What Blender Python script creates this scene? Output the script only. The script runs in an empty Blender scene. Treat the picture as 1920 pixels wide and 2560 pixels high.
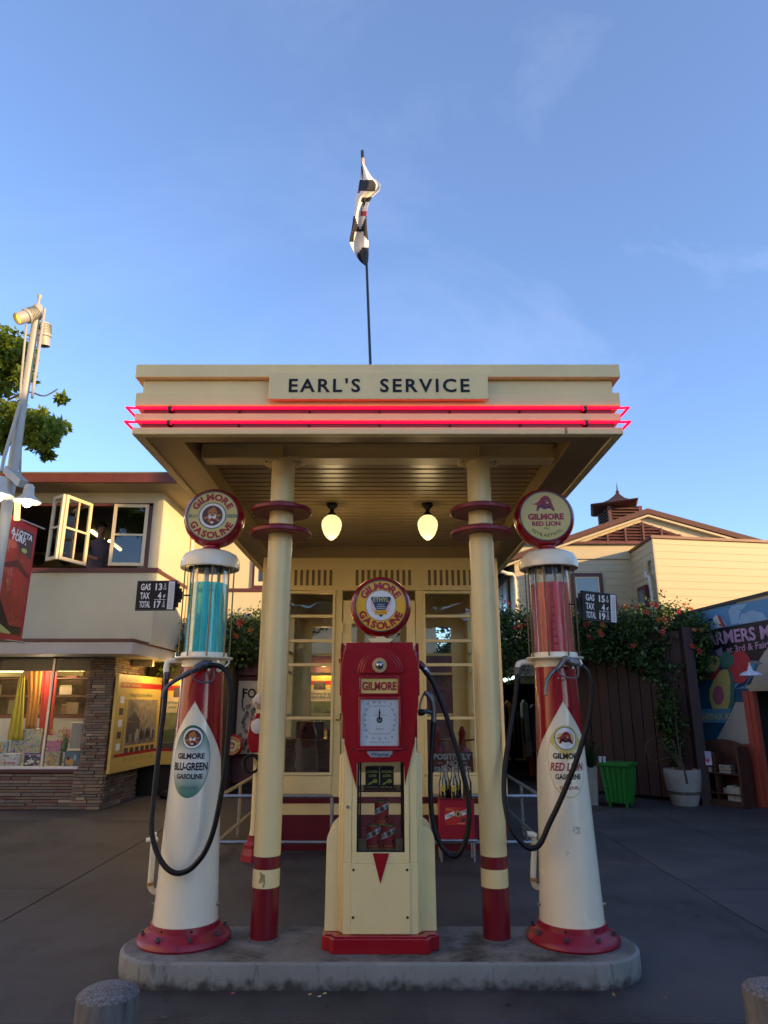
import bpy, bmesh, math, random
from mathutils import Vector, Matrix
random.seed(7)
S = bpy.context.scene
C = S.collection
R = math.radians

# ------------------------------------------------------------------ camera
TH = R(15.7); CAMH = 1.55; FPX = 1704.0
cam = bpy.data.cameras.new('camera'); camo = bpy.data.objects.new('camera', cam); C.objects.link(camo)
camo.location = (0, 0, CAMH); camo.rotation_euler = (R(90) + TH, 0, 0)
cam.sensor_fit = 'VERTICAL'; cam.sensor_height = 9.6; cam.lens = FPX / 2560 * 9.6
cam.clip_start = 0.05; cam.clip_end = 500
cam.dof.use_dof = True; cam.dof.focus_distance = 4.7; cam.dof.aperture_fstop = 1.7
S.camera = camo

# ------------------------------------------------------------------ world, sun, exposure
SUN_D = Vector((0.85, -0.50, 0.200)).normalized()
el = math.asin(SUN_D.z); az = math.atan2(SUN_D.x, SUN_D.y)
w = bpy.data.worlds.new('World'); S.world = w; w.use_nodes = True
nt = w.node_tree; nt.nodes.clear()
def wn(t, **k):
    n = nt.nodes.new(t)
    for a, b in k.items(): setattr(n, a, b)
    return n
sky = wn('ShaderNodeTexSky', sky_type='NISHITA', sun_disc=False, sun_elevation=el, sun_rotation=az)
sky.air_density = 1.0; sky.dust_density = 0.2; sky.ozone_density = 3.0; sky.altitude = 60
bg = wn('ShaderNodeBackground'); bg.inputs['Strength'].default_value = 0.115
tc = wn('ShaderNodeTexCoord'); mp = wn('ShaderNodeMapping'); mp.inputs['Rotation'].default_value = (R(12), R(38), R(20)); mp.inputs['Scale'].default_value = (1.0, 2.6, 2.0)
nz = wn('ShaderNodeTexNoise'); nz.inputs['Scale'].default_value = 1.3; nz.inputs['Detail'].default_value = 9; nz.inputs['Roughness'].default_value = 0.62; nz.inputs['Distortion'].default_value = 0.5
cr = wn('ShaderNodeValToRGB'); cr.color_ramp.elements[0].position = 0.52; cr.color_ramp.elements[1].position = 0.98
cr.color_ramp.elements[1].color = (0.15, 0.15, 0.15, 1); cr.color_ramp.elements[0].color = (0.0, 0.0, 0.0, 1)
mx = wn('ShaderNodeMix', data_type='RGBA'); mx.inputs['B'].default_value = (6.2, 6.6, 7.6, 1)
tint = wn('ShaderNodeMix', data_type='RGBA', blend_type='MULTIPLY'); tint.inputs['Factor'].default_value = 1.0
tint.inputs['B'].default_value = (0.97, 1.0, 1.17, 1)
ow = wn('ShaderNodeOutputWorld'); L = nt.links.new
L(tc.outputs['Generated'], mp.inputs['Vector']); L(mp.outputs[0], nz.inputs['Vector']); L(nz.outputs['Fac'], cr.inputs[0])
L(sky.outputs[0], tint.inputs['A']); L(tint.outputs['Result'], mx.inputs['A']); sx = wn('ShaderNodeSeparateXYZ'); L(tc.outputs['Generated'], sx.inputs[0])
mk = wn('ShaderNodeMapRange'); mk.inputs['From Min'].default_value = -0.15; mk.inputs['From Max'].default_value = 0.5; mk.inputs['To Min'].default_value = 0.35; mk.inputs['To Max'].default_value = 1.5; L(sx.outputs['X'], mk.inputs['Value'])
ml = wn('ShaderNodeMath', operation='MULTIPLY_ADD'); ml.inputs[2].default_value = 0.034; L(cr.outputs[0], ml.inputs[0]); L(mk.outputs[0], ml.inputs[1]); L(ml.outputs[0], mx.inputs['Factor'])
L(mx.outputs['Result'], bg.inputs[0]); L(bg.outputs[0], ow.inputs[0])
sun = bpy.data.lights.new('sun', 'SUN'); sun.energy = 3.1; sun.angle = R(0.5); sun.color = (1.0, 0.62, 0.25)
suno = bpy.data.objects.new('sun', sun); C.objects.link(suno)
suno.rotation_euler = (-SUN_D).to_track_quat('-Z', 'Y').to_euler()
S.view_settings.view_transform = 'Standard'; S.view_settings.look = 'None'; S.view_settings.gamma = 1
S.view_settings.use_curve_mapping = False; S.view_settings.exposure = 1.55

# ------------------------------------------------------------------ helpers
def at(u, v, Y):
    """world point at depth Y seen at photo pixel u, v (1920 x 2560)"""
    a = (u - 960) / FPX; b = (1280 - v) / FPX
    t = Y / (math.cos(TH) - b * math.sin(TH))
    return Vector((a * t, Y, CAMH + (math.sin(TH) + b * math.cos(TH)) * t))
def wpx(n, v, Y):
    b = (1280 - v) / FPX
    return n / FPX * Y / (math.cos(TH) - b * math.sin(TH))

MATS = {}
def M(name, col, rough=0.5, metal=0.0, var=0.12, scale=3.0, bump=0.0, bscale=60.0, coat=0.0, stretch=(1, 1, 1), trans=0.0, dirt=None, spec=0.5):
    if name in MATS: return MATS[name]
    m = bpy.data.materials.new(name); m.use_nodes = True; MATS[name] = m
    t = m.node_tree; n = t.nodes; l = t.links.new; p = n['Principled BSDF']
    p.inputs['Roughness'].default_value = rough; p.inputs['Metallic'].default_value = metal
    p.inputs['Coat Weight'].default_value = coat; p.inputs['Transmission Weight'].default_value = trans
    p.inputs['Specular IOR Level'].default_value = spec
    c4 = (*col, 1)
    tcn = n.new('ShaderNodeTexCoord'); mpn = n.new('ShaderNodeMapping'); mpn.inputs['Scale'].default_value = stretch
    l(tcn.outputs['Object'], mpn.inputs['Vector'])
    nn = n.new('ShaderNodeTexNoise'); nn.inputs['Scale'].default_value = scale; nn.inputs['Detail'].default_value = 6; nn.inputs['Roughness'].default_value = 0.6
    l(mpn.outputs[0], nn.inputs['Vector'])
    mr = n.new('ShaderNodeMapRange'); mr.inputs['From Min'].default_value = 0.3; mr.inputs['From Max'].default_value = 0.7
    mr.inputs['To Min'].default_value = 1 - var; mr.inputs['To Max'].default_value = 1 + var
    l(nn.outputs['Fac'], mr.inputs['Value'])
    mu = n.new('ShaderNodeMix'); mu.data_type = 'RGBA'; mu.blend_type = 'MULTIPLY'; mu.inputs['Factor'].default_value = 1
    mu.inputs['A'].default_value = c4; l(mr.outputs[0], mu.inputs['B'])
    out = mu.outputs['Result']
    if dirt:
        dc, dscale, lo, hi, dst = dirt
        mp2 = n.new('ShaderNodeMapping'); mp2.inputs['Scale'].default_value = dst; l(tcn.outputs['Object'], mp2.inputs['Vector'])
        n2 = n.new('ShaderNodeTexNoise'); n2.inputs['Scale'].default_value = dscale; n2.inputs['Detail'].default_value = 8; n2.inputs['Roughness'].default_value = 0.7
        l(mp2.outputs[0], n2.inputs['Vector'])
        r2 = n.new('ShaderNodeMapRange'); r2.inputs['From Min'].default_value = lo; r2.inputs['From Max'].default_value = hi; l(n2.outputs['Fac'], r2.inputs['Value'])
        m2 = n.new('ShaderNodeMix'); m2.data_type = 'RGBA'; m2.inputs['B'].default_value = (*dc, 1); l(out, m2.inputs['A']); l(r2.outputs[0], m2.inputs['Factor'])
        out = m2.outputs['Result']
    l(out, p.inputs['Base Color'])
    rr = n.new('ShaderNodeMapRange'); rr.inputs['To Min'].default_value = max(0, rough - 0.08); rr.inputs['To Max'].default_value = min(1, rough + 0.1)
    l(nn.outputs['Fac'], rr.inputs['Value']); l(rr.outputs[0], p.inputs['Roughness'])
    if bump:
        nb = n.new('ShaderNodeTexNoise'); nb.inputs['Scale'].default_value = bscale; nb.inputs['Detail'].default_value = 5
        l(mpn.outputs[0], nb.inputs['Vector'])
        bp = n.new('ShaderNodeBump'); bp.inputs['Strength'].default_value = bump; bp.inputs['Distance'].default_value = 0.02
        l(nb.outputs['Fac'], bp.inputs['Height']); l(bp.outputs[0], p.inputs['Normal'])
    return m
def EM(name, col, st):
    if name in MATS: return MATS[name]
    m = bpy.data.materials.new(name); m.use_nodes = True; MATS[name] = m
    p = m.node_tree.nodes['Principled BSDF']; p.inputs['Base Color'].default_value = (*col, 1)
    p.inputs['Emission Color'].default_value = (*col, 1); p.inputs['Emission Strength'].default_value = st
    return m
def GL(name, tintc=(0.9, 0.95, 0.94), refl=1.0, wob=0.0):
    if name in MATS: return MATS[name]
    m = bpy.data.materials.new(name); m.use_nodes = True; MATS[name] = m
    t = m.node_tree; n = t.nodes; l = t.links.new
    n.remove(n['Principled BSDF'])
    tr = n.new('ShaderNodeBsdfTransparent'); tr.inputs[0].default_value = (*tintc, 1)
    g = n.new('ShaderNodeBsdfGlossy'); g.inputs['Roughness'].default_value = 0.01
    f = n.new('ShaderNodeFresnel'); f.inputs['IOR'].default_value = 1.5
    mm = n.new('ShaderNodeMath'); mm.operation = 'MULTIPLY'; mm.inputs[1].default_value = refl; l(f.outputs[0], mm.inputs[0])
    if wob:
        nb = n.new('ShaderNodeTexNoise'); nb.inputs['Scale'].default_value = 2.2
        tcn = n.new('ShaderNodeTexCoord'); l(tcn.outputs['Object'], nb.inputs['Vector'])
        bp = n.new('ShaderNodeBump'); bp.inputs['Strength'].default_value = wob; bp.inputs['Distance'].default_value = 0.05
        l(nb.outputs['Fac'], bp.inputs['Height']); l(bp.outputs[0], g.inputs['Normal'])
    mi = n.new('ShaderNodeMixShader'); l(mm.outputs[0], mi.inputs[0]); l(tr.outputs[0], mi.inputs[1]); l(g.outputs[0], mi.inputs[2])
    l(mi.outputs[0], n['Material Output'].inputs[0])
    return m
def LIQ(name, col, tcol):
    m = bpy.data.materials.new(name); m.use_nodes = True; MATS[name] = m
    t = m.node_tree; n = t.nodes; l = t.links.new; p = n['Principled BSDF']
    p.inputs['Roughness'].default_value = 0.12; p.inputs['Base Color'].default_value = (*col, 1)
    tr = n.new('ShaderNodeBsdfTransparent'); tr.inputs[0].default_value = (*tcol, 1)
    tl = n.new('ShaderNodeBsdfTranslucent'); tl.inputs[0].default_value = (*col, 1)
    tcn = n.new('ShaderNodeTexCoord'); mpn = n.new('ShaderNodeMapping'); mpn.inputs['Scale'].default_value = (22, 22, 1.3)
    l(tcn.outputs['Object'], mpn.inputs['Vector'])
    nb = n.new('ShaderNodeTexNoise'); nb.inputs['Scale'].default_value = 1.0; nb.inputs['Detail'].default_value = 4; nb.inputs['Distortion'].default_value = .6; l(mpn.outputs[0], nb.inputs['Vector'])
    bp = n.new('ShaderNodeBump'); bp.inputs['Strength'].default_value = 0.9; bp.inputs['Distance'].default_value = 0.03
    l(nb.outputs['Fac'], bp.inputs['Height']); l(bp.outputs[0], p.inputs['Normal'])
    mr = n.new('ShaderNodeMapRange'); mr.inputs['From Min'].default_value = .38; mr.inputs['From Max'].default_value = .62; mr.inputs['To Min'].default_value = .30; mr.inputs['To Max'].default_value = .97; l(nb.outputs['Fac'], mr.inputs['Value'])  # streaks mix opaque colour in to imitate light refracting through the liquid
    m1 = n.new('ShaderNodeMixShader'); m1.inputs[0].default_value = .3; l(p.outputs[0], m1.inputs[1]); l(tl.outputs[0], m1.inputs[2])
    m2 = n.new('ShaderNodeMixShader'); l(mr.outputs[0], m2.inputs[0]); l(tr.outputs[0], m2.inputs[1]); l(m1.outputs[0], m2.inputs[2])
    l(m2.outputs[0], n['Material Output'].inputs[0]); return m

cream = M('cream_paint', (0.79, 0.65, 0.31), 0.34, var=0.06, scale=2.5, bump=0.04, bscale=30, dirt=((0.33, 0.25, 0.12), 3.0, 0.66, 0.9, (1, 1, 0.35)))
creamw = M('cream_wall_paint', (0.76, 0.61, 0.27), 0.4, var=0.07, scale=2.0, bump=0.04)
ivory = M('ivory_enamel', (0.82, 0.765, 0.575), 0.25, var=0.05, scale=2.0, coat=0.3, dirt=((0.38, 0.28, 0.15), 3.5, 0.66, 0.92, (1, 1, 0.4)))
red = M('red_enamel', (0.30, 0.003, 0.010), 0.22, var=0.08, scale=4, coat=0.5)
dred = M('maroon_enamel', (0.17, 0.004, 0.014), 0.3, var=0.12, scale=4, coat=0.25)
mar = M('maroon_paint', (0.11, 0.004, 0.012), 0.4, var=0.12)
magr = M('worn_red_paint', (0.27, 0.006, 0.025), 0.38, var=0.25, scale=8, dirt=((0.09, 0.012, 0.02), 7, 0.52, 0.72, (1, 1, 1)))
black = M('black_rubber', (0.005, 0.005, 0.006), 0.42, var=0.2, spec=.3)
blk = M('black_enamel', (0.006, 0.006, 0.008), 0.4, spec=.3)
ink = M('black_ink', (0.008, 0.009, 0.012), 0.5, spec=.3)
steel = M('galvanised_steel', (0.36, 0.37, 0.40), 0.35, 0.9, var=0.2, scale=20)
iron = M('dark_cast_metal', (0.10, 0.105, 0.115), 0.38, 0.6, var=0.2, scale=20)
alum = M('aluminium', (0.5, 0.5, 0.5), 0.35, 0.85)
yel = M('yellow_print', (0.78, 0.42, 0.01), 0.4, var=0.04)
pyel = M('pale_yellow_print', (0.62, 0.52, 0.16), 0.3, var=0.05)
wht = M('white_print', (0.75, 0.76, 0.76), 0.4, var=0.03)
redp = M('red_print', (0.33, 0.008, 0.014), 0.45, var=0.04)
navy = M('navy_print', (0.02, 0.05, 0.10), 0.45)
green = M('green_print', (0.02, 0.13, 0.10), 0.45)
brass = M('brass', (0.35, 0.24, 0.10), 0.35, 0.8)
glass = GL('window_glass', (0.90, 0.93, 0.92), 1.3, 0.15)
sglass = GL('shop_glass', (0.97, 0.98, 0.97), 0.3, 0.1)
cglass = GL('clear_glass', (0.98, 0.99, 0.99), .9)
brown = M('brown_paint', (0.11, 0.028, 0.02), 0.5, var=0.2, scale=5)
trimm = M('purple_brown_trim', (0.085, 0.022, 0.026), 0.5, var=0.15)
wood = M('brown_wood', (0.17, 0.07, 0.03), 0.45, var=0.35, scale=4, stretch=(1, 1, 8))
dark = M('dark_interior', (0.012, 0.010, 0.010), 0.9)

class MB:
    def __init__(s): s.v = []; s.f = []; s.m = []; s.mi = []
    def mat(s, m):
        if m not in s.m: s.m.append(m)
        return s.m.index(m)
    def add(s, vs, fs, m):
        o = len(s.v); k = s.mat(m)
        s.v += [tuple(x) for x in vs]
        for f in fs: s.f.append(tuple(i + o for i in f)); s.mi.append(k)
        return s
    def box(s, x0, x1, y0, y1, z0, z1, m):
        vs = [(x, y, z) for z in (z0, z1) for y in (y0, y1) for x in (x0, x1)]
        return s.add(vs, [(0, 2, 3, 1), (4, 5, 7, 6), (0, 1, 5, 4), (2, 6, 7, 3), (0, 4, 6, 2), (1, 3, 7, 5)], m)
    def hexa(s, a, b, c, d, n, m):
        """slab: quad a b c d extruded by vector n"""
        q = [Vector(p) for p in (a, b, c, d)]; n = Vector(n); vs = q + [p + n for p in q]
        return s.add(vs, [(0, 1, 2, 3), (7, 6, 5, 4), (0, 4, 5, 1), (1, 5, 6, 2), (2, 6, 7, 3), (3, 7, 4, 0)], m)
    def bar(s, p, q, wd, m, hd=None):
        p = Vector(p); q = Vector(q); d = (q - p).normalized(); hd = hd or wd
        up = Vector((0, 0, 1)) if abs(d.z) < 0.95 else Vector((0, 1, 0))
        a = d.cross(up).normalized() * wd / 2; b = a.normalized().cross(d).normalized() * hd / 2
        return s.hexa(p - a - b, p + a - b, p + a + b, p - a + b, q - p, m)
    def prism(s, pts, y0, y1, m, axis='y'):
        n = len(pts)
        if axis == 'y': f = [(x, y0, z) for x, z in pts]; b = [(x, y1, z) for x, z in pts]
        elif axis == 'z': f = [(x, y, y0) for x, y in pts]; b = [(x, y, y1) for x, y in pts]
        else: f = [(y0, y, z) for y, z in pts]; b = [(y1, y, z) for y, z in pts]
        return s.add(f + b, [tuple(range(n)), tuple(range(2 * n - 1, n - 1, -1))] + [(i, i + n, (i + 1) % n + n, (i + 1) % n) for i in range(n)], m)
    def lathe(s, c, prof, m, seg=32, axis='z', a0=0, a1=None):
        c = Vector(c); full = a1 is None; a1 = math.tau if full else a1
        vs = []; fs = []; n = len(prof); ns = seg if full else seg + 1
        for i in range(ns):
            a = a0 + (a1 - a0) * i / seg; ca, sa = math.cos(a), math.sin(a)
            for r, h in prof:
                if axis == 'z': p = (r * ca, r * sa, h)
                elif axis == 'y': p = (r * ca, h, r * sa)
                else: p = (h, r * ca, r * sa)
                vs.append(c + Vector(p))
        for i in range(seg):
            j = (i + 1) % ns
            for k in range(n - 1):
                a, b, d, e = i * n + k, j * n + k, j * n + k + 1, i * n + k + 1
                if prof[k][0] < 1e-6: fs.append((a, d, e))
                elif prof[k + 1][0] < 1e-6: fs.append((a, b, e))
                else: fs.append((a, b, d, e))
        return s.add(vs, fs, m)
    def tube(s, pts, r, m, seg=10, smooth=0, rs=None):
        P = [Vector(p) for p in pts]
        if smooth:
            Q = []
            for i in range(len(P) - 1):
                p0 = P[max(i - 1, 0)]; p1 = P[i]; p2 = P[i + 1]; p3 = P[min(i + 2, len(P) - 1)]
                for k in range(smooth):
                    t = k / smooth
                    Q.append(0.5 * ((2 * p1) + (p2 - p0) * t + (2 * p0 - 5 * p1 + 4 * p2 - p3) * t * t + (3 * p1 - p0 - 3 * p2 + p3) * t ** 3))
            Q.append(P[-1]); P = Q
        n = len(P); vs = []; fs = []; prev = None
        for i, p in enumerate(P):
            d = (P[min(i + 1, n - 1)] - P[max(i - 1, 0)]).normalized()
            if prev is None:
                up = Vector((0, 0, 1)) if abs(d.z) < 0.9 else Vector((0, 1, 0)); a = d.cross(up).normalized()
            else: a = (prev - d * prev.dot(d)).normalized()
            prev = a; b = d.cross(a); rr = rs[min(int(i / max(smooth, 1)), len(rs) - 1)] if rs else r
            for k in range(seg):
                t = math.tau * k / seg; vs.append(p + (a * math.cos(t) + b * math.sin(t)) * rr)
        for i in range(n - 1):
            for k in range(seg):
                fs.append((i * seg + k, i * seg + (k + 1) % seg, (i + 1) * seg + (k + 1) % seg, (i + 1) * seg + k))
        fs.append(tuple(range(seg - 1, -1, -1))); fs.append(tuple((n - 1) * seg + k for k in range(seg)))
        return s.add(vs, fs, m)
    def grid(s, fn, nu, nv, m):
        vs = [fn(i / nu, j / nv) for j in range(nv + 1) for i in range(nu + 1)]
        fs = [(j * (nu + 1) + i, j * (nu + 1) + i + 1, (j + 1) * (nu + 1) + i + 1, (j + 1) * (nu + 1) + i) for j in range(nv) for i in range(nu)]
        return s.add(vs, fs, m)
    # ---- flat print, laid on a surface through a map f(u, v, layer)
    def ell(s, f, cu, cv, ru, rv, m, lay=0, rings=3, seg=32, a0=0, a1=math.tau, inner=0.0):
        vs = []; fs = []; ns = seg + 1
        for j in range(rings + 1):
            q = inner + (1 - inner) * j / rings
            for i in range(ns):
                a = a0 + (a1 - a0) * i / seg
                vs.append(f(cu + ru * q * math.cos(a), cv + rv * q * math.sin(a), lay))
        for j in range(rings):
            for i in range(seg): fs.append((j * ns + i, (j + 1) * ns + i, (j + 1) * ns + i + 1, j * ns + i + 1))
        return s.add(vs, fs, m)
    def poly(s, f, pts, m, lay=0):
        return s.add([f(u, v, lay) for u, v in pts], [tuple(range(len(pts)))], m)
    def rect(s, f, u0, u1, v0, v1, m, lay=0, n=1):
        return s.grid(lambda a, b: f(u0 + (u1 - u0) * a, v0 + (v1 - v0) * b, lay), n, 1, m)
    def text(s, f, st, cu, cv, h, m, lay=1, width=None, bold=0.03, shear=0, align='C', space=1.0):
        vs, fs, wd = text2d(st, bold, shear, space)
        k = h; kx = h if width is None else width / max(wd, 1e-6)
        off = {'C': -wd / 2, 'L': 0, 'R': -wd}[align]
        return s.add([f(cu + (x + off) * kx, cv + (y - 0.5) * k, lay) for x, y in vs], fs, m)
    def arc(s, f, st, cu, cv, r, h, m, mid, span, lay=1, bold=0.04, flip=False, wk=1.0):
        """letters along a circle; mid and span in radians, flip = reads along the bottom"""
        ws = [text2d(ch, bold, 0, 1)[2] if ch != ' ' else .4 for ch in st]; gap = sum(ws) * .16 / len(ws); tot = sum(ws) + gap * (len(ws) - 1) - (ws[0] + ws[-1]) / 2; run = -ws[0] / 2
        for i, ch in enumerate(st):
            run += ws[i] / 2; t = run / tot - .5; run += ws[i] / 2 + gap
            if ch == ' ': continue
            a = mid - span * t if not flip else mid + span * t
            vs, fs, wd = text2d(ch, bold, 0, 1)
            rot = a - math.pi / 2 if not flip else a + math.pi / 2
            ca, sa = math.cos(rot), math.sin(rot); px, py = cu + r * math.cos(a), cv + r * math.sin(a)
            s.add([f(px + (x - wd / 2) * h * wk * ca - (y - 0.5) * h * sa, py + (x - wd / 2) * h * wk * sa + (y - 0.5) * h * ca, lay) for x, y in vs], fs, m)
    def build(s, name, parent=None, sharp=35, bevel=0, kind=None, label=None):
        o0 = W.get(parent, Vector((0, 0, 0)))
        me = bpy.data.meshes.new(name); me.from_pydata([(v[0] - o0[0], v[1] - o0[1], v[2] - o0[2]) for v in s.v], [], s.f)
        for m in s.m: me.materials.append(m)
        me.polygons.foreach_set('material_index', s.mi)
        me.polygons.foreach_set('use_smooth', [True] * len(s.f)); me.update()
        me.set_sharp_from_angle(angle=R(sharp))
        o = bpy.data.objects.new(name, me); C.objects.link(o)
        if parent: o.parent = parent
        W[o] = o0
        if bevel:
            b = o.modifiers.new('bevel', 'BEVEL'); b.width = bevel; b.segments = 2; b.limit_method = 'ANGLE'; b.harden_normals = False
        if kind: o['kind'] = kind
        if label: o['label'] = label
        return o
W = {}
TX = {}
def text2d(st, bold, shear, space):
    key = (st, bold, shear, space)
    if key in TX: return TX[key]
    cu = bpy.data.curves.new('t', 'FONT'); cu.body = st; cu.size = 1.37; cu.offset = bold * 0.55; cu.shear = shear; cu.resolution_u = 3; cu.space_character = space
    ob = bpy.data.objects.new('t', cu); C.objects.link(ob)
    dg = bpy.context.evaluated_depsgraph_get(); me = bpy.data.meshes.new_from_object(ob.evaluated_get(dg))
    xs = [v.co.x for v in me.vertices]; x0 = min(xs) if xs else 0; x1 = max(xs) if xs else 1
    r = ([(v.co.x - x0, v.co.y) for v in me.vertices], [tuple(p.vertices) for p in me.polygons], x1 - x0)
    bpy.data.objects.remove(ob); bpy.data.meshes.remove(me); bpy.data.curves.remove(cu)
    TX[key] = r; return r
def plane(o, ex, ey, n, k=0.0012):
    o = Vector(o); ex = Vector(ex).normalized(); ey = Vector(ey).normalized(); n = Vector(n).normalized()
    return lambda u, v, l: o + ex * u + ey * v + n * (l * k)
def thing(name, label, cat, loc=(0, 0, 0), group=None, kind=None):
    o = bpy.data.objects.new(name, None); C.objects.link(o); o.location = loc; o.empty_display_size = 0.1
    W[o] = Vector(loc); o['label'] = label; o['category'] = cat
    if group: o['group'] = group
    if kind: o['kind'] = kind
    return o
def tag(o, label, cat, group=None):
    o['label'] = label; o['category'] = cat
    if group: o['group'] = group
    return o
UC = {}
def piece(name, parent, m, c, s, rz=0, ry=0):
    """shared unit cube scaled into one piece"""
    if m not in UC:
        b = MB().box(-.5, .5, -.5, .5, -.5, .5, m); me = bpy.data.meshes.new('piece_mesh'); me.from_pydata(b.v, [], b.f); me.materials.append(m); UC[m] = me
    o = bpy.data.objects.new(name, UC[m]); C.objects.link(o); o.scale = s; o.rotation_euler = (0, ry, rz)
    o.location = Vector(c) - W.get(parent, Vector((0, 0, 0)))
    if parent: o.parent = parent
    return o
def copy_tree(o, delta, label=None, parent=None):
    c = o.copy(); C.objects.link(c)
    if parent: c.parent = parent
    else: c.location = o.location + Vector(delta)
    if label: c['label'] = label
    for ch in list(o.children): copy_tree(ch, delta, None, c)
    return c
def leafmat(name, col, tr=0.35):
    m = bpy.data.materials.new(name); m.use_nodes = True; t = m.node_tree; n = t.nodes; l = t.links.new; p = n['Principled BSDF']
    p.inputs['Roughness'].default_value = 0.5
    tcn = n.new('ShaderNodeTexCoord'); nn = n.new('ShaderNodeTexNoise'); nn.inputs['Scale'].default_value = 4; l(tcn.outputs['Object'], nn.inputs['Vector'])
    mr = n.new('ShaderNodeMapRange'); mr.inputs['To Min'].default_value = 0.5; mr.inputs['To Max'].default_value = 1.5; l(nn.outputs['Fac'], mr.inputs['Value'])
    mu = n.new('ShaderNodeMix'); mu.data_type = 'RGBA'; mu.blend_type = 'MULTIPLY'; mu.inputs['Factor'].default_value = 1; mu.inputs['A'].default_value = (*col, 1); l(mr.outputs[0], mu.inputs['B'])
    l(mu.outputs['Result'], p.inputs['Base Color'])
    ts = n.new('ShaderNodeBsdfTranslucent'); l(mu.outputs['Result'], ts.inputs[0])
    mi = n.new('ShaderNodeMixShader'); mi.inputs[0].default_value = tr; l(p.outputs[0], mi.inputs[1]); l(ts.outputs[0], mi.inputs[2])
    l(mi.outputs[0], n['Material Output'].inputs[0]); return m
LF = [leafmat('leaf_mid', (0.06, 0.115, 0.022)), leafmat('leaf_dark', (0.02, 0.05, 0.012)), leafmat('leaf_light', (0.11, 0.17, 0.025))]
def leaves(mb, pts, size, wts=(0.5, 0.3, 0.2), mats=None, droop=0.0):
    mats = mats or LF
    for p in pts:
        d = Vector((random.gauss(0, 1), random.gauss(0, 1), random.gauss(0, 0.8) - droop)).normalized()
        u = d.cross(Vector((random.gauss(0, 1), random.gauss(0, 1), random.gauss(0, 1)))).normalized()
        s = size * random.uniform(0.6, 1.35); p = Vector(p); nn = d.cross(u) * s * 0.12
        m = random.choices(mats, wts)[0]
        mb.add([p, p + d * s * .45 + u * s * .26 + nn, p + d * s, p + d * s * .45 - u * s * .26 + nn], [(0, 1, 2), (0, 2, 3)], m)
def clumps(boxes, per, rad):
    out = []
    for (x, y, z, r) in boxes:
        for _ in range(per):
            v = Vector((random.gauss(0, 1), random.gauss(0, 1), random.gauss(0, 1))).normalized() * r * (0.5 + 0.55 * random.random() ** 0.6)
            out.append((x + v.x, y + v.y * rad, z + v.z * 0.85))
    return out

# ================================================================== THE SETTING
def st(o): o['kind'] = 'structure'; return o
asph = M('dark_pavement', (0.048, 0.046, 0.046), 0.62, var=0.40, scale=0.7, bump=0.35, bscale=110, dirt=((0.016, 0.015, 0.015), 1.3, 0.46, 0.66, (1, .6, 1)))
asph2 = M('grey_slab', (0.056, 0.053, 0.052), 0.6, var=0.34, scale=1.0, bump=0.35, bscale=100, dirt=((0.022, 0.021, 0.021), 1.0, 0.46, 0.7, (.7, 1, 1)))
joint = M('joint_dirt', (0.012, 0.012, 0.012), 0.9)
g = MB(); g.box(-60, 60, -60, 120, -0.3, -0.02, joint)
ground = st(g.build('ground'))
def slab(x0, x1, y0, y1, m, name='paving_slab'):
    return MB().box(x0, x1, y0, y1, -0.018, 0.0 + random.uniform(-.0012, .0012), m).build(name, ground, bevel=0.004)
slab(-2.822, 2.692, -6, 4.0, asph); slab(-2.822, 2.692, 4.008, 8.9, asph); slab(-2.822, 2.692, 8.908, 14.5, asph); slab(-2.822, 2.692, 14.508, 40, asph)
ys = [-6, -2, 1.8, 3.0, 4.19, 5.38, 6.58, 7.78, 9.31, 10.84, 12.4, 14, 17, 22, 40]
for i in range(len(ys) - 1):
    for x0, x1 in ((2.70, 3.976), (3.984, 6.4), (6.408, 30)):
        slab(x0, x1, ys[i] + .006, ys[i + 1] - .002, asph2)
for x0, x1 in ((-6.9, -2.83), (-30, -6.908)):
    for y0, y1 in ((-6, 2), (2.006, 6.6), (6.606, 10.2), (10.206, 14.5), (14.506, 40)): slab(x0, x1, y0, y1, asph2 if y0 > 10 else asph)
slab(-30, 30, -60, -6.006, asph)

# pump island
conc = M('stained_concrete', (0.165, 0.162, 0.145), 0.7, var=0.35, scale=3.5, bump=0.4, bscale=55, dirt=((0.035, 0.032, 0.030), 2.3, 0.48, 0.66, (1.2, 1.2, 1.2)))
concs = M('stained_kerb_face', (0.20, 0.208, 0.192), 0.7, var=0.2, scale=2.2, bump=0.35, bscale=45, stretch=(1, 1, .4), dirt=((0.035, 0.033, 0.030), 15.0, 0.56, 0.74, (1.0, 1.0, 0.22)))
def foot_grime(m, h, col):
    """grime that climbs from the foot of a thing: real dirt, fixed to the object's own height"""
    t = m.node_tree; n = t.nodes; l = t.links.new; p = n['Principled BSDF']; src = p.inputs['Base Color'].links[0].from_socket
    tcn = n.new('ShaderNodeTexCoord'); sp = n.new('ShaderNodeSeparateXYZ'); l(tcn.outputs['Object'], sp.inputs[0])
    nn = n.new('ShaderNodeTexNoise'); nn.inputs['Scale'].default_value = 17; nn.inputs['Detail'].default_value = 10; l(tcn.outputs['Object'], nn.inputs['Vector'])
    a = n.new('ShaderNodeMath'); a.operation = 'MULTIPLY_ADD'; a.inputs[1].default_value = -h * 2.2; l(nn.outputs['Fac'], a.inputs[0]); l(sp.outputs['Z'], a.inputs[2])
    r = n.new('ShaderNodeMapRange'); r.inputs['From Min'].default_value = -h * 1.1; r.inputs['From Max'].default_value = -h * .3; r.inputs['To Min'].default_value = .9; r.inputs['To Max'].default_value = 0; l(a.outputs[0], r.inputs['Value'])
    x = n.new('ShaderNodeMix'); x.data_type = 'RGBA'; x.inputs['B'].default_value = (*col, 1); l(src, x.inputs['A']); l(r.outputs[0], x.inputs['Factor']); l(x.outputs['Result'], p.inputs['Base Color'])
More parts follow.
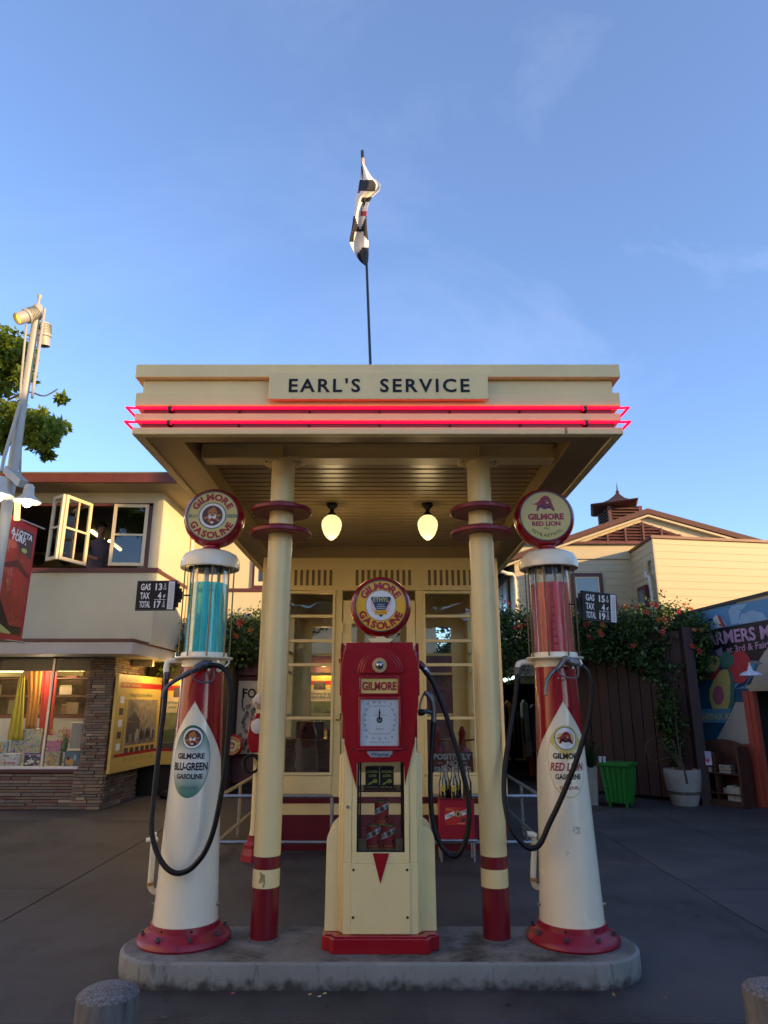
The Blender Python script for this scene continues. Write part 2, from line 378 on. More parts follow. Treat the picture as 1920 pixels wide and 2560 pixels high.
foot_grime(concs, .075, (.02, .019, .018))
IZ = 0.135
isl = thing('pump_island', 'long raised concrete island with rounded ends under the three front gas pumps', 'island', (-0.03, 4.75, 0))
out = []
x0, x1, yf, yb = -1.60, 1.55, 4.405, 5.09; rr = (yb - yf) / 2
for k in range(17): a = math.pi / 2 + math.pi * k / 16; out.append((x0 + rr + rr * math.cos(a), (yf + yb) / 2 + rr * math.sin(a)))
for k in range(17): a = -math.pi / 2 + math.pi * k / 16; out.append((x1 - rr + rr * math.cos(a), (yf + yb) / 2 + rr * math.sin(a)))
def offs(pts, d):
    cx0, cx1, cy = x0 + rr, x1 - rr, (yf + yb) / 2; r = []
    for x, y in pts:
        c = min(max(x, cx0), cx1); v = Vector((x - c, y - cy)); v = v.normalized() * (v.length - d); r.append((c + v.x, cy + v.y))
    return r
mb = MB(); n = len(out); rings = [(out, -0.018), (out, IZ - 0.02), (offs(out, .004), IZ - .01), (offs(out, .02), IZ)]
vs = [(x, y, z) for p, z in rings for x, y in p]
mb.add(vs, [(j * n + i, j * n + (i + 1) % n, (j + 1) * n + (i + 1) % n, (j + 1) * n + i) for j in range(3) for i in range(n)], concs)
mb.build('kerb_face', isl)
mb = MB(); mb.add([(x, y, IZ) for x, y in offs(out, .0201)], [tuple(range(n))], conc); mb.build('island_top', isl)
# contact grime strip round the kerb
grime = M('grime', (0.022, 0.021, 0.02), 0.85, var=0.5, scale=8)
# litter scraps at the kerb foot
for (u, v, c) in ((775, 2483, (0.5, 0.38, 0.12)), (812, 2479, (0.62, 0.5, 0.15)), (583, 2478, (0.5, 0.1, 0.1)), (800, 2492, (0.5, 0.5, 0.48))):
    p = at(u, v, 4.37); mbb = MB(); x, y = p.x, 4.36 - (v - 2478) * .003
    mm_ = M('litter_%d' % u, c, 0.7); mbb.add([(x - .011, y, .002), (x + .009, y - .006, .004), (x + .012, y + .006, .008), (x - .008, y + .008, .003)], [(0, 1, 2, 3)], mm_)
    tag(mbb.build('paper_scrap'), {775: 'small tan paper scrap on the pavement, left of the larger one at the kerb foot', 812: 'larger yellowish leaf scrap lying at the foot of the island kerb', 583: 'tiny pink scrap lying at the kerb foot near the left pump', 800: 'tiny white scrap lying just in front of the yellowish one'}[u], 'litter')

# bollards
bconc = M('bollard_concrete', (0.12, 0.118, 0.105), 0.75, var=0.5, scale=14, bump=0.4, bscale=120, stretch=(1, 1, .25), dirt=((.035, .035, .034), 9, .5, .7, (1, 1, .2)))
btop = M('bollard_cap_concrete', (0.22, 0.22, 0.22), 0.8, var=0.7, scale=95, bump=1.0, bscale=190, dirt=((.09, .09, .09), 6, .5, .75, (1, 1, 1)))
for i, (bx, by, lb) in enumerate(((-1.145, 3.27, 'short round concrete bollard in front of the left end of the pump island'), (1.64, 3.30, 'short round concrete bollard cut by the lower right edge of the photo'))):
    t = thing('bollard', lb, 'bollard', (bx, by, 0), 'concrete bollards in front of the island')
    mb = MB().lathe((bx, by, 0), [(0.124, -0.01), (0.124, .385), (.121, .390)], bconc, 40); mb.build('post', t)
    mb = MB(); prof = [(0.1235, .387), (0.122, .392), (.11, .402), (.085, .413), (.05, .421), (0.0, .424)]
    mb.lathe((bx, by, 0), prof, btop, 40); o = mb.build('cap', t)

# ================================================================== THE SERVICE STATION
XL, XR, YF, YS = -1.67, 1.585, 4.20, 8.20
stn = thing('service_station', 'small cream art deco gas station kiosk with flat neon lined canopy on two columns', 'gas station', (-0.045, 8.2, 0))
YB = 10.7; SL, SR = -1.45, 1.36
# -- station walls: front with door and two windows
mb = MB()
def fw(a, b, c, d, y0=YS, y1=YS + .09): mb.box(a, b, y0, y1, c, d, creamw)
fw(SL, SR, 2.87, 3.27); fw(SL, -1.16, 0, 2.87); fw(1.07, SR, 0, 2.87); fw(-.585, -.50, 0, 2.87); fw(.38, .465, 0, 2.87); fw(-1.16, -.585, 0, .76); fw(.465, 1.07, 0, .76)
mb.build('front_wall', stn, bevel=0.004)
mb = MB(); mb.box(SL, SL + .09, YS + .09, YB, 0, .8, creamw); mb.box(SL, SL + .09, YS + .09, YB, 2.83, 3.27, creamw)
for y0_, y1_ in ((YS + .09, YS + .3), (YS + 1.2, YS + 1.3), (YB - .25, YB)): mb.box(SL, SL + .09, y0_, y1_, .8, 2.83, creamw)
for z in (2.28, 1.99, 1.39): mb.box(SL + .03, SL + .06, YS + .3, YB - .25, z - .02, z + .02, creamw)
mb.build('side_wall', stn, bevel=.004)
mb = MB(); mb.box(SR - .09, SR, YS + .09, YB, 0, .8, creamw); mb.box(SR - .09, SR, YS + .09, YB, 2.83, 3.27, creamw)
for y0_, y1_ in ((YS + .09, YS + .3), (YS + 1.2, YS + 1.3), (YB - .25, YB)): mb.box(SR - .09, SR, y0_, y1_, .8, 2.83, creamw)
for z in (2.28, 1.99, 1.39): mb.box(SR - .06, SR - .03, YS + .3, YB - .25, z - .02, z + .02, creamw)
mb.build('side_wall', stn, bevel=.004)
mb = MB(); mb.box(SL, SR, YB, YB + .09, 0, .8, creamw); mb.box(SL, SR, YB, YB + .09, 2.7, 3.27, creamw)
for a, b in ((SL, -1.12), (-.42, -.3), (.25, .37), (1.05, SR)): mb.box(a, b, YB, YB + .09, .8, 2.7, creamw)
for z in (2.28, 1.99, 1.39): mb.box(-1.12, 1.05, YB + .03, YB + .06, z - .018, z + .018, creamw)
mb.build('back_wall', stn)
MB().box(SL + .09, SR - .09, YS + .09, YB, 0.0, .03, wood).build('floor', stn)
# stripes
for a, b in ((SL - .003, -.50), (-.49, .37), (.38, SR + .003)):
    y = YS - .004 if a != -.49 else YS + .006
    MB().box(a, b, y, YS + .05, .478, .546, mar).build('painted_stripe', stn)
    MB().box(a, b, y, YS + .05, .0, .361, mar).build('painted_stripe', stn)
# windows
def fwindow(xa, xb):
    mb = MB(); y0, y1 = YS - .012, YS + .05
    for a, b, c, d in ((xa - .03, xa, .77, 2.86), (xb, xb + .03, .77, 2.86), (xa, xb, 2.83, 2.86), (xa, xb, .77, .80)): mb.box(a, b, y0, y1, c, d, cream)
    wf = mb.build('window', stn, bevel=.003)
    zs = [.80, 1.389, 1.99, 2.268, 2.56, 2.83]
    for z in zs[1:-1]: MB().box(xa, xb, YS + .0, YS + .035, z - .017, z + .017, cream).build('glazing_bar', wf, bevel=.003)
    for i in range(5):
        MB().box(xa, xb, YS + .045, YS + .05, zs[i], zs[i + 1], glass).build('pane', wf)
    MB().box(xa - .02, xb + .02, YS - .006, YS + .01, .58, .765, cream).build('lower_panel', stn, bevel=.003)
fwindow(-1.13, -.615); fwindow(.495, 1.04)
# door
mb = MB(); y0, y1 = YS + .012, YS + .055
for a, b, c, d in ((-.49, -.385, 0, 2.75), (.27, .37, 0, 2.75), (-.385, .27, 2.47, 2.75), (-.385, .27, 0, .80), (-.385, .27, 1.99, 2.03)): mb.box(a, b, y0, y1, c, d, cream)
dr = mb.build('door', stn, bevel=.003)
MB().box(-.385, .27, YS + .03, YS + .035, .80, 1.99, glass).build('pane', dr); MB().box(-.385, .27, YS + .03, YS + .035, 2.03, 2.47, glass).build('pane', dr)
for z in (2.42, 1.4, .6):
    MB().box(-.512, -.488, YS - .012, YS + .03, z - .06, z + .06, cream).build('hinge', dr, bevel=.003)
MB().tube([(-.545, YS - .01, 1.37), (-.545, YS - .06, 1.37), (-.50, YS - .06, 1.37), (-.495, YS - .06, 1.45)], .008, blk).build('handle', stn)
# vents above the windows
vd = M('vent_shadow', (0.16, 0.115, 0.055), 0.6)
for a, n_ in ((-1.09, 7), (-.345, 10), (.535, 8)):
    for k in range(n_):
        x = a + k * .071
        f = MB(); f.box(x, x + .034, YS - .002, YS + .01, 2.93, 3.12, vd); f.box(x - .003, x, YS - .006, YS + .01, 2.927, 3.123, creamw); f.box(x + .034, x + .037, YS - .006, YS + .01, 2.927, 3.123, creamw); f.build('vent_slot', stn)
MB().box(SL - .002, SR + .002, YS - .008, YS + .0, 3.15, 3.165, cream).build('moulding', stn)
# corner pilasters
for a, b in ((SL - .02, SL + .09), (SR - .09, SR + .02)):
    MB().box(a, b, YS - .03, YS - .001, 0.57, 3.27, cream).build('corner_post', stn, bevel=.006)

# -- canopy
mb = MB()
soff = M('shaded_soffit', (0.30, 0.215, 0.10), 0.35, var=0.08)  # cream paint darkened in the colour to stand for under-canopy shade
def ringbox(x0, x1, y0, y1, z0, z1, t, m, nm, bev=.006):
    b = MB(); b.box(x0, x1, y0, y0 + t, z0, z1, m); b.box(x0, x0 + t, y0 + t, y1, z0, z1, m); b.box(x1 - t, x1, y0 + t, y1, z0, z1, m); b.box(x0 + t, x1 - t, y1 - t, y1, z0, z1, m)
    return b.build(nm, stn, bevel=bev)
YE = 11.1
ringbox(XL, XR, YF, YE, 3.265, 3.315, .06, cream, 'fascia_band')
ringbox(XL + .045, XR - .045, YF + .045, YE - .045, 3.315, 3.366, .05, dred, 'neon_channel', 0)
ringbox(XL + .006, XR - .006, YF + .006, YE, 3.366, 3.418, .07, cream, 'fascia_band')
ringbox(XL + .05, XR - .05, YF + .045, YE - .045, 3.418, 3.468, .05, dred, 'neon_channel', 0)
ringbox(XL + .0, XR - .0, YF + .0, YE, 3.468, 3.567, .06, cream, 'fascia_band')
ringbox(XL + .035, XR - .035, YF + .022, YE, 3.567, 3.668, .06, cream, 'fascia_band')
ringbox(XL - .01, XR + .01, YF - .022, YE, 3.668, 3.766, .07, cream, 'fascia_cap')
MB().box(XL + .1, XR - .1, YF + .1, YE - .1, 3.66, 3.70, M('roofing_felt', (0.2, 0.19, 0.17), 0.9)).build('roof', stn)
# flat rim under the fascia and recessed soffit
LW = .30
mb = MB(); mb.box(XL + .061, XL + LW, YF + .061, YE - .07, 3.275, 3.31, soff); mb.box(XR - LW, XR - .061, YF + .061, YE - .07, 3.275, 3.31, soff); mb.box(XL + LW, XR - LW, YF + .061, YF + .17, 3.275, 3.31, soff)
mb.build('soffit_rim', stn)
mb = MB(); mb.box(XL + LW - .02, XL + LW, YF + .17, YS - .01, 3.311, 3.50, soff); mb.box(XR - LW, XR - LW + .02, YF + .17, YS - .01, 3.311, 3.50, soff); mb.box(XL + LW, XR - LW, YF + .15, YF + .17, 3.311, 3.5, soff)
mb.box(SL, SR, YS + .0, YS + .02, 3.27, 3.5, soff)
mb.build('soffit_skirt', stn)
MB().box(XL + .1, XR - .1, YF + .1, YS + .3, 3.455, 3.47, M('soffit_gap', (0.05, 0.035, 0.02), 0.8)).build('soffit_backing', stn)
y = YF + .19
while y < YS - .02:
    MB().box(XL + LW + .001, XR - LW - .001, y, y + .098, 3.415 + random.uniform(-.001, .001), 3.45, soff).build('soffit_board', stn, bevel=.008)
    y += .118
# cross beam on the columns
CY = 4.82
mb = MB(); bx0, bx1 = XL + LW + .02, XR - LW - .02
mb.box(bx0, bx1, CY - .012, CY + .012, 3.30, 3.42, cream); mb.box(bx0, bx1, CY - .07, CY + .07, 3.297, 3.312, cream); mb.box(bx0, bx1, CY - .07, CY + .07, 3.40, 3.414, cream)
mb.box(bx0, bx0 + .01, CY - .07, CY - .012, 3.312, 3.40, cream)
mb.build('beam', stn)
# columns
sm = M('smudge', (0.33, 0.27, 0.13), 0.6, var=.4, scale=30)
CXL, CXR = -.752, .706
for cx in (CXL, CXR):
    cb = MB(); cr_ = .086
    cb.lathe((cx, CY, 0), [(cr_, IZ), (cr_, 0.435)], dred, 48); cb.lathe((cx, CY, 0), [(cr_ + .0003, 0.435), (cr_ + .0003, 0.541)], cream, 48)
    cb.lathe((cx, CY, 0), [(cr_, 0.541), (cr_, 0.614)], dred, 48); cb.lathe((cx, CY, 0), [(cr_, 0.614), (cr_, 3.285)], cream, 48)
    cb.lathe((cx, CY, 0), [(cr_ + .012, IZ), (cr_ + .012, IZ + .004), (cr_, IZ + .012)], M('mortar', (0.1, 0.1, 0.09), 0.8), 48)
    co = cb.build('column', stn)
    if cx < 0:
        f = lambda u, v, l, cx=cx: Vector((cx + (.0866 + l * .0005) * math.sin(u / .086), CY - (.0866 + l * .0005) * math.cos(u / .086), v))
        m_ = MB()
        for k in range(22): m_.ell(f, -.01 + random.gauss(0, .009), 0.488 + random.gauss(0, .020), .006, .012, sm, k % 4 + 1, 1, 8)
        m_.build('scuff', co)
    pl = MB(); pl.box(cx - .15, cx + .15, CY - .075, CY + .075, 3.284, 3.2965, cream)
    for sx in (-1, 1):
        pl.prism([(cx + sx * .092, 3.284), (cx + sx * .145, 3.284), (cx + sx * .092, 3.24)], CY - .006, CY + .006, cream)
        pl.lathe((cx + sx * .12, CY - .05, 3.284), [(0, -.012), (.009, -.012), (.009, 0)], steel, 8)
    pl.box(cx - .004, cx + .004, CY - .068, CY - .012, 3.3125, 3.3995, cream)
    pl.build('cap_plate', stn, bevel=.002)
    for zt in (2.922, 2.755):
        d = MB(); d.lathe((cx, CY, 0), [(cr_ + .001, zt + .040), (.12, zt + .036), (.18, zt + .014), (.214, zt + .002), (.221, zt - .004), (.221, zt - .026), (.214, zt - .032), (cr_ + .001, zt - .026)], M('disc_red', (.20, .004, .022), .42, var=.1), 56)
        d.build('disc', stn)
# sign board with the name
mb = MB(); mb.box(-.769, .695, YF - .05, YF - .0225, 3.494, 3.693, cream); sb = mb.build('sign_board', stn, bevel=.004)
f = plane((0, YF - .052, 0), (1, 0, 0), (0, 0, 1), (0, -1, 0))
mb = MB(); mb.text(f, "EARL'S  SERVICE", -.032, 3.596, .098, ink, 1, width=1.205, bold=.05, space=1.25); mb.build('lettering', sb)
# rust drip
f = plane((0, YF - .0005, 0), (1, 0, 0), (0, 0, 1), (0, -1, 0)); b = MB(); rp_ = random.Random(4)
for k in range(14): b.ell(f, 1.205 + rp_.gauss(0, .004), 3.29 + rp_.gauss(0, .010), .004, .009, M('rust_drip', (.38, .22, .09), .7), k % 3 + 1, 1, 8)
b.build('rust_drip', stn)
# neon
neon = EM('red_neon', (1.0, 0.001, 0.030), 1.0)
neonc = M('neon_holder', (0.03, 0.01, 0.012), 0.4)
def neon_row(z):
    y = YF - .012; xl, xr = XL - .043, XR + .043
    for pts in ([(XL + .23, y + .03, z), (XL + .22, y, z), (XL, y, z), (xl, y - .01, z), (xl + .004, y + .09, z), (XL - .03, y + .3, z), (XL - .02, YF + 1.6, z)],
                [(XL + .245, y + .03, z), (XL + .26, y, z), (XR - .26, y, z), (XR - .245, y + .03, z)],
                [(XR - .23, y + .03, z), (XR - .22, y, z), (XR, y, z), (xr, y - .01, z), (xr - .004, y + .09, z), (XR + .03, y + .3, z), (XR + .02, YF + 2.6, z)]):
        MB().tube(pts, .0085, neon, 8).build('neon_tube', stn)
    for x in (XL + .2375, XR - .2375): MB().box(x - .012, x + .012, y + .004, y + .06, z - .012, z + .012, neonc).build('neon_holder', stn)
    for k in range(5):
        x = XL + .7 + k * .47; MB().box(x - .006, x + .006, y + .01, y + .055, z - .018, z - .004, neonc).build('neon_holder', stn)
neon_row(3.346); neon_row(3.447)
# things inside the station
for x, lb in ((-.503, 'lit acorn shaped pendant lamp under the canopy, left of the two'), (.42, 'lit acorn shaped pendant lamp under the canopy, right of the two')):
    t = thing('pendant_lamp', lb, 'lamp', (x, 6.338, 3.414), 'lit pendant lamps under the canopy')
    MB().lathe((x, 6.338, 0), [(0, 3.414), (.052, 3.414), (.054, 3.395), (.035, 3.37), (.02, 3.355), (.02, 3.33), (.036, 3.32), (.044, 3.285), (0, 3.283)], blk, 32).build('fitting', t)
    MB().lathe((x, 6.338, 0), [(.045, 3.292), (.075, 3.268), (.094, 3.235), (.097, 3.20), (.09, 3.16), (.07, 3.11), (.045, 3.078), (.018, 3.058), (0, 3.054)], EM('lit_opal_glass', (1.0, 0.80, 0.36), 0.42), 40).build('shade', t)
    pl_ = bpy.data.lights.new('lamp_light', 'POINT'); pl_.energy = 1.6; pl_.color = (1, .72, .35); pl_.shadow_soft_size = .1
    po = bpy.data.objects.new('lamp_light', pl_); C.objects.link(po); po.location = (0, 0, -.42); po.parent = t

# ================================================================== VISIBLE GAS PUMPS
def lion_head(mb, f, cu, cv, r, lay):
    """round badge: big cat face with mane"""
    rnd = random.Random(3)
    or1 = M('mane_orange', (0.45, 0.17, 0.035), .5); or2 = M('mane_dark', (0.09, 0.03, 0.012), .5); wh = wht
    mb.ell(f, cu, cv, r, r, green, lay, 1, 28); mb.ell(f, cu, cv, r * .93, r * .93, wh, lay + 1, 1, 28); mb.ell(f, cu, cv, r * .74, r * .76, or2, lay + 2, 1, 24)
    for k in range(26):
        a = k * .7; q = r * (.35 + .28 * rnd.random()); mb.ell(f, cu + q * math.cos(a), cv + q * math.sin(a), r * .13, r * .09, (or1, or2, or1)[k % 3], lay + 3 + k % 2 * .4, 1, 8)
    mb.ell(f, cu, cv + r * .22, r * .34, r * .3, or1, lay + 5, 1, 18)
    for s in (-1, 1):
        mb.ell(f, cu + s * r * .3, cv + r * .5, r * .12, r * .1, or2, lay + 6, 1, 10); mb.ell(f, cu + s * r * .15, cv + r * .2, r * .06, r * .045, ink, lay + 7, 1, 8)
        mb.ell(f, cu + s * r * .13, cv - r * .14, r * .15, r * .11, wh, lay + 6, 1, 12); mb.poly(f, [(cu + s * r * .1, cv + r * .12), (cu + s * r * .34, cv - r * .02), (cu + s * r * .2, cv - r * .06)], wh, lay + 6)
    mb.poly(f, [(cu - r * .1, cv + r * .06), (cu + r * .1, cv + r * .06), (cu, cv - r * .06)], ink, lay + 8)
    mb.ell(f, cu, cv - r * .32, r * .13, r * .16, redp, lay + 7, 1, 10); mb.ell(f, cu, cv - r * .52, r * .13, r * .08, wh, lay + 8, 1, 12)
def red_lion(mb, f, cu, cv, k, lay, m1, m2):
    P = [(-1.0, -.02), (-.72, .12), (-.5, .3), (-.3, .62), (0, .78), (.3, .72), (.52, .42), (.6, .05), (.78, -.45), (.8, -.62), (.6, -.62), (.5, -.4), (.3, -.28), (.1, -.46), (-.15, -.42), (-.3, -.26), (-.5, -.3), (-.6, -.6), (-.78, -.62), (-.76, -.4), (-.66, -.06)]
    mb.poly(f, [(cu + x * k, cv + y * k) for x, y in P], m1, lay)
    mb.poly(f, [(cu + x * k, cv + y * k) for x, y in [(-.6, -.15), (-.2, .0), (.1, -.22), (.45, -.1), (.66, -.5), (.5, -.42), (.2, -.38), (-.1, -.48), (-.4, -.3), (-.66, -.5)]], m2, lay + 1)
    mb.ell(f, cu + .12 * k, cv + .22 * k, .28 * k, .34 * k, m2, lay + 1, 1, 16); mb.ell(f, cu + .14 * k, cv + .22 * k, .2 * k, .24 * k, m1, lay + 2, 1, 14)
    mb.ell(f, cu + .2 * k, cv + .12 * k, .14 * k, .06 * k, pyel, lay + 3, 1, 10)
    for s in (-.0, .2): mb.ell(f, cu + (.06 + s) * k, cv + .3 * k, .05 * k, .025 * k, pyel, lay + 3, 1, 8)
    mb.tube([f(cu - .7 * k, cv + .1 * k, lay), f(cu - 1.05 * k, cv + .0 * k, lay), f(cu - 1.2 * k, cv + .06 * k, lay)], .0015, m1, 5)

def globe(t, c, r, yaw, kind):
    """round glass advertising globe: fat red body, two flat faces"""
    c = Vector(c); D = .088; fr = r * .835
    Rz = Matrix.Rotation(yaw, 3, 'Z')
    def rot(b):
        b.v = [tuple(c + Rz @ (Vector(v) - c)) for v in b.v]; return b
    b = MB(); prof = [(fr * .99, -D), (fr + .004, -D - .004), (r * .90, -D + .004), (r * .965, -D * .62), (r, -D * .15), (r, D * .15), (r * .965, D * .62), (r * .9, D - .004), (fr + .004, D + .004), (fr * .99, D), (0, D)]
    b.lathe(c, prof, red, 64, axis='y'); g = rot(b).build('globe_body', t)
    b = MB(); b.lathe(c, [(fr + .003, -D - .002), (fr + .003, -D - .008), (fr - .004, -D - .008), (fr - .004, -D)], M('globe_rim', (.06, .07, .08), .3, .6), 64, axis='y'); rot(b).build('face_rim', g)
    ex = Rz @ Vector((1, 0, 0)); n = Rz @ Vector((0, -1, 0))
    f = plane(c + n * (D + .001), ex, (0, 0, 1), n, .0007)
    b = MB(); R_ = fr * .985
    if kind == 'ethyl':
        b.ell(f, 0, 0, R_, R_, yel, 0, 2, 56); b.arc(f, 'GILMORE', 0, 0, R_ * .785, R_ * .27, redp, math.pi / 2, 1.98, 2, .13, wk=1.12); b.arc(f, 'GASOLINE', 0, 0, R_ * .785, R_ * .27, redp, -math.pi / 2, 2.2, 2, .13, flip=True, wk=1.08)
        b.ell(f, 0, 0, R_ * .60, R_ * .60, navy, 2, 1, 48); b.ell(f, 0, 0, R_ * .585, R_ * .585, wht, 3, 1, 48)
        bl = M('ray_blue', (.16, .32, .55), .5); pk = M('ray_pink', (.75, .35, .38), .5)
        for s in (-1, 1):
            for k in range(5): b.poly(f, [(s * .10 * R_, -.16 * R_), (s * (.42 - k * .012) * R_, (.20 - k * .1) * R_), (s * (.43 - k * .022) * R_, (.16 - k * .1) * R_)], pk, 4)
        b.poly(f, [(x * R_, y * R_) for x, y in ((-.36, .34), (.36, .34), (.4, .27), (.07, -.40), (0, -.47), (-.07, -.40), (-.4, .27))], navy, 5)
        b.text(f, 'ETHYL', 0, .23 * R_, .17 * R_, pyel, 7, width=.62 * R_, bold=.05)
        b.text(f, 'BRAND OF', 0, .03 * R_, .045 * R_, wht, 7, width=.26 * R_); b.text(f, 'ANTI-KNOCK', 0, -.045 * R_, .05 * R_, wht, 7, width=.36 * R_); b.text(f, 'COMPOUND', 0, -.12 * R_, .05 * R_, wht, 7, width=.34 * R_)
        b.rect(f, -.25 * R_, .25 * R_, -.36 * R_, -.19 * R_, yel, 8); b.text(f, 'ETHYL GASOLINE', 0, -.275 * R_, .05 * R_, redp, 9, width=.4 * R_)
    elif kind == 'blu':
        b.ell(f, 0, 0, R_, R_, pyel, 0, 2, 56); b.arc(f, 'GILMORE', 0, 0, R_ * .785, R_ * .26, redp, math.pi / 2, 2.05, 2, .13, wk=1.12); b.arc(f, 'GASOLINE', 0, 0, R_ * .785, R_ * .26, redp, -math.pi / 2, 2.15, 2, .13, flip=True, wk=1.08)
        b.text(f, 'BLU-', -.75 * R_, 0, .15 * R_, green, 2, width=.34 * R_, bold=.05); b.text(f, 'GREEN', .77 * R_, 0, .15 * R_, green, 2, width=.4 * R_, bold=.05)
        lion_head(b, f, 0, 0, R_ * .55, 3)
    else:
        b.ell(f, 0, 0, R_, R_, pyel, 0, 2, 56)
        red_lion(b, f, .0, .48 * R_, .46 * R_, 2, redp, M('lion_shadow', (.10, .01, .05), .5))
        b.text(f, 'GILMORE', 0, -.03 * R_, .24 * R_, redp, 2, width=1.42 * R_, bold=.14); b.text(f, 'RED LION', 0, -.32 * R_, .18 * R_, redp, 2, width=1.12 * R_, bold=.12)
        b.text(f, 'Plus', 0, -.51 * R_, .10 * R_, M('dark_green_print', (.04, .12, .03), .5), 2, shear=.3); b.arc(f, 'TETRAETHYL', 0, .04 * R_, R_ * .84, R_ * .13, M('dark_green_print', (.04, .12, .03), .5), -math.pi / 2, 1.42, 2, .05, flip=True)
    b.build('face_print', g)
    b = MB(); b.lathe(c, [(0, -D - .013), (fr * .5, -D - .0125), (fr * .9, -D - .009), (fr - .004, -D - .0075)], GL('globe_glass', (.99, .99, .98), .28), 48, axis='y'); rot(b).build('face_glass', g)

def nozzle(t, P, m, trig):
    """P: spout points from the tip to the body; trig: guard loop points"""
    b = MB(); rs = [.012, .013, .014, .018, .027, .031, .025]
    b.tube(P, .013, m, 12, smooth=4, rs=rs[:len(P)] if len(P) <= 7 else None)
    nz_ = b.build('nozzle', t)
    MB().tube(trig, .0055, m, 8, smooth=4).build('trigger_guard', nz_)
    return nz_

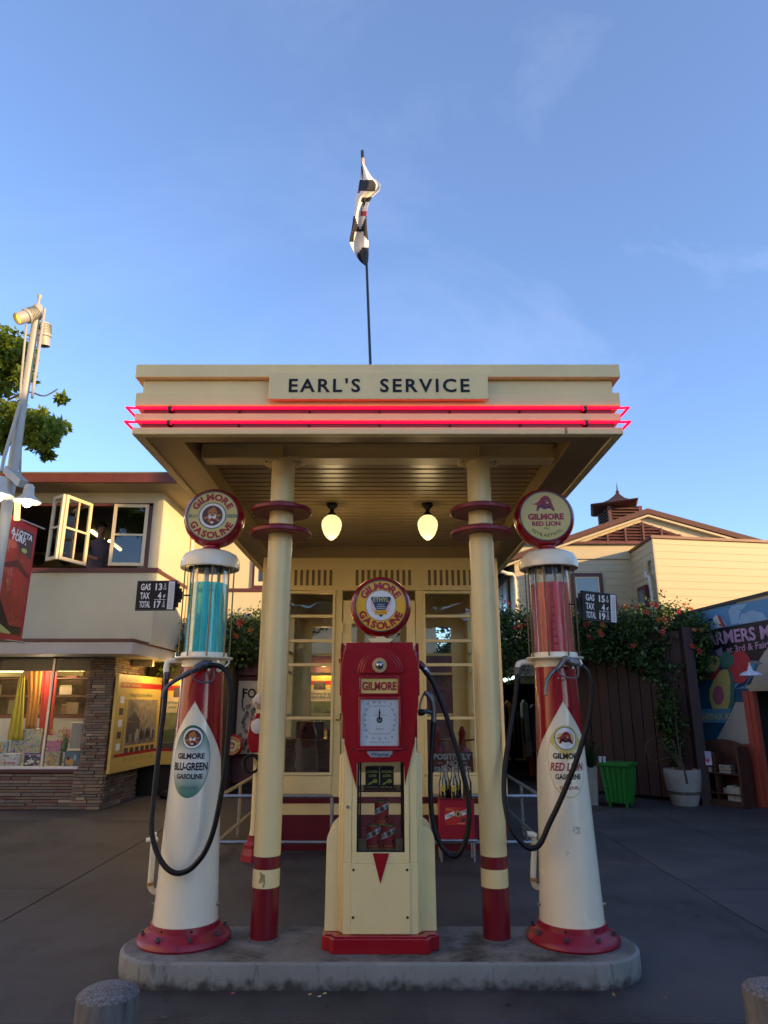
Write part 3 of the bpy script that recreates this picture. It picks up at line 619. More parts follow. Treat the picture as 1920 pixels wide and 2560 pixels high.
def visible_pump(cx, cy, side, liquid_m, kind, label):
    t = thing('visible_gas_pump', label, 'gas pump', (cx, cy, IZ), 'tall antique pumps with glass cylinders')
    A = lambda u, v, d=0: at(u, v, cy + d)
    sgn = 1 if side == 'L' else -1
    zt = 1.812; rb, rt = .200, .136                      # body top and radii
    zc = zt + .012
    # flange
    b = MB(); b.lathe((cx, cy, 0), [(.280, IZ), (.287, IZ + .012), (.281, IZ + .032), (.262, IZ + .047), (.232, IZ + .058), (.214, IZ + .076), (.209, IZ + .108), (.17, IZ + .11)], magr, 72)
    fl = b.build('base_flange', t)
    for k in range(8):
        a = R(22 + 45 * k); x, y = cx + .252 * math.cos(a), cy + .252 * math.sin(a)
        MB().lathe((x, y, 0), [(.016, IZ + .053), (.016, IZ + .06), (.010, IZ + .06), (.010, IZ + .075), (0, IZ + .077)], iron, 8).build('bolt', fl)
    for k in range(6):
        a = R(-115 + 50 * k) ; x, y = cx + .2095 * math.cos(a), cy + .2095 * math.sin(a)
        m_ = MB(); m_.lathe((0, 0, 0), [(0, .003), (.0085, .003), (.0085, 0)], ink, 10); m_.v = [(x + v[2] * math.cos(a) - v[0] * math.sin(a), y + v[2] * math.sin(a) + v[0] * math.cos(a), IZ + .092 + v[1]) for v in m_.v]; m_.build('bolt_hole', fl)
    def rad(z):
        q = (z - .25) / (zt - .25); q = max(0, min(1, q))
        return rb + (rt - rb) * (q ** 0.92)
    b = MB(); zz = [.235 + (zt - .235) * k / 24 for k in range(25)]
    b.lathe((cx, cy, 0), [(rad(z), z) for z in zz], ivory, 72); body = b.build('body', t)
    for s in (-1, 1): MB().tube([(cx + s * (rad(.33) - .005), cy - .02, .335), (cx + s * (rad(.33) + .018), cy - .02, .335)], .009, brass, 8).build('bolt', body)
    f = lambda u, v, l: Vector((cx + (rad(v) + .0012 + l * .0007) * math.sin(u / rad(v)), cy - (rad(v) + .0012 + l * .0007) * math.cos(u / rad(v)), v))
    # red upper skin with the pointed ivory opening
    za = 1.563; b = MB(); N = 40
    def half(z):
        if z >= za: return 0.0
        return min(math.pi, 4.25 * (za - z))
    rows = []; zl = za - .76
    for k in range(61):
        z = zl + (zt - zl) * k / 60
        rows.append((z, half(z)))
    vs = []; fs = []
    for z, h in rows:
        r = rad(z) + .0016
        for i in range(N + 1):
            a = h + (math.tau - 2 * h) * i / N
            vs.append((cx + r * math.sin(a), cy - r * math.cos(a), z))
    for j in range(60):
        if rows[j][1] >= math.pi - .01: continue
        for i in range(N): fs.append((j * (N + 1) + i, j * (N + 1) + i + 1, (j + 1) * (N + 1) + i + 1, (j + 1) * (N + 1) + i))
    b.add(vs, fs, red); b.build('red_paint', body)
    # oval emblem
    ez = 1.194; eh = .220; ew = .127
    if kind == 'blu':
        m = bpy.data.materials.new('green_fade_print'); m.use_nodes = True; nn = m.node_tree.nodes; ll = m.node_tree.links.new
        tcn = nn.new('ShaderNodeTexCoord'); sp = nn.new('ShaderNodeSeparateXYZ'); ll(tcn.outputs['Object'], sp.inputs[0]); rp = nn.new('ShaderNodeValToRGB'); mrn = nn.new('ShaderNodeMapRange')
        mrn.inputs['From Min'].default_value = ez - eh - IZ; mrn.inputs['From Max'].default_value = ez + eh - IZ; ll(sp.outputs['Z'], mrn.inputs['Value']); ll(mrn.outputs[0], rp.inputs[0])
        e = rp.color_ramp.elements; e[0].position = 0; e[0].color = (.05, .18, .13, 1); e[1].position = 1; e[1].color = (.01, .10, .08, 1)
        for p_, c_ in ((.14, (.14, .28, .22, 1)), (.42, (.62, .65, .60, 1)), (.58, (.60, .63, .58, 1)), (.74, (.17, .32, .27, 1)), (.9, (.03, .15, .12, 1))):
            x = e.new(p_); x.color = c_
        ll(rp.outputs[0], nn['Principled BSDF'].inputs['Base Color']); nn['Principled BSDF'].inputs['Roughness'].default_value = .3
        b = MB(); b.ell(f, 0, ez, ew, eh, green, 1, 4, 56); b.ell(f, 0, ez, ew * .97, eh * .985, m, 2, 4, 56); lion_head(b, f, .004, ez + .140, .068, 3)
        b.text(f, 'GILMORE', 0, ez + .031, .034, ink, 4, width=.178, bold=.09); b.text(f, 'BLU-GREEN', 0, ez - .032, .046, ink, 4, width=.225, bold=.09); b.text(f, 'GASOLINE', 0, ez - .092, .030, ink, 4, width=.17, bold=.09)
        b.text(f, 'DEPENDABLE', 0, ez - .160, .018, M('grey_print', (.12, .14, .14), .5), 4, width=.115, bold=.02)
    else:
        b = MB(); b.ell(f, 0, ez, ew, eh, pyel, 1, 4, 56); b.ell(f, 0, ez, ew * .955, eh * .975, ivory, 2, 4, 56)
        b.ell(f, 0, ez, ew * .95, eh * .97, pyel, 3, 3, 30, a0=R(32), a1=R(148)); b.ell(f, .0, ez + .138, .078, .078, pyel, 3.5, 1, 32); b.ell(f, 0, ez + .138, .072, .072, green, 4, 1, 32); b.ell(f, 0, ez + .138, .067, .067, wht, 5, 1, 32)
        red_lion(b, f, .0, ez + .138, .055, 6, redp, ink)
        b.text(f, 'GILMORE', 0, ez + .031, .034, ink, 4, width=.178, bold=.09); b.text(f, 'RED LION', 0, ez - .034, .050, redp, 4, width=.222, bold=.06, shear=.25); b.text(f, 'GASOLINE', 0, ez - .094, .031, ink, 4, width=.165, bold=.08)
        b.text(f, 'Plus', 0, ez - .132, .015, ink, 4, shear=.3); b.text(f, 'TETRAETHYL', 0, ez - .162, .021, redp, 4, width=.125, bold=.04)
    b.build('emblem', body)
    # stains
    rst = M('rust_stain', (.50, .43, .30), .6, var=.3, scale=30)
    if side == 'R':
        rr_ = random.Random(5); b = MB()
        for u0, v0, n_, su, sv in ((.02, .80, 5, .012, .012), (.035, .775, 6, .01, .01), (-.05, .66, 3, .01, .01), (-.21, 1.05, 4, .004, .03), (.0, 1.715, 3, .01, .004)):
            for k in range(n_): b.ell(f, u0 + rr_.gauss(0, su), v0 + rr_.gauss(0, sv), .004 + .004 * rr_.random(), .003 + .004 * rr_.random(), rst, 1 + k % 3, 1, 8)
        b.build('stain', body)
    # collar, plate, glass cylinder
    b = MB(); b.lathe((cx, cy, 0), [(rt + .002, zt - .022), (rt + .007, zt - .022), (rt + .007, zt), (.150, zt + .02), (.190, zt + .03), (.196, zt + .036), (.196, zt + .044), (.16, zt + .046), (.155, zt + .075), (0, zt + .075)], ivory, 64)
    b.build('collar', t)
    zg0 = zt + .075; zg1 = 2.500; rg = .139
    MB().lathe((cx, cy, 0), [(rg, zg0), (rg, zg1), (rg - .007, zg1), (rg - .007, zg0)], GL('cylinder_glass', (.99, 1, 1), .38), 64).build('glass_cylinder', t)
    zl1 = 2.368
    lq = MB().lathe((cx, cy, 0), [(0, zg0 + .002), (rg - .008, zg0 + .002), (rg - .008, zl1), (0, zl1)], liquid_m, 64).build('liquid', t)
    # numbered gauge ladder and inner pipe inside
    gm = MB(); px = cx + .028 * sgn + .01
    lad = M('gauge_strip', (.55, .62, .62) if kind == 'blu' else (.7, .28, .22), .3, .3)
    for k in range(9):
        z = zg0 + .02 + k * .050
        gm.box(px + .012, px + .056, cy - .052, cy - .048, z, z + .036, lad); gm.box(px + .008, px + .060, cy - .050, cy - .046, z + .036, z + .041, ink)
    gm.tube([(px + .034, cy - .045, zg0), (px + .034, cy - .045, zg1)], .004, alum, 6)
    gm.build('gauge', t)
    ip = MB(); ip.tube([(cx - .03, cy + .03, zg0), (cx - .03, cy + .03, zg1)], .018, alum, 16); ip.tube([(cx + .055, cy + .05, zg0), (cx + .055, cy + .05, zg1 - .05)], .012, brass, 12)
    ip.tube([(cx - .085, cy - .02, zg0), (cx - .085, cy - .02, zg1)], .006, brass, 8); ip.build('inner_pipe', t)
    for k in range(8):
        a = R(20 + 45 * k); r_ = .171
        MB().tube([(cx + r_ * math.cos(a), cy + r_ * math.sin(a), zt + .03), (cx + r_ * math.cos(a), cy + r_ * math.sin(a), zg1 + .03)], .0052, M('rod_bronze', (.16, .12, .07), .35, .8), 8).build('tie_rod', t)
    # cap
    b = MB(); b.lathe((cx, cy, 0), [(.155, zg1 - .02), (.203, zg1 - .024), (.207, zg1 - .020), (.207, zg1 + .01), (.202, zg1 + .04), (.182, zg1 + .078), (.14, zg1 + .100), (.08, zg1 + .110), (0, zg1 + .112)], ivory, 64)
    b.lathe((cx, cy, 0), [(.15, zg1 - .02), (.15, zg1 + .03), (0, zg1 + .03)], M('cap_inside', (.12, .11, .09), .6), 48); b.build('cap', t)
    zn = zg1 + .106
    MB().lathe((cx, cy, 0), [(.085, zn), (.078, zn + .012), (.062, zn + .022), (.056, zn + .04), (.062, zn + .065)], red, 40).build('globe_neck', t)
    globe(t, (cx + (.010 if side == 'L' else -.012), cy, 2.852), .219, R(2 if side == 'L' else -3), kind)
    return t, rad, zt

LQB = LIQ('teal_liquid', (0.08, 0.86, 0.93), (.45, .98, .98)); LQR = LIQ('red_liquid', (1.0, 0.17, 0.22), (1, .62, .62))
PLX, PRX, PY = -1.248, 1.181, 4.82
pL, radL, ztL = visible_pump(PLX, PY, 'L', LQB, 'blu', 'tall ivory and red pump with teal liquid in its glass cylinder and green oval emblem')
pR, radR, ztR = visible_pump(PRX, PY, 'R', LQR, 'lion', 'tall ivory and red pump with red liquid in its glass cylinder and red lion emblem')
rust = M('pipe_joint_rust', (.35, .2, .05), .5, .3)
# left pump: delivery elbow, hose, nozzle, lower pipe, price sign
def px3(lst, d0, d1):
    n = len(lst); return [at(u, v, d0 + (d1 - d0) * min(1, (i / (n - 1)) * (2.6 if n > 12 else 1))) for i, (u, v) in enumerate(lst)]
MB().tube(px3([(470, 1655), (445, 1652), (424, 1654), (417, 1662), (416, 1684)], PY, PY - .02), .020, ivory, 12, smooth=3).build('elbow_pipe', pL)
MB().tube(px3([(417, 1682), (411, 1764), (402, 1835), (392, 1922), (383, 2010), (379, 2072), (390, 2125), (412, 2165), (441, 2183), (475, 2173), (509, 2135), (531, 2085), (545, 2028), (557, 1960), (567, 1880), (573, 1800), (576, 1745), (573, 1700), (563, 1676), (545, 1664), (520, 1663)], PY - .02, PY - .25), .0165, black, 12, smooth=5).build('hose', pL)
MB().tube(px3([(417, 1680), (416, 1702)], PY - .02, PY - .02), .022, iron, 12).build('hose_clamp', pL)
nzl = nozzle(pL, px3([(405, 1745), (411, 1726), (430, 1706), (462, 1688), (490, 1672), (508, 1662), (530, 1662)], PY - .25, PY - .18), iron, px3([(478, 1680), (485, 1697), (505, 1706), (528, 1704), (536, 1690), (534, 1672)], PY - .24, PY - .2))
for u in (525, 547): MB().tube(px3([(u - 2, 1652), (u + 1, 1664), (u - 4, 1678)], PY - .17, PY - .2), .008, ivory, 8).build('nozzle_hook', pL)
MB().tube(px3([(572, 1650), (572, 1658), (556, 1672), (545, 1680)], PY - .05, PY - .1), .006, ivory, 8).build('bracket', pL)
MB().tube(px3([(385, 2082), (383, 2120), (377, 2195), (376, 2215), (384, 2228), (402, 2230)], PY + .0, PY + .05), .019, ivory, 12, smooth=3).build('drain_pipe', pL)
MB().tube(px3([(366, 2100), (394, 2098)], PY - .01, PY - .01), .014, ivory, 10).build('valve', pL)
for v in (2085, 2207): MB().tube(px3([(383 if v < 2100 else 376, v), (383 if v < 2100 else 376, v + 6)], PY, PY), .0235, ivory if v < 2100 else rust, 12).build('pipe_joint', pL)
# right pump
MB().tube(px3([(1335, 1657), (1312, 1656), (1298, 1659), (1294, 1668), (1294, 1678)], PY, PY - .02), .020, ivory, 12, smooth=3).build('elbow_pipe', pR)
MB().tube(px3([(1294, 1676), (1290, 1731), (1280, 1800), (1270, 1860), (1262, 1920), (1260, 1975), (1264, 2020), (1277, 2068), (1300, 2103), (1325, 2121), (1350, 2110), (1372, 2062), (1390, 2025), (1410, 1980), (1436, 1915), (1456, 1855), (1471, 1800), (1477, 1750), (1475, 1705), (1466, 1678), (1452, 1665)], PY - .02, PY - .25), .0165, black, 12, smooth=5).build('hose', pR)
MB().tube(px3([(1294, 1668), (1293, 1700)], PY - .02, PY - .02), .022, iron, 12).build('hose_clamp', pR)
nozzle(pR, px3([(1364, 1738), (1366, 1706), (1378, 1684), (1396, 1669), (1412, 1650), (1420, 1652), (1444, 1662)], PY - .26, PY - .18), M('worn_cast_metal', (.17, .165, .16), .35, .7), px3([(1392, 1672), (1400, 1686), (1420, 1694), (1442, 1694), (1446, 1680), (1442, 1664)], PY - .25, PY - .2))
for u in (1432, 1450): MB().tube(px3([(u, 1650), (u + 4, 1660), (u, 1672)], PY - .17, PY - .2), .008, ivory, 8).build('nozzle_hook', pR)
MB().tube(px3([(1333, 2092), (1336, 2110), (1333, 2180), (1334, 2206), (1342, 2217), (1360, 2218)], PY + .0, PY + .05), .019, ivory, 12, smooth=3).build('drain_pipe', pR)
MB().tube(px3([(1313, 2084), (1332, 2086), (1340, 2090)], PY - .01, PY - .01), .018, ivory, 10).build('valve', pR)
MB().tube(px3([(1312, 2070), (1318, 2102)], PY - .03, PY - .03), .010, iron, 8).build('valve', pR)
for v in (2110, 2196): MB().tube(px3([(1334, v), (1334, v + 6)], PY, PY), .0235, rust, 12).build('pipe_joint', pR)

def price_sign(pump, c, yaw, roll, sgn, gas, total):
    """black two-tone price board on an arm; c: board centre"""
    c = Vector(c); Rm = Matrix.Rotation(yaw, 3, 'Z') @ Matrix.Rotation(roll, 3, 'Y')
    ex, ez, n = Rm @ Vector((1, 0, 0)), Rm @ Vector((0, 0, 1)), Rm @ Vector((0, -1, 0))
    b = MB(); wd, ht = .285, .212
    P = lambda u, v, d: c + ex * u + ez * v + n * d
    b.hexa(P(-wd / 2, -ht / 2, -.012), P(wd / 2, -ht / 2, -.012), P(wd / 2, ht / 2, -.012), P(-wd / 2, ht / 2, -.012), n * .024, blk)
    s = b.build('price_sign', pump, bevel=.003)
    b = MB(); h = -sgn * wd / 2
    for (z0, z1, l) in ((-.085, .085, .02), (-.05, .05, .038), (-.028, .028, .052)):
        b.hexa(P(-sgn * (-wd / 2 - 0.0), z0, -.006), P(-sgn * (-wd / 2 - l), z0, -.006), P(-sgn * (-wd / 2 - l), z1, -.006), P(-sgn * (-wd / 2 - 0.0), z1, -.006), n * .012, blk)
    b.tube([P(sgn * (wd / 2 + .05), 0, 0), P(sgn * (wd / 2 + .11), 0, 0)], .006, blk, 8); b.build('bracket', s)
    f = plane(c + n * .0125, ex, ez, n)
    b = MB()
    for z in (.101, -.101): b.rect(f, -.14, .14, z - .002, z + .002, M('sign_edge', (.04, .05, .06), .4), 1)
    for row, (a, v_, c_) in enumerate((('GAS', gas, '1/2'), ('TAX', '4', '¢'), ('TOTAL', total, '1/2'))):
        z = (.062, -.001, -.062)[row]
        b.text(f, a, -.112, z, .046, wht, 1, width=(.070, .068, .078)[row], align='L', bold=.06)
        b.text(f, v_, .043, z, .048, wht, 1, align='R', width=.044 if len(v_) == 2 else .026, bold=.07) if False else b.text(f, v_, .018 if len(v_) == 2 else .028, z, .048, wht, 1, width=.048 if len(v_) == 2 else .026, bold=.07)
        if row == 1: b.text(f, '¢', .062, z, .024, wht, 1, width=.016, bold=.06)
        else:
            b.text(f, '3', .062, z + .014, .020, wht, 1, bold=.03); b.rect(f, .052, .072, z - .001, z + .001, wht, 1); b.text(f, '10', .062, z - .014, .018, wht, 1, bold=.02)
    b.rect(f, -.008, .074, -.031, -.028, wht, 1)
    b.rect(f, .088, .132, -.098, .098, wht, 1)
    gp = M('grey_print', (.12, .14, .14), .5)
    for k in range(15): b.rect(f, .093, .127, .082 - k * .0122, .0835 - k * .0122, gp, 2)
    b.rect(f, .109, .110, -.095, .08, gp, 2)
    for k in range(14): b.text(f, str(k + 1), .101, .076 - k * .0122, .005, gp, 2); b.text(f, '%d' % (19 * (k + 1)), .118, .076 - k * .0122, .005, gp, 2)
    b.build('lettering', s)
price_sign(pL, at(391, 1489, PY + .0), R(-3), R(0), 1, '13', '17')
price_sign(pR, at(1497, 1518, PY + .05), R(16), R(3.5), -1, '15', '19')

# ================================================================== CENTRAL COMPUTING PUMP
CP = Vector((-.022, 4.60, IZ)); Y0 = 4.60
cpm = thing('dial_gas_pump', 'art deco cream and red pump with clock dial and glass oil can case', 'gas pump', CP)
def X(u, v, y=Y0): return at(u, v, y).x
def Zz(v, y=Y0): return at(950, v, y).z
cxp = -.021
# plinth
zp = .222
b = MB(); b.prism([(cxp - .352, 4.62), (cxp - .352, 5.13), (cxp + .352, 5.13), (cxp + .352, 4.62), (cxp + .302, 4.595), (cxp + .300, 4.56), (cxp + .28, 4.545), (cxp - .28, 4.545), (cxp - .300, 4.56), (cxp - .302, 4.595)], IZ, zp - .008, red, 'z')
b.prism([(cxp - .335, 4.61), (cxp - .335, 5.12), (cxp + .335, 5.12), (cxp + .335, 4.61), (cxp + .29, 4.605), (cxp + .27, 4.565), (cxp - .27, 4.565), (cxp - .29, 4.605)], zp - .008, zp, red, 'z')
pb = b.build('plinth', cpm, bevel=.004)
zsh = .805; zcase0 = Zz(2131, 4.59); zcase1 = Zz(1906, 4.59); zhb = zcase1; ztop = Zz(1605, 4.68)
# shoulders with rounded tops (either side)
for s in (-1, 1):
    pts = [(cxp + s * .18, zp), (cxp + s * .341, zp), (cxp + s * .338, zsh - .085)]
    for k in range(1, 9):
        a = math.pi / 2 * k / 8; pts.append((cxp + s * (.263 + .075 * math.cos(a)), zsh - .085 + .085 * math.sin(a)))
    pts.append((cxp + s * .18, zsh))
    if s < 0: pts = pts[::-1]
    MB().prism(pts, 4.665, 5.06, cream).build('shoulder', cpm, bevel=.004)
    # fluted steps
    for k, (xa, xb, y0, zz1) in enumerate(((.235, .264, 4.645, 1.235), (.205, .246, 4.622, 1.245))):
        b = MB(); b.box(min(cxp + s * xa, cxp + s * xb), max(cxp + s * xa, cxp + s * xb), y0, 5.07, zp, zz1 - .0, cream); b.build('side_step', cpm, bevel=.01)
# lower body, front panel
b = MB(); b.box(cxp - .228, cxp + .228, 4.60, 5.08, zp, zcase0 - .06, cream); b.build('lower_body', cpm, bevel=.004)
b = MB(); b.box(cxp - .180, cxp + .180, 4.592, 4.60, zp + .004, zcase0 - .064, cream); fp = b.build('front_panel', cpm, bevel=.003)
for dx in (-.165, .162):
    for z in (Zz(2294, 4.59), Zz(2175, 4.59)): MB().lathe((cxp + dx, 4.592, z), [(0, -.004), (.0075, -.003), (.0075, .001)], ink, 12, axis='y').build('screw', fp)
# case: posts, sill, shelf, glass
b = MB()
for s in (-1, 1): b.box(min(cxp + s * .178, cxp + s * .228), max(cxp + s * .178, cxp + s * .228), 4.60, 4.66, zcase0 - .06, zhb + .2, cream); b.box(min(cxp + s * .178, cxp + s * .228), max(cxp + s * .178, cxp + s * .228), 5.02, 5.08, zcase0 - .06, zhb + .2, cream)
b.build('corner_post', cpm, bevel=.004)
for s in (-1, 1): MB().box(min(cxp + s * .188, cxp + s * .226), max(cxp + s * .188, cxp + s * .226), 4.66, 5.02, zcase0 - .06, zhb + .2, cream).build('case_side', cpm)
xo, xi = .177, .148
fr_ = MB()
for y0_, y1_ in ((4.592, 4.6),):
    fr_.box(cxp - xo, cxp - xi, y0_, y1_ + .03, zcase0 - .0635, zhb, cream); fr_.box(cxp + xi, cxp + xo, y0_, y1_ + .03, zcase0 - .0635, zhb, cream); fr_.box(cxp - xi, cxp + xi, y0_, y1_ + .03, zcase0 - .0635, zcase0, cream)
fr_.build('case_frame', cpm, bevel=.002)
for y0_ in (4.598, 5.04):
    gk = MB(); gk.box(cxp - xi, cxp - xi + .012, y0_, y0_ + .012, zcase0, zhb, blk); gk.box(cxp + xi - .012, cxp + xi, y0_, y0_ + .012, zcase0, zhb, blk); gk.box(cxp - xi + .012, cxp + xi - .012, y0_, y0_ + .012, zcase0, zcase0 + .006, blk)
    gk.build('gasket', cpm)
MB().box(cxp - .178, cxp + .178, 4.63, 5.06, zcase0 - .055, zcase0 - .005, M('case_floor', (.30, .29, .24), .5)).build('case_floor', cpm)
MB().box(cxp - xi + .012, cxp + xi - .012, 4.603, 4.606, zcase0 + .006, zhb, cglass).build('case_glass', cpm)
MB().box(cxp - xi + .012, cxp + xi - .012, 5.044, 5.047, zcase0 + .006, zhb, cglass).build('case_glass', cpm)
zs = Zz(1976, 4.68)
MB().box(cxp - .175, cxp + .175, 4.64, 5.0, zs - .006, zs, GL('shelf_glass', (.62, .75, .70), 1.2)).build('glass_shelf', cpm)
MB().lathe((Vector((X(870, 2017, 4.6), 4.6, Zz(2017)))), [(0, -.012), (.007, -.012), (.010, -.006), (.010, 0)], steel, 16, axis='y').build('lock', cpm)
# red head: outline extruded, with red tapering down beside the case
def H(u, v): p = at(u, v, 4.585); return (p.x, p.z)
out = [(866, 1606), (1031, 1605), (1034, 1624), (1037, 1628), (1044, 1655), (1046, 1675), (1046, 1765), (1043, 1790), (1038, 1812), (1037, 1856), (1012, 1962), (1010, 1905), (892, 1907), (892, 1974), (861, 1860), (861, 1812), (855, 1785), (853, 1765), (852, 1675), (855, 1655), (860, 1628), (863, 1624)]
b = MB(); b.prism([H(u, v) for u, v in out[::-1]][::-1], 4.585, 4.60, red); b.build('red_face', cpm, bevel=.003)
zc_ = Zz(1906, 4.59)
xl_, xr_ = X(857, 1700), X(1042, 1700)
hb = MB(); hb.box(xl_, xr_, 4.60, 5.08, zc_ + .14, Zz(1628, 4.6), red); hb.box(xl_ + .02, xr_ - .02, 4.66, 5.02, zc_ + .001, zc_ + .14, red)
hb.build('head', cpm, bevel=.012)
hb = MB(); hb.prism([(4.60, Zz(1630, 4.6)), (4.60, Zz(1622, 4.6)), (4.63, Zz(1605, 4.62)), (5.05, Zz(1605, 4.62)), (5.08, Zz(1630, 4.6))], X(863, 1620), X(1034, 1620), red, 'x')
hb.build('head_top', cpm, bevel=.008)
for s, u in ((-1, 853), (1, 1046)):
    x = X(u, 1700, 4.8); b = MB(); pts = [(4.66, 1.60), (4.64, 1.66), (4.64, 1.88), (4.69, 1.945), (4.97, 1.945), (5.02, 1.88), (5.02, 1.66), (4.98, 1.60)]
    b.prism(pts, min(x, x - s * .02), max(x, x - s * .02), red, 'x'); b.build('side_bulge', cpm, bevel=.006)
MB().lathe((X(851, 1652, 4.75), 4.75, Zz(1652, 4.75)), [(0, -.012), (.014, -.01), (.014, .01)], red, 12, axis='x').build('side_knob', cpm)
# arch relief and lamp lens
ca = (X(951, 1684), Zz(1684)); 
for r_, y_ in ((.150, 4.577), (.135, 4.572), (.118, 4.566)):
    pts = [(ca[0] + r_ * math.cos(math.pi * k / 24), ca[1] + r_ * 1.06 * math.sin(math.pi * k / 24)) for k in range(25)]
    MB().prism(pts[::-1], y_, 4.586, red).build('arch', cpm, bevel=.004)
lc = (X(949, 1664), 4.566, Zz(1664))
MB().lathe(lc, [(0, -.006), (.045, -.006), (.0475, -.002), (.0475, .002)], M('lens_ring', (.55, .42, .20), .35), 36, axis='y').build('lamp_ring', cpm)
b = MB(); fl_ = plane((lc[0], 4.5598, lc[2]), (1, 0, 0), (0, 0, 1), (0, -1, 0))
for k in range(16): a = math.tau * k / 16; b.ell(fl_, .040 * math.cos(a), .040 * math.sin(a), .0028, .0028, ink, 1, 1, 6)
b.build('ring_marks', cpm)
MB().lathe(lc, [(0, -.03), (.012, -.028), (.022, -.02), (.028, -.010), (.029, -.005)], M('faceted_lens', (.35, .36, .38), .08, .9), 12, axis='y').build('lamp_lens', cpm)
# yellow name plate, dial
def frame(u0, u1, v0, v1, tk, m, y=4.585, d=.016, nm='frame'):
    a, c_, z1, z0 = X(u0, v0, y), X(u1, v0, y), Zz(v0, y), Zz(v1, y); b = MB()
    b.box(a - tk, a, y - d, y, z0 - tk, z1 + tk, m); b.box(c_, c_ + tk, y - d, y, z0 - tk, z1 + tk, m); b.box(a, c_, y - d, y, z1, z1 + tk, m); b.box(a, c_, y - d, y, z0 - tk, z0, m)
    b.build(nm, cpm, bevel=.004); return a, c_, z0, z1
a, c_, z0, z1 = frame(903, 994, 1696, 1733, .012, red, nm='plate_frame')
f = plane(((a + c_) / 2, 4.582, (z0 + z1) / 2), (1, 0, 0), (0, 0, 1), (0, -1, 0)); b = MB(); b.rect(f, a - (a + c_) / 2, c_ - (a + c_) / 2, -(z1 - z0) / 2, (z1 - z0) / 2, pyel, 0); b.text(f, 'GILMORE', 0, 0, .052, redp, 2, width=(c_ - a) * .94, bold=.10); b.build('name_plate', cpm)
a, c_, z0, z1 = frame(902, 996, 1748, 1864, .014, red, d=.02, nm='dial_frame')
mx_, mz_ = (a + c_) / 2, (z0 + z1) / 2; W2, H2 = (c_ - a) / 2, (z1 - z0) / 2
f = plane((mx_, 4.582, mz_), (1, 0, 0), (0, 0, 1), (0, -1, 0)); b = MB(); face = M('dial_white', (.74, .80, .82), .35, var=.03); gi = M('dial_ink', (.10, .12, .14), .5)
b.rect(f, -W2, W2, -H2, H2, face, 0)
def line2(p, q, t, m, lay=1):
    p = Vector(p); q = Vector(q); d = (q - p).normalized(); nn_ = Vector((-d.y, d.x)) * t / 2
    b.poly(f, [tuple(p - nn_), tuple(q - nn_), tuple(q + nn_), tuple(p + nn_)], m, lay)
oct_ = [(-.25, .70), (.25, .70)] + [(.25 + .09 * math.sin(math.pi * k / 10) * 2.0, .70 - 1.2 * k / 10) for k in range(1, 10)] + [(.25, -.50), (-.25, -.50)] + [(-.25 - .09 * math.sin(math.pi * k / 10) * 2.0, -.50 + 1.2 * k / 10) for k in range(1, 10)]
oct_ = [(x * W2 * 2.05, y * H2) for x, y in oct_]
for i in range(len(oct_)): line2(oct_[i], oct_[(i + 1) % len(oct_)], .0018, gi)
nums = [('0', 0, .86), ('1', .29, .86), ('2', .62, .80), ('3', .72, .55), ('4', .75, .33), ('5', .77, .10), ('6', .75, -.12), ('7', .74, -.34), ('8', .66, -.62), ('9', .32, -.68), ('10', 0, -.70), ('11', -.32, -.68), ('12', -.68, -.62), ('13', -.74, -.34), ('14', -.75, -.12), ('15', -.77, .10), ('16', -.75, .33), ('17', -.72, .55), ('18', -.62, .80), ('19', -.29, .86)]
for s_, x, y in nums:
    b.text(f, s_, x * W2, y * H2, .0135, gi, 1, bold=.05)
for k in range(20):
    an = math.pi / 2 - math.tau * k / 20; c0, s0 = math.cos(an), math.sin(an); q = min(.5 * W2 * 1.25 / max(abs(c0), .01), .62 * H2 / max(abs(s0), .01)); line2((c0 * q * .90, s0 * q * .90 + .1 * H2), (c0 * q, s0 * q + .1 * H2), .0012, gi)
b.text(f, 'GALLONS', -.14 * W2, .30 * H2, .006, gi, 1, width=.05); b.text(f, 'SALE', .26 * W2, .30 * H2, .006, gi, 1, width=.03)
b.text(f, 'Gilmore', 0, -.28 * H2, .010, M('dial_gold', (.25, .22, .12), .5), 1, shear=.3); b.text(f, 'WAYNE PUMP CO.', -.32 * W2, -.86 * H2, .006, gi, 1, width=.05); b.text(f, 'FORT WAYNE', .32 * W2, -.86 * H2, .006, gi, 1, width=.05); b.text(f, 'No', 0, -.84 * H2, .008, gi, 1)
b.ell(f, 0, .10 * H2, .019, .019, M('dial_hub', (.10, .09, .09), .35, .5), 3, 1, 24); b.ell(f, 0, .10 * H2, .010, .010, steel, 4, 1, 16)
line2((0, .10 * H2), (0, .44 * H2), .007, ink, 5); b.poly(f, [(-.0065, .36 * H2), (0, .62 * H2), (.0065, .36 * H2)], ink, 5)
b.build('dial', cpm)
MB().box(a, c_, 4.567, 4.569, z0, z1, GL('dial_glass', (.98, .98, .98), .5)).build('dial_glass', cpm)
for u, v in ((884, 1680), (884, 1703), (1013, 1678), (1013, 1701), (881, 1873), (1016, 1871)):
    MB().lathe((X(u, v, 4.585), 4.585, Zz(v, 4.585)), [(0, -.004), (.006, -.003), (.006, .001)], ink, 10, axis='y').build('screw', cpm)
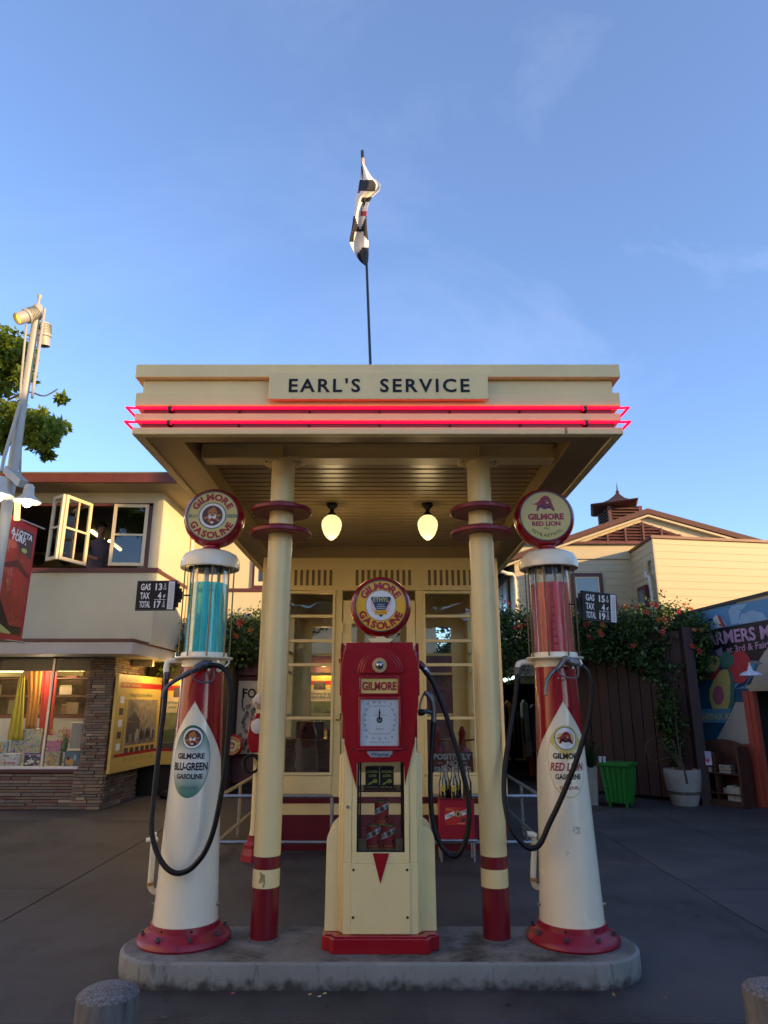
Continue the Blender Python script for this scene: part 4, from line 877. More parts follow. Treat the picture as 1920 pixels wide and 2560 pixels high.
# ledge and badge
b = MB(); b.box(X(893, 1870, 4.585), X(1006, 1870, 4.585), 4.566, 4.586, Zz(1876, 4.585), Zz(1870, 4.585), red); b.build('ledge', cpm, bevel=.004)
b = MB(); q = [(918, 1878), (981, 1877), (981, 1883), (973, 1893), (927, 1893), (919, 1884)]; b.prism([(X(u, v, 4.585), Zz(v, 4.585)) for u, v in q[::-1]][::-1], 4.578, 4.586, M('silver_badge', (.55, .57, .6), .3, .7)); bd = b.build('badge', cpm, bevel=.001)
f = plane((X(950, 1885, 4.585), 4.5775, Zz(1885, 4.585)), (1, 0, 0), (0, 0, 1), (0, -1, 0)); b = MB(); b.text(f, 'Wayne', 0, 0, .022, navy, 1, width=.11, bold=.04, shear=.2); b.build('lettering', bd)
# winged ornament, neck, globe
orn = [(919, 1597), (936, 1596), (944, 1592), (958, 1592), (966, 1596), (983, 1597), (978, 1603), (968, 1609), (963, 1616), (962, 1625), (937, 1625), (935, 1613), (928, 1605)]
b = MB(); b.prism([(X(u, v, 4.6), Zz(v, 4.6)) for u, v in orn], 4.59, 4.61, cream); b.build('wing_ornament', cpm, bevel=.003)
gz = Zz(1517, 4.78); gx = X(952, 1517, 4.78)
MB().lathe((gx, 4.80, 0), [(.07, ztop - .03), (.058, gz - .208), (.062, gz - .18)], red, 36).build('globe_neck', cpm)
globe(cpm, (gx, 4.80, gz), .213, R(1), 'ethyl')
# inverted red arrow
b = MB(); f = plane((0, 4.5905, 0), (1, 0, 0), (0, 0, 1), (0, -1, 0)); b.poly(f, [(X(932, 2132), Zz(2132)), (X(973, 2132), Zz(2132)), (X(951, 2209), Zz(2209))], red, 0)
b.v = [(x, 4.588 if z > zcase0 - .064 else 4.588, z) for x, y, z in b.v]; b.build('red_arrow', cpm)
# hose and nozzle on the right side
hp = [(1050, 1664), (1062, 1677), (1080, 1702), (1095, 1735), (1110, 1772), (1126, 1822), (1142, 1875), (1157, 1930), (1169, 1985), (1173, 2030), (1171, 2072), (1162, 2108), (1150, 2131), (1135, 2141), (1118, 2134), (1102, 2113), (1090, 2082), (1081, 2045), (1077, 2000), (1076, 1943), (1079, 1880), (1082, 1830), (1084, 1795)]
MB().tube([at(u, v, 4.80 - .12 * math.sin(math.pi * i / 22)) for i, (u, v) in enumerate(hp)], .0165, black, 12, smooth=5).build('hose', cpm)
MB().tube([at(1042, 1656, 4.8), at(1052, 1661, 4.8), at(1060, 1670, 4.8)], .022, dred, 12).build('hose_swivel', cpm)
MB().tube([at(1060, 1671, 4.79), at(1069, 1686, 4.79)], .021, alum, 12).build('hose_clamp', cpm)
nm_ = M('grey_cast_metal', (.2, .2, .2), .35, .7)
b = MB(); b.tube([at(1084, 1805, 4.79), at(1084, 1775, 4.79), at(1080, 1752, 4.79), at(1070, 1736, 4.79), at(1060, 1732, 4.79)], .018, nm_, 12, smooth=3, rs=[.018, .02, .024, .018, .012]); nz3 = b.build('nozzle', cpm)
MB().tube([at(1062, 1732, 4.79), at(1055, 1745, 4.79), at(1050, 1765, 4.79), at(1052, 1780, 4.79)], .007, nm_, 8, smooth=3).build('trigger_guard', nz3)
MB().tube([at(1080, 1782, 4.79), at(1066, 1778, 4.79), at(1052, 1782, 4.79)], .016, iron, 10).build('spout', nz3)
MB().lathe(at(1054, 1781, 4.79), [(0, -.026), (.022, -.02), (.024, 0), (.018, .02), (0, .024)], black, 14, axis='x').build('spout_cap', nz3)

# oil cans in the case
tin = M('tin_lid', (.10, .11, .11), .35, .7); gold = M('can_gold', (.40, .30, .06), .35, .5); cred = M('can_red', (.42, .012, .02), .3)
def oil_can(c, lb):
    x, y, z = c; r, h = .0455, .143
    t = thing('oil_can', lb, 'oil can', c, 'red oil cans stacked in the glass case')
    b = MB(); b.lathe(c, [(r, 0.003), (r, .010)], gold, 28); b.lathe(c, [(r, .010), (r, h - .006)], cred, 28); b.lathe(c, [(r, h - .006), (r + .0012, h - .003), (r, h)], gold, 28); b.build('body', t)
    MB().lathe(c, [(r, h), (r - .004, h + .001), (r - .005, h - .003), (0, h - .003)], tin, 24).build('lid', t)
    rr_ = r + .0006; f = lambda u, v, l: Vector((x + (rr_ + l * .0003) * math.sin(u / rr_), y - (rr_ + l * .0003) * math.cos(u / rr_), z + v))
    b = MB(); b.add([f(-.060 + .12 * i / 12, .052 + .0046 * i + dv, 0) for dv in (0, .033) for i in range(13)], [(i, i + 1, i + 14, i + 13) for i in range(12)], wht)
    b.text(f, 'LION', -.036, .082, .018, green, 1, width=.032, bold=.10); b.text(f, 'HEAD', .039, .110, .018, green, 1, width=.032, bold=.10); b.ell(f, .002, .096, .018, .019, M('can_badge', (.3, .2, .12), .5), 2, 1, 16); b.ell(f, .002, .096, .011, .012, brown, 3, 1, 12)
    b.text(f, 'MOTOR OIL', 0, .024, .011, gold, 1, width=.062, bold=.06); b.ell(f, .030, .050, .009, .009, ink, 1, 1, 10); b.text(f, 'Gilmore', 0, .127, .007, gold, 1, shear=.2)
    b.build('label_print', t)
zf = zcase0 - .005
y_c = 4.72
cz = zf
oil_can((X(934, 2090, y_c), y_c, cz), 'red oil can at the bottom left of the stack of three in the glass case')
oil_can((X(971, 2090, y_c), y_c, cz), 'red oil can at the bottom right of the stack of three in the glass case')
oil_can((X(954, 2030, y_c), y_c, cz + .1435), 'red oil can balanced on top of the other two in the glass case')
for u, lb in ((931, 'black rectangular oil tin on the glass shelf, the left one of the pair'), (967, 'black rectangular oil tin on the glass shelf, the right one of the pair')):
    x = X(u, 1935, 4.70); t = thing('oil_tin', lb, 'oil tin', (x, 4.72, zs), 'black oil tins on the glass shelf')
    b = MB(); b.box(x - .045, x + .045, 4.69, 4.75, zs + .004, zs + .142, blk); b.box(x - .0455, x + .0455, 4.6895, 4.7505, zs, zs + .005, dred); b.box(x - .0455, x + .0455, 4.6895, 4.7505, zs + .139, zs + .143, dred); b.build('body', t)
    f = plane((x, 4.6893, zs), (1, 0, 0), (0, 0, 1), (0, -1, 0)); b = MB(); og = M('olive_print', (.42, .42, .05), .5)
    b.text(f, 'GOLDEN', 0, .112, .013, og, 1, width=.070, bold=.08); b.text(f, 'LION', 0, .088, .016, og, 1, width=.048, bold=.08); b.text(f, 'MOTOR OIL', 0, .019, .010, og, 1, width=.072, bold=.05)
    b.poly(f, [(-.032, .034), (-.02, .045), (-.004, .052), (.012, .068), (.028, .066), (.034, .052), (.026, .042), (.012, .044), (-.004, .042), (-.012, .034), (-.028, .033)], og, 1); b.build('label_print', t)

# ================================================================== ROUND THE KIOSK
# pipe railings
def railing(sx, xo, xi, lb):
    t = thing('pipe_railing', lb, 'railing', (xo, 7.93, 0), 'galvanised railings round the kiosk')
    zt_, zb_ = .585, .13
    for z in (zt_, zb_):
        MB().tube([(xo, 7.93, z), (xi, 7.93, z)], .019, steel, 12).build('rail', t)
        MB().tube([(xo, 7.93, z), (xo + sx * .02, 10.3, z)], .019, steel, 12).build('rail', t)
    for x, y in ((xo, 7.93), (xi, 7.93), (xo + sx * .01, 9.1), (xo + sx * .02, 10.3)): MB().tube([(x, y, 0), (x, y, zt_)], .019, steel, 12).build('post', t)
    for x in (xo, xi): MB().lathe((x, 7.93, 0), [(.045, 0), (.045, .008), (.02, .012)], steel, 16).build('foot_plate', t)
railing(-1, -1.78, -.56, 'grey pipe railing round the left corner of the kiosk beside the air meter')
railing(1, 1.70, .50, 'grey pipe railing round the right corner of the kiosk behind the oil bottle cabinet')
# oil bottle cabinet
bc = thing('bottle_cabinet', 'small maroon cabinet on grey tube legs holding glass oil bottles by the kiosk', 'cabinet', (.85, 7.72, 0))
xa, xb = at(1099, 2050, 7.62).x, at(1187, 2050, 7.62).x; z0, z1 = at(1140, 2098, 7.62).z, at(1140, 1999, 7.62).z
MB().box(xa, xb, 7.62, 7.86, z0, z1, M('cabinet_red', (.30, .008, .025), .35)).build('body', bc, bevel=.006)
MB().box(xa - .008, xb + .008, 7.61, 7.63, z1 - .0, z1 + .012, dred).build('rim', bc)
for x in (xa + .015, xb - .01):
    for y in (7.63, 7.85): MB().tube([(x, y, 0), (x, y, z0 - .01)], .014, steel, 10).build('leg', bc)
MB().tube([(xa, 7.62, z0 - .012), (xb + .02, 7.62, z0 - .012)], .014, steel, 10).build('stretcher', bc)
for x in (xa + .05, (xa + xb) / 2, xb - .05): MB().tube([(x, 7.86, z1), (x, 7.86, z1 + .2), (x + .0, 7.84, z1 + .2)], .003, steel, 6).build('divider', bc)
f = plane(((xa + xb) / 2 + .01, 7.617, (z0 + z1) / 2 + .03), (1, 0, 0), (0, 0, 1), (0, -1, 0)); b = MB()
b.rect(f, -.135, .135, -.085, .085, M('label_red', (.5, .03, .02), .4), 1); b.poly(f, [(-.135, -.035), (-.04, .005), (-.04, .05), (-.135, .01)], wht, 2); b.poly(f, [(.04, .0), (.135, .045), (.135, .085), (.04, .045)], wht, 2)
b.poly(f, [(-.05, .0), (.05, .02), (.05, .05), (-.05, .03)], wht, 2); b.text(f, 'LION', -.088, .006, .026, green, 3, width=.065, bold=.08, shear=.1); b.text(f, 'HEAD', .088, .045, .026, green, 3, width=.065, bold=.08, shear=.1); b.ell(f, 0, .022, .034, .034, M('can_badge', (.3, .2, .12), .5), 3, 1, 24); b.ell(f, 0, .022, .025, .025, pyel, 4, 1, 20); b.ell(f, 0, .022, .017, .019, brown, 5, 1, 16)
b.text(f, 'Gilmore', -.09, .066, .014, pyel, 3, shear=.2); b.text(f, 'MOTOR OIL', .03, -.07, .010, wht, 3); b.ell(f, .055, -.035, .02, .016, navy, 3, 1, 12); b.build('label_print', bc)
oilg = M('dark_oil', (.05, .012, .004), .1); btl = GL('bottle_glass', (.80, .85, .84), 2.0)
bt0 = None
for i, (u, dy) in enumerate(((1108, 0), (1135, 0), (1169, 0), (1118, .12), (1146, .12))):
    x = at(u, 1990, 7.68).x; y = 7.68 + dy; c = (x, y, z1 - .03)
    lb = ['clear glass oil bottle at the left of the front row on the maroon cabinet', 'clear glass oil bottle in the middle of the front row on the maroon cabinet', 'clear glass oil bottle at the right of the front row, half behind the hose', 'clear glass oil bottle in the back row of the cabinet, nearer the pump', 'clear glass oil bottle in the back row of the cabinet, nearer the column'][i]
    if bt0 is None:
        t = thing('oil_bottle', lb, 'bottle', c, 'glass oil bottles on the maroon cabinet'); bt0 = t; c0 = c
        MB().lathe(c, [(.046, 0), (.046, .19), (.038, .215), (.036, .225), (.028, .24), (.018, .32), (.008, .352), (0, .352)], btl, 24).build('glass', t)
        MB().lathe(c, [(0, .004), (.042, .004), (.042, .15), (0, .15)], oilg, 20).build('oil', t)
        MB().lathe(c, [(.010, .325), (.011, .355), (0, .357)], steel, 12).build('cap', t)
        fb = lambda u, v, l, x=x, y=y: Vector((x + (.0468 + l * .0005) * math.sin(u / .0468), y - (.0468 + l * .0005) * math.cos(u / .0468), c[2] + v))
        b = MB(); b.ell(fb, 0, .135, .026, .030, M('label_yellow', (.6, .45, .04), .4), 0, 2, 20); b.text(fb, 'OIL', 0, .135, .016, green, 1, bold=.05); b.build('label_print', t)
    else: copy_tree(bt0, Vector(c) - Vector(c0), lb)
# air meter
ax_, ay_ = at(640, 2000, 7.72).x, 7.72
am = thing('air_meter', 'small red air meter on a cream post with white AIR globe, behind the left column', 'air pump', (ax_, ay_, 0))
b = MB(); b.lathe((ax_, ay_, 0), [(.13, 0), (.13, .06), (.10, .12), (.105, .15), (.07, .19), (.07, .24), (0, .24)], M('cast_red', (.30, .01, .02), .5, var=.3, bump=.3, bscale=20), 8); b.build('base', am, sharp=20)
b = MB(); b.lathe((ax_, ay_, 0), [(.055, .24), (.045, .30), (.045, .98), (.055, 1.0)], cream, 12); b.build('post', am, sharp=20)
zb = at(648, 1881, ay_).z; zt_ = at(648, 1790, ay_).z; zg = at(648, 1754, ay_).z
b = MB(); b.prism([(ax_ - .09, zb + .03), (ax_ - .06, zb), (ax_ + .06, zb), (ax_ + .09, zb + .03), (ax_ + .115, zb + .15), (ax_ + .10, zb + .30), (ax_ + .05, zt_ - .02), (ax_ + .03, zt_ + .03), (ax_ - .03, zt_ + .03), (ax_ - .05, zt_ - .02), (ax_ - .10, zb + .30), (ax_ - .115, zb + .15)], ay_ - .08, ay_ + .08, red); b.build('housing', am, bevel=.01)
b = MB(); b.lathe((ax_, ay_ - .08, zb + .27), [(0, -.012), (.07, -.012), (.078, -.008), (.078, 0)], M('gauge_face', (.6, .62, .6), .3), 32, axis='y'); b.build('gauge', am)
b = MB(); b.lathe((ax_, ay_, zg), [(0, -.085), (.055, -.07), (.085, -.03), (.09, 0), (.085, .03), (.055, .07), (0, .085)], M('opal_globe', (.5, .48, .42), .3), 32); gg = b.build('globe', am)
f = lambda u, v, l: Vector((ax_ + .091 * math.sin(u / .09) * math.cos(v / .09), ay_ - (.091 + l * .001) * math.cos(u / .09) * math.cos(v / .09), zg + .091 * math.sin(v / .09)))
b = MB(); b.text(f, 'AIR', 0, 0, .075, redp, 1, width=.15, bold=.07); b.build('lettering', gg)
MB().tube([(ax_ + .085 * math.cos(a * .42) - .03, ay_ - .10 - .004 * a, zb - .10 + .085 * math.sin(a * .42)) for a in range(38)], .014, black, 8).build('hose', am)
MB().box(ax_ - .03, ax_ + .05, ay_ - .11, ay_ - .05, zb - .12, zb - .04, cream).build('hose_bracket', am)
# flag and pole
fpd = 6.5
p0, p1 = at(926, 912, fpd), at(906, 381, fpd); p0 = p0 + (p0 - p1).normalized() * .85
t = thing('flagpole', 'thin black flagpole rising from the roof of the kiosk, leaning slightly left', 'flagpole', p0)
dirp = (p1 - p0).normalized()
MB().tube([p0, p1], .014, M('pole_black', (.015, .02, .022), .4), 12, rs=[.016, .012]).build('pole', t)
MB().tube([p1 - dirp * .09, p1 + dirp * .02], .019, M('pole_black', (.015, .02, .022), .4), 12).build('finial', t)
MB().tube([p1 - dirp * .2, p1 - dirp * .09], .020, M('tan_cord', (.45, .36, .24), .7), 10).build('cord_wrap', t)
# flag: zones of cloth, rows top to bottom: v, left u, right u (photo), folded
rows = [(404, 903, 907), (425, 902, 918), (443, 901, 930), (458, 898, 951), (475, 896, 950), (484, 893, 940), (495, 889, 929), (508, 888, 922), (528, 886, 917), (548, 883, 916), (570, 880, 917), (590, 875, 919), (605, 873, 921), (620, 879, 921), (640, 890, 921), (655, 901, 920), (664, 912, 917)]
fw_ = M('flag_white', (.66, .64, .62), .8, var=.08); fk_ = M('flag_black', (.012, .012, .016), .8); fr2 = M('flag_red', (.4, .03, .04), .8)
NU = 14; NV = 52; V = []; 
def frow(t):
    x = t * (len(rows) - 1); i = min(int(x), len(rows) - 2); q = x - i; return [rows[i][k] * (1 - q) + rows[i + 1][k] * q for k in range(3)]
for j in range(NV + 1):
    v, l, r = frow(j / NV)
    for i in range(NU + 1):
        q = i / NU; V.append(at(l + (r - l) * q, v, fpd - .03 + .055 * math.sin(q * 7.5 + j * .13) + .03 * math.sin(j * .33 + q * 3)))
def fcol(q, t):
    v = 404 + t * 260; u = q
    if v < 443: return 0
    if v < 476: return 1 if q < .80 else 0
    if v < 500: return 2 if (q < .12 and v < 482) else 0
    if v < 512: return 1 if q > .35 else 0
    if v < 545: return 0 if (q < .58 or v < 535) and not (.5 < q < .58) else (2 if q > .6 and v > 530 else 1)
    if v < 572: return 1 if abs(q - .55) > (568 - v) / 60 + .05 else 0
    if v < 612:
        return 1 if (q < .25 and v < 598) or (q > .7 + (v - 572) / 90) else 0
    return 0 if (q < .35 - (v - 612) / 60 or (q < .75 - (v - 612) / 28)) else 1
b = MB(); b.v = [tuple(p) for p in V]
for j in range(NV):
    for i in range(NU):
        c_ = fcol((i + .5) / NU, (j + .5) / NV); mm_ = (fw_, fk_, fr2)[c_]
        b.f.append((j * (NU + 1) + i, j * (NU + 1) + i + 1, (j + 1) * (NU + 1) + i + 1, (j + 1) * (NU + 1) + i)); b.mi.append(b.mat(mm_))
fo = b.build('flag', None, sharp=180); tag(fo, 'black and white checkered racing flag hanging limp from the kiosk flagpole', 'flag')
fo.modifiers.new('s', 'SUBSURF').render_levels = 1; sm_ = fo.modifiers.new('t', 'SOLIDIFY'); sm_.thickness = .003

# inside the kiosk
dk = thing('wooden_desk', 'brown wooden desk standing inside the kiosk behind the left window', 'desk', (-.75, 8.9, .03))
for n_, x0, x1, y0, y1, z0, z1 in (('desk_top', -1.25, -.3, 8.62, 9.15, 1.10, 1.14), ('front_panel', -1.22, -.33, 8.64, 8.66, .05, 1.10), ('side_panel', -1.22, -1.19, 8.66, 9.1, .05, 1.1), ('side_panel', -.36, -.33, 8.66, 9.1, .05, 1.1)): MB().box(x0, x1, y0, y1, z0, z1, wood).build(n_, dk, bevel=.004)
MB().box(-.62, -.5, 8.632, 8.638, .72, .95, M('old_notice', (.32, .10, .07), .6)).build('notice', dk)
rd = thing('table_radio', 'brown wooden table radio on the desk inside the kiosk', 'radio', (-.9, 8.8, 1.14))
MB().box(-1.07, -.74, 8.7, 8.88, 1.14, 1.34, M('radio_wood', (.07, .022, .014), .4)).build('cabinet', rd, bevel=.012)
for x in (-.98, -.84): MB().lathe((x, 8.7, 1.25), [(0, -.006), (.04, -.005), (.042, 0)], black, 20, axis='y').build('dial_knob', rd)
cm_ = M('green_cans', (.05, .08, .05), .4)
for k in range(4):
    c = (-.66 + .085 * k, 8.76, 1.14); b = MB(); b.lathe(c, [(.036, 0), (.036, .10), (.03, .105), (.03, .115), (0, .115)], cm_, 16)
    tag(b.build('tin_can'), ['dark green tin on the kiosk desk, right beside the wooden radio', 'dark green tin on the kiosk desk, second from the radio', 'dark green tin on the kiosk desk, third from the radio', 'dark green tin on the kiosk desk, farthest from the radio'][k], 'tin')
for k, (x, z) in enumerate(((.66, .06), (.98, .06))):
    t = thing('red_lubricator', ['red upright oil dispenser inside the kiosk, left of the two behind the right window', 'red upright oil dispenser inside the kiosk, right of the two behind the right window'][k], 'oil dispenser', (x, 9.0, .03), 'red oil dispensers inside the kiosk')
    MB().lathe((x, 9.0, .03), [(.14, 0), (.14, .05), (.12, .07), (.12, .85), (.10, .95), (.05, 1.0), (.04, 1.12), (.05, 1.16), (.02, 1.24), (0, 1.25)], M('dispenser_red', (.3, .008, .012), .3), 28).build('drum', t)
    MB().tube([(x, 8.97, 1.1), (x + .16, 8.94, 1.12), (x + .17, 8.94, 1.0)], .012, red, 8).build('crank', t)
sg = at(1131, 1906, 8.27)
t = tag(MB().box(sg.x - .235, sg.x + .235, 8.262, 8.268, sg.z - .115, sg.z + .115, M('notice_red', (.26, .035, .02), .5)).build('no_smoking_sign'), 'red and white POSITIVELY NO SMOKING sign in the right kiosk window', 'sign')
f = plane((sg.x, 8.2605, sg.z), (1, 0, 0), (0, 0, 1), (0, -1, 0)); b = MB()
b.text(f, 'POSITIVELY', 0, .065, .062, wht, 1, width=.43, bold=.06); b.text(f, 'NO', 0, -.005, .055, wht, 1, width=.13, bold=.06); b.text(f, 'SMOKING', 0, -.075, .058, wht, 1, width=.42, bold=.06); b.rect(f, -.17, -.11, -.008, -.002, wht, 1); b.rect(f, .11, .17, -.008, -.002, wht, 1)
o = b.build('lettering', t)

# ================================================================== LEFT BUILDING
stucco = M('cream_stucco', (0.54, 0.50, 0.345), 0.75, var=0.07, scale=1.2, bump=0.25, bscale=60, dirt=((0.33, 0.31, 0.24), 1.2, 0.58, 0.85, (1.5, 1.5, .35)))
sashm = M('cream_sash', (0.62, 0.54, 0.36), 0.4, var=.06)
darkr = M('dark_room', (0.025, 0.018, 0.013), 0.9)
lbn = thing('market_building', 'two storey cream market building with stone shopfront and open upper windows on the left', 'building', (-6, 11.3, 0))
LY = 11.23; PXL = -4.72; PXR = -4.31; WX = -3.79
b = MB(); b.box(-9, PXL, LY + .02, LY + .2, 0, .52, joint); b.box(PXL + .02, PXR - .02, LY - .0, LY + .3, 0, 2.27, joint); b.box(PXR - .25, PXR - .02, LY + .3, 13.5, 0, 2.27, joint); b.build('masonry_core', lbn)
stones = [M('stone_brown', (.21, .15, .105), .75, var=.3, scale=9, bump=.4, bscale=40), M('stone_tan', (.27, .20, .135), .75, var=.25, scale=9, bump=.4, bscale=40), M('stone_russet', (.19, .10, .07), .75, var=.3, scale=9, bump=.4, bscale=40), M('stone_grey', (.17, .145, .115), .75, var=.3, scale=9, bump=.4, bscale=40), M('stone_pale', (.40, .32, .20), .75, var=.2, scale=9, bump=.3, bscale=40)]
rnd = random.Random(11)
def course(x0, x1, z0, h, y, axis, lmin, lmax):
    x = x0 - rnd.random() * lmin
    while x < x1:
        l = rnd.uniform(lmin, lmax); a = max(x, x0); c_ = min(x + l, x1)
        if c_ - a > .03:
            d = .05 + rnd.uniform(-.012, .016); m_ = rnd.choices(stones, (30, 28, 14, 24, 2.5))[0]
            if axis == 'x': piece('stone', lbn, m_, ((a + c_) / 2, y + .025 - (d - .05) / 2, z0 + h / 2), (c_ - a - .008, d, h - .009))
            else: piece('stone', lbn, m_, (y - .025 + (d - .05) / 2, (a + c_) / 2, z0 + h / 2), (d, c_ - a - .008, h - .009))
        x += l
z = 0
while z < .50:
    h = rnd.choice((.042, .05, .058)); course(-7.6, PXL - .005, z, min(h, .52 - z), LY - .03, 'x', .18, .62); z += h
z = 0
while z < 2.25:
    h = rnd.choice((.038, .043, .05)); h = min(h, 2.27 - z); wide = z < .52
    course(PXL - (.05 if wide else 0), PXR, z, h, LY - (.06 if wide else .05), 'x', .10, .30); course(LY - .04, 12.6, z, h, PXR + .0 + (.03 if wide else 0), 'y', .14, .4); z += h
# sill, window
MB().box(-9, PXL - .01, LY - .05, LY + .1, .522, .572, trimm).build('sill', lbn, bevel=.004)
MB().box(-9, PXL - .01, LY - .04, LY + .1, .574, .608, M('white_sill', (.7, .68, .66), .4)).build('sill', lbn, bevel=.004)
xm = at(120, 1780, LY).x
for xa_, xb_ in ((-9, xm - .02), (xm + .02, PXL - .02)): MB().box(xa_, xb_, LY + .02, LY + .026, .608, 2.23, sglass).build('shop_window_pane', lbn)
MB().box(xm - .02, xm + .02, LY, LY + .05, .608, 2.25, alum).build('mullion', lbn, bevel=.003)
# shop interior
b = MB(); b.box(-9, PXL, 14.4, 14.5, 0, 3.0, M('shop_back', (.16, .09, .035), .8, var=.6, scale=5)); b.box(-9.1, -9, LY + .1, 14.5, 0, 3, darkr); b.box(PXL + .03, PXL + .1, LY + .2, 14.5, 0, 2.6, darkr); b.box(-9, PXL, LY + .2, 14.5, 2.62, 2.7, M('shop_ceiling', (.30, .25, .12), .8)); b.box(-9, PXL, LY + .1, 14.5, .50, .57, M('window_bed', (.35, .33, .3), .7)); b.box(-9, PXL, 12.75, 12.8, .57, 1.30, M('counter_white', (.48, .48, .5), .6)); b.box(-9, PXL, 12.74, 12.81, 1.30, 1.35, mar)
b.build('shop_interior', lbn)
shade = MB().box(-9, PXL, LY + .14, LY + .18, 2.06, 2.25, M('valance', (.10, .10, .09), .8)).build('valance', lbn)
rn2 = random.Random(21)
shc = [M('goods_%d' % k, c, .6) for k, c in enumerate(((.35, .2, .05), (.12, .05, .03), (.4, .3, .2), (.25, .06, .05), (.08, .1, .12), (.3, .28, .1)))]
gname = ['rust', 'dark brown', 'tan', 'maroon', 'slate', 'olive']
rows_ = {1.36: 'lowest', 1.72: 'middle', 2.05: 'top'}
for z in (1.36, 1.72, 2.05):
    for k in range(6):
        x = -7.6 + k * .5 + rn2.uniform(-.08, .08); h = rn2.uniform(.14, .28); wd = rn2.uniform(.1, .26); y = 13.6 + rn2.random() * .3
        t = thing('shelf_goods', '%s parcel on the %s shelf at the back of the gift shop' % (gname[(k + int(z * 3)) % 6], rows_[z]), 'goods', (x, y, z), 'dim goods on the shop shelves')
        c_ = shc[(k + int(z * 3)) % 6]; piece('body', t, c_, (x, y, z + h / 2), (wd, .12, h)); piece('lid', t, shc[(k + 2) % 6], (x, y, z + h + .015), (wd * .9, .13, .03))
for z in (1.34, 1.70, 2.03): MB().box(-8.6, PXL, 13.5, 14.1, z - .02, z, wood).build('shelf', lbn)
tub = EM('lit_tube', (1.0, .82, .38), 3.2)
for (u0, u1, v, lb) in ((-60, 57, 1677, 'lit fluorescent ceiling tube in the gift shop, the left one'), (145, 211, 1675, 'lit fluorescent ceiling tube in the gift shop, the right one by the stone pier')):
    a_, c_ = at(u0, v, 12.3), at(u1, v, 12.3); t = thing('ceiling_tube', lb, 'lamp', (a_ + c_) / 2, 'lit fluorescent tubes in the gift shop')
    MB().tube([a_, c_], .022, tub, 10).build('tube', t)
    MB().box(a_.x, c_.x, 12.27, 12.35, a_.z - .10, a_.z - .03, M('tube_housing', (.55, .45, .15), .5)).build('housing', t)
for k, (x, y) in enumerate(((-7.2, 11.5), (-5.5, 11.5), (-6.4, 13.2))):
    pl_ = bpy.data.lights.new('shop_fill', 'POINT'); pl_.energy = (9, 9, 20)[k]; pl_.color = (1, .8, .5); pl_.shadow_soft_size = .2; po = bpy.data.objects.new('shop_fill', pl_); C.objects.link(po); po.location = (x, y, 2.02 if y < 12 else 2.3)  # unseen lamps added: front two brighten the display, rear one carries the tubes
# hanging cloths
def cloth(lst, Y, m, name, lb, n=12):
    """rows of (v, left u, right u)"""
    b = MB(); k = len(lst) - 1
    def fn(a, c):
        q = c * k; i = min(int(q), k - 1); q -= i; v, l, r = [lst[i][j] * (1 - q) + lst[i + 1][j] * q for j in range(3)]
        return at(l + (r - l) * a, v, Y + .02 * math.sin(a * 19) + .01 * math.sin(a * 37))
    b.grid(fn, n, 16, m); o = b.build(name, None, sharp=180); tag(o, lb, 'cloth', 'coloured cloths hung in the shop window'); s_ = o.modifiers.new('t', 'SOLIDIFY'); s_.thickness = .004
cloth([(1690, 48, 62), (1760, 35, 60), (1850, 17, 57)], 11.6, M('cloth_yellow', (.55, .42, .02), .7), 'hanging_cloth', 'yellow cloth fanned out in the shop window, leftmost of the hung cloths')
cloth([(1655, 67, 108), (1740, 70, 100), (1822, 62, 90)], 11.62, M('cloth_orange', (.50, .19, .02), .7), 'hanging_cloth', 'orange cloth hanging in the shop window between the yellow and red ones')
cloth([(1655, 108, 146), (1750, 102, 138), (1838, 96, 130)], 11.66, M('cloth_red', (.45, .018, .012), .7), 'hanging_cloth', 'red cloth hanging behind the shop window mullion')
def goods(name, lb, cat, u0, u1, v0, v1, Y, m, d=.06, pat=None, lean=0):
    p, q = at(u0, v1, Y), at(u1, v0, Y); x0, x1, z0, z1 = p.x, q.x, p.z, q.z
    t = thing(name, lb, cat, ((x0 + x1) / 2, Y, z0))
    MB().box(x0, x1, Y, Y + d, z0, z1, m).build('body', t, bevel=.004)
    if pat:
        f = plane((x0, Y, z0), (1, 0, 0), (0, 0, 1), (0, -1, 0), .0015); b = MB(); pat(b, f, x1 - x0, z1 - z0); b.build('print', t)
    return t
cols = [M('print_%d' % k, c, .5) for k, c in enumerate(((.7, .6, .12), (.6, .15, .22), (.1, .2, .5), (.15, .45, .3), (.5, .25, .55), (.65, .35, .1), (.6, .62, .6), (.2, .45, .6)))]
def confetti(n, seed, cs, r0=.012):
    def fn(b, f, w_, h_):
        rr = random.Random(seed)
        for k in range(n):
            u, v = rr.uniform(.03, .97) * w_, rr.uniform(.03, .97) * h_; r = r0 * rr.uniform(.6, 1.6)
            b.ell(f, u, v, min(r, u, w_ - u), min(r * .7, v, h_ - v), cols[rr.choice(cs)], 1 + k % 4, 1, 7)
    return fn
def birthday(b, f, w_, h_): confetti(60, 4, (0, 1, 2, 3, 7))(b, f, w_, h_); b.rect(f, w_ * .1, w_ * .95, h_ * .18, h_ * .5, M('box_white', (.6, .62, .64), .5), 6); b.text(f, 'Birthday', w_ * .52, h_ * .34, .05, redp, 7, width=w_ * .72, bold=.05, shear=.2)
goods('gift_box', 'box wrapped in busy multicoloured zigzag paper in the shop window', 'gift box', 22, 106, 1822, 1885, 11.62, M('wrap_base', (.5, .52, .35), .6), .2, confetti(420, 3, (0, 1, 2, 3, 4, 6, 0), .011))
goods('party_box', 'white party box with coloured dots and red lettering, low left in the shop window', 'box', 0, 50, 1884, 1918, 11.42, M('box_white', (.6, .62, .64), .5), .08, birthday)
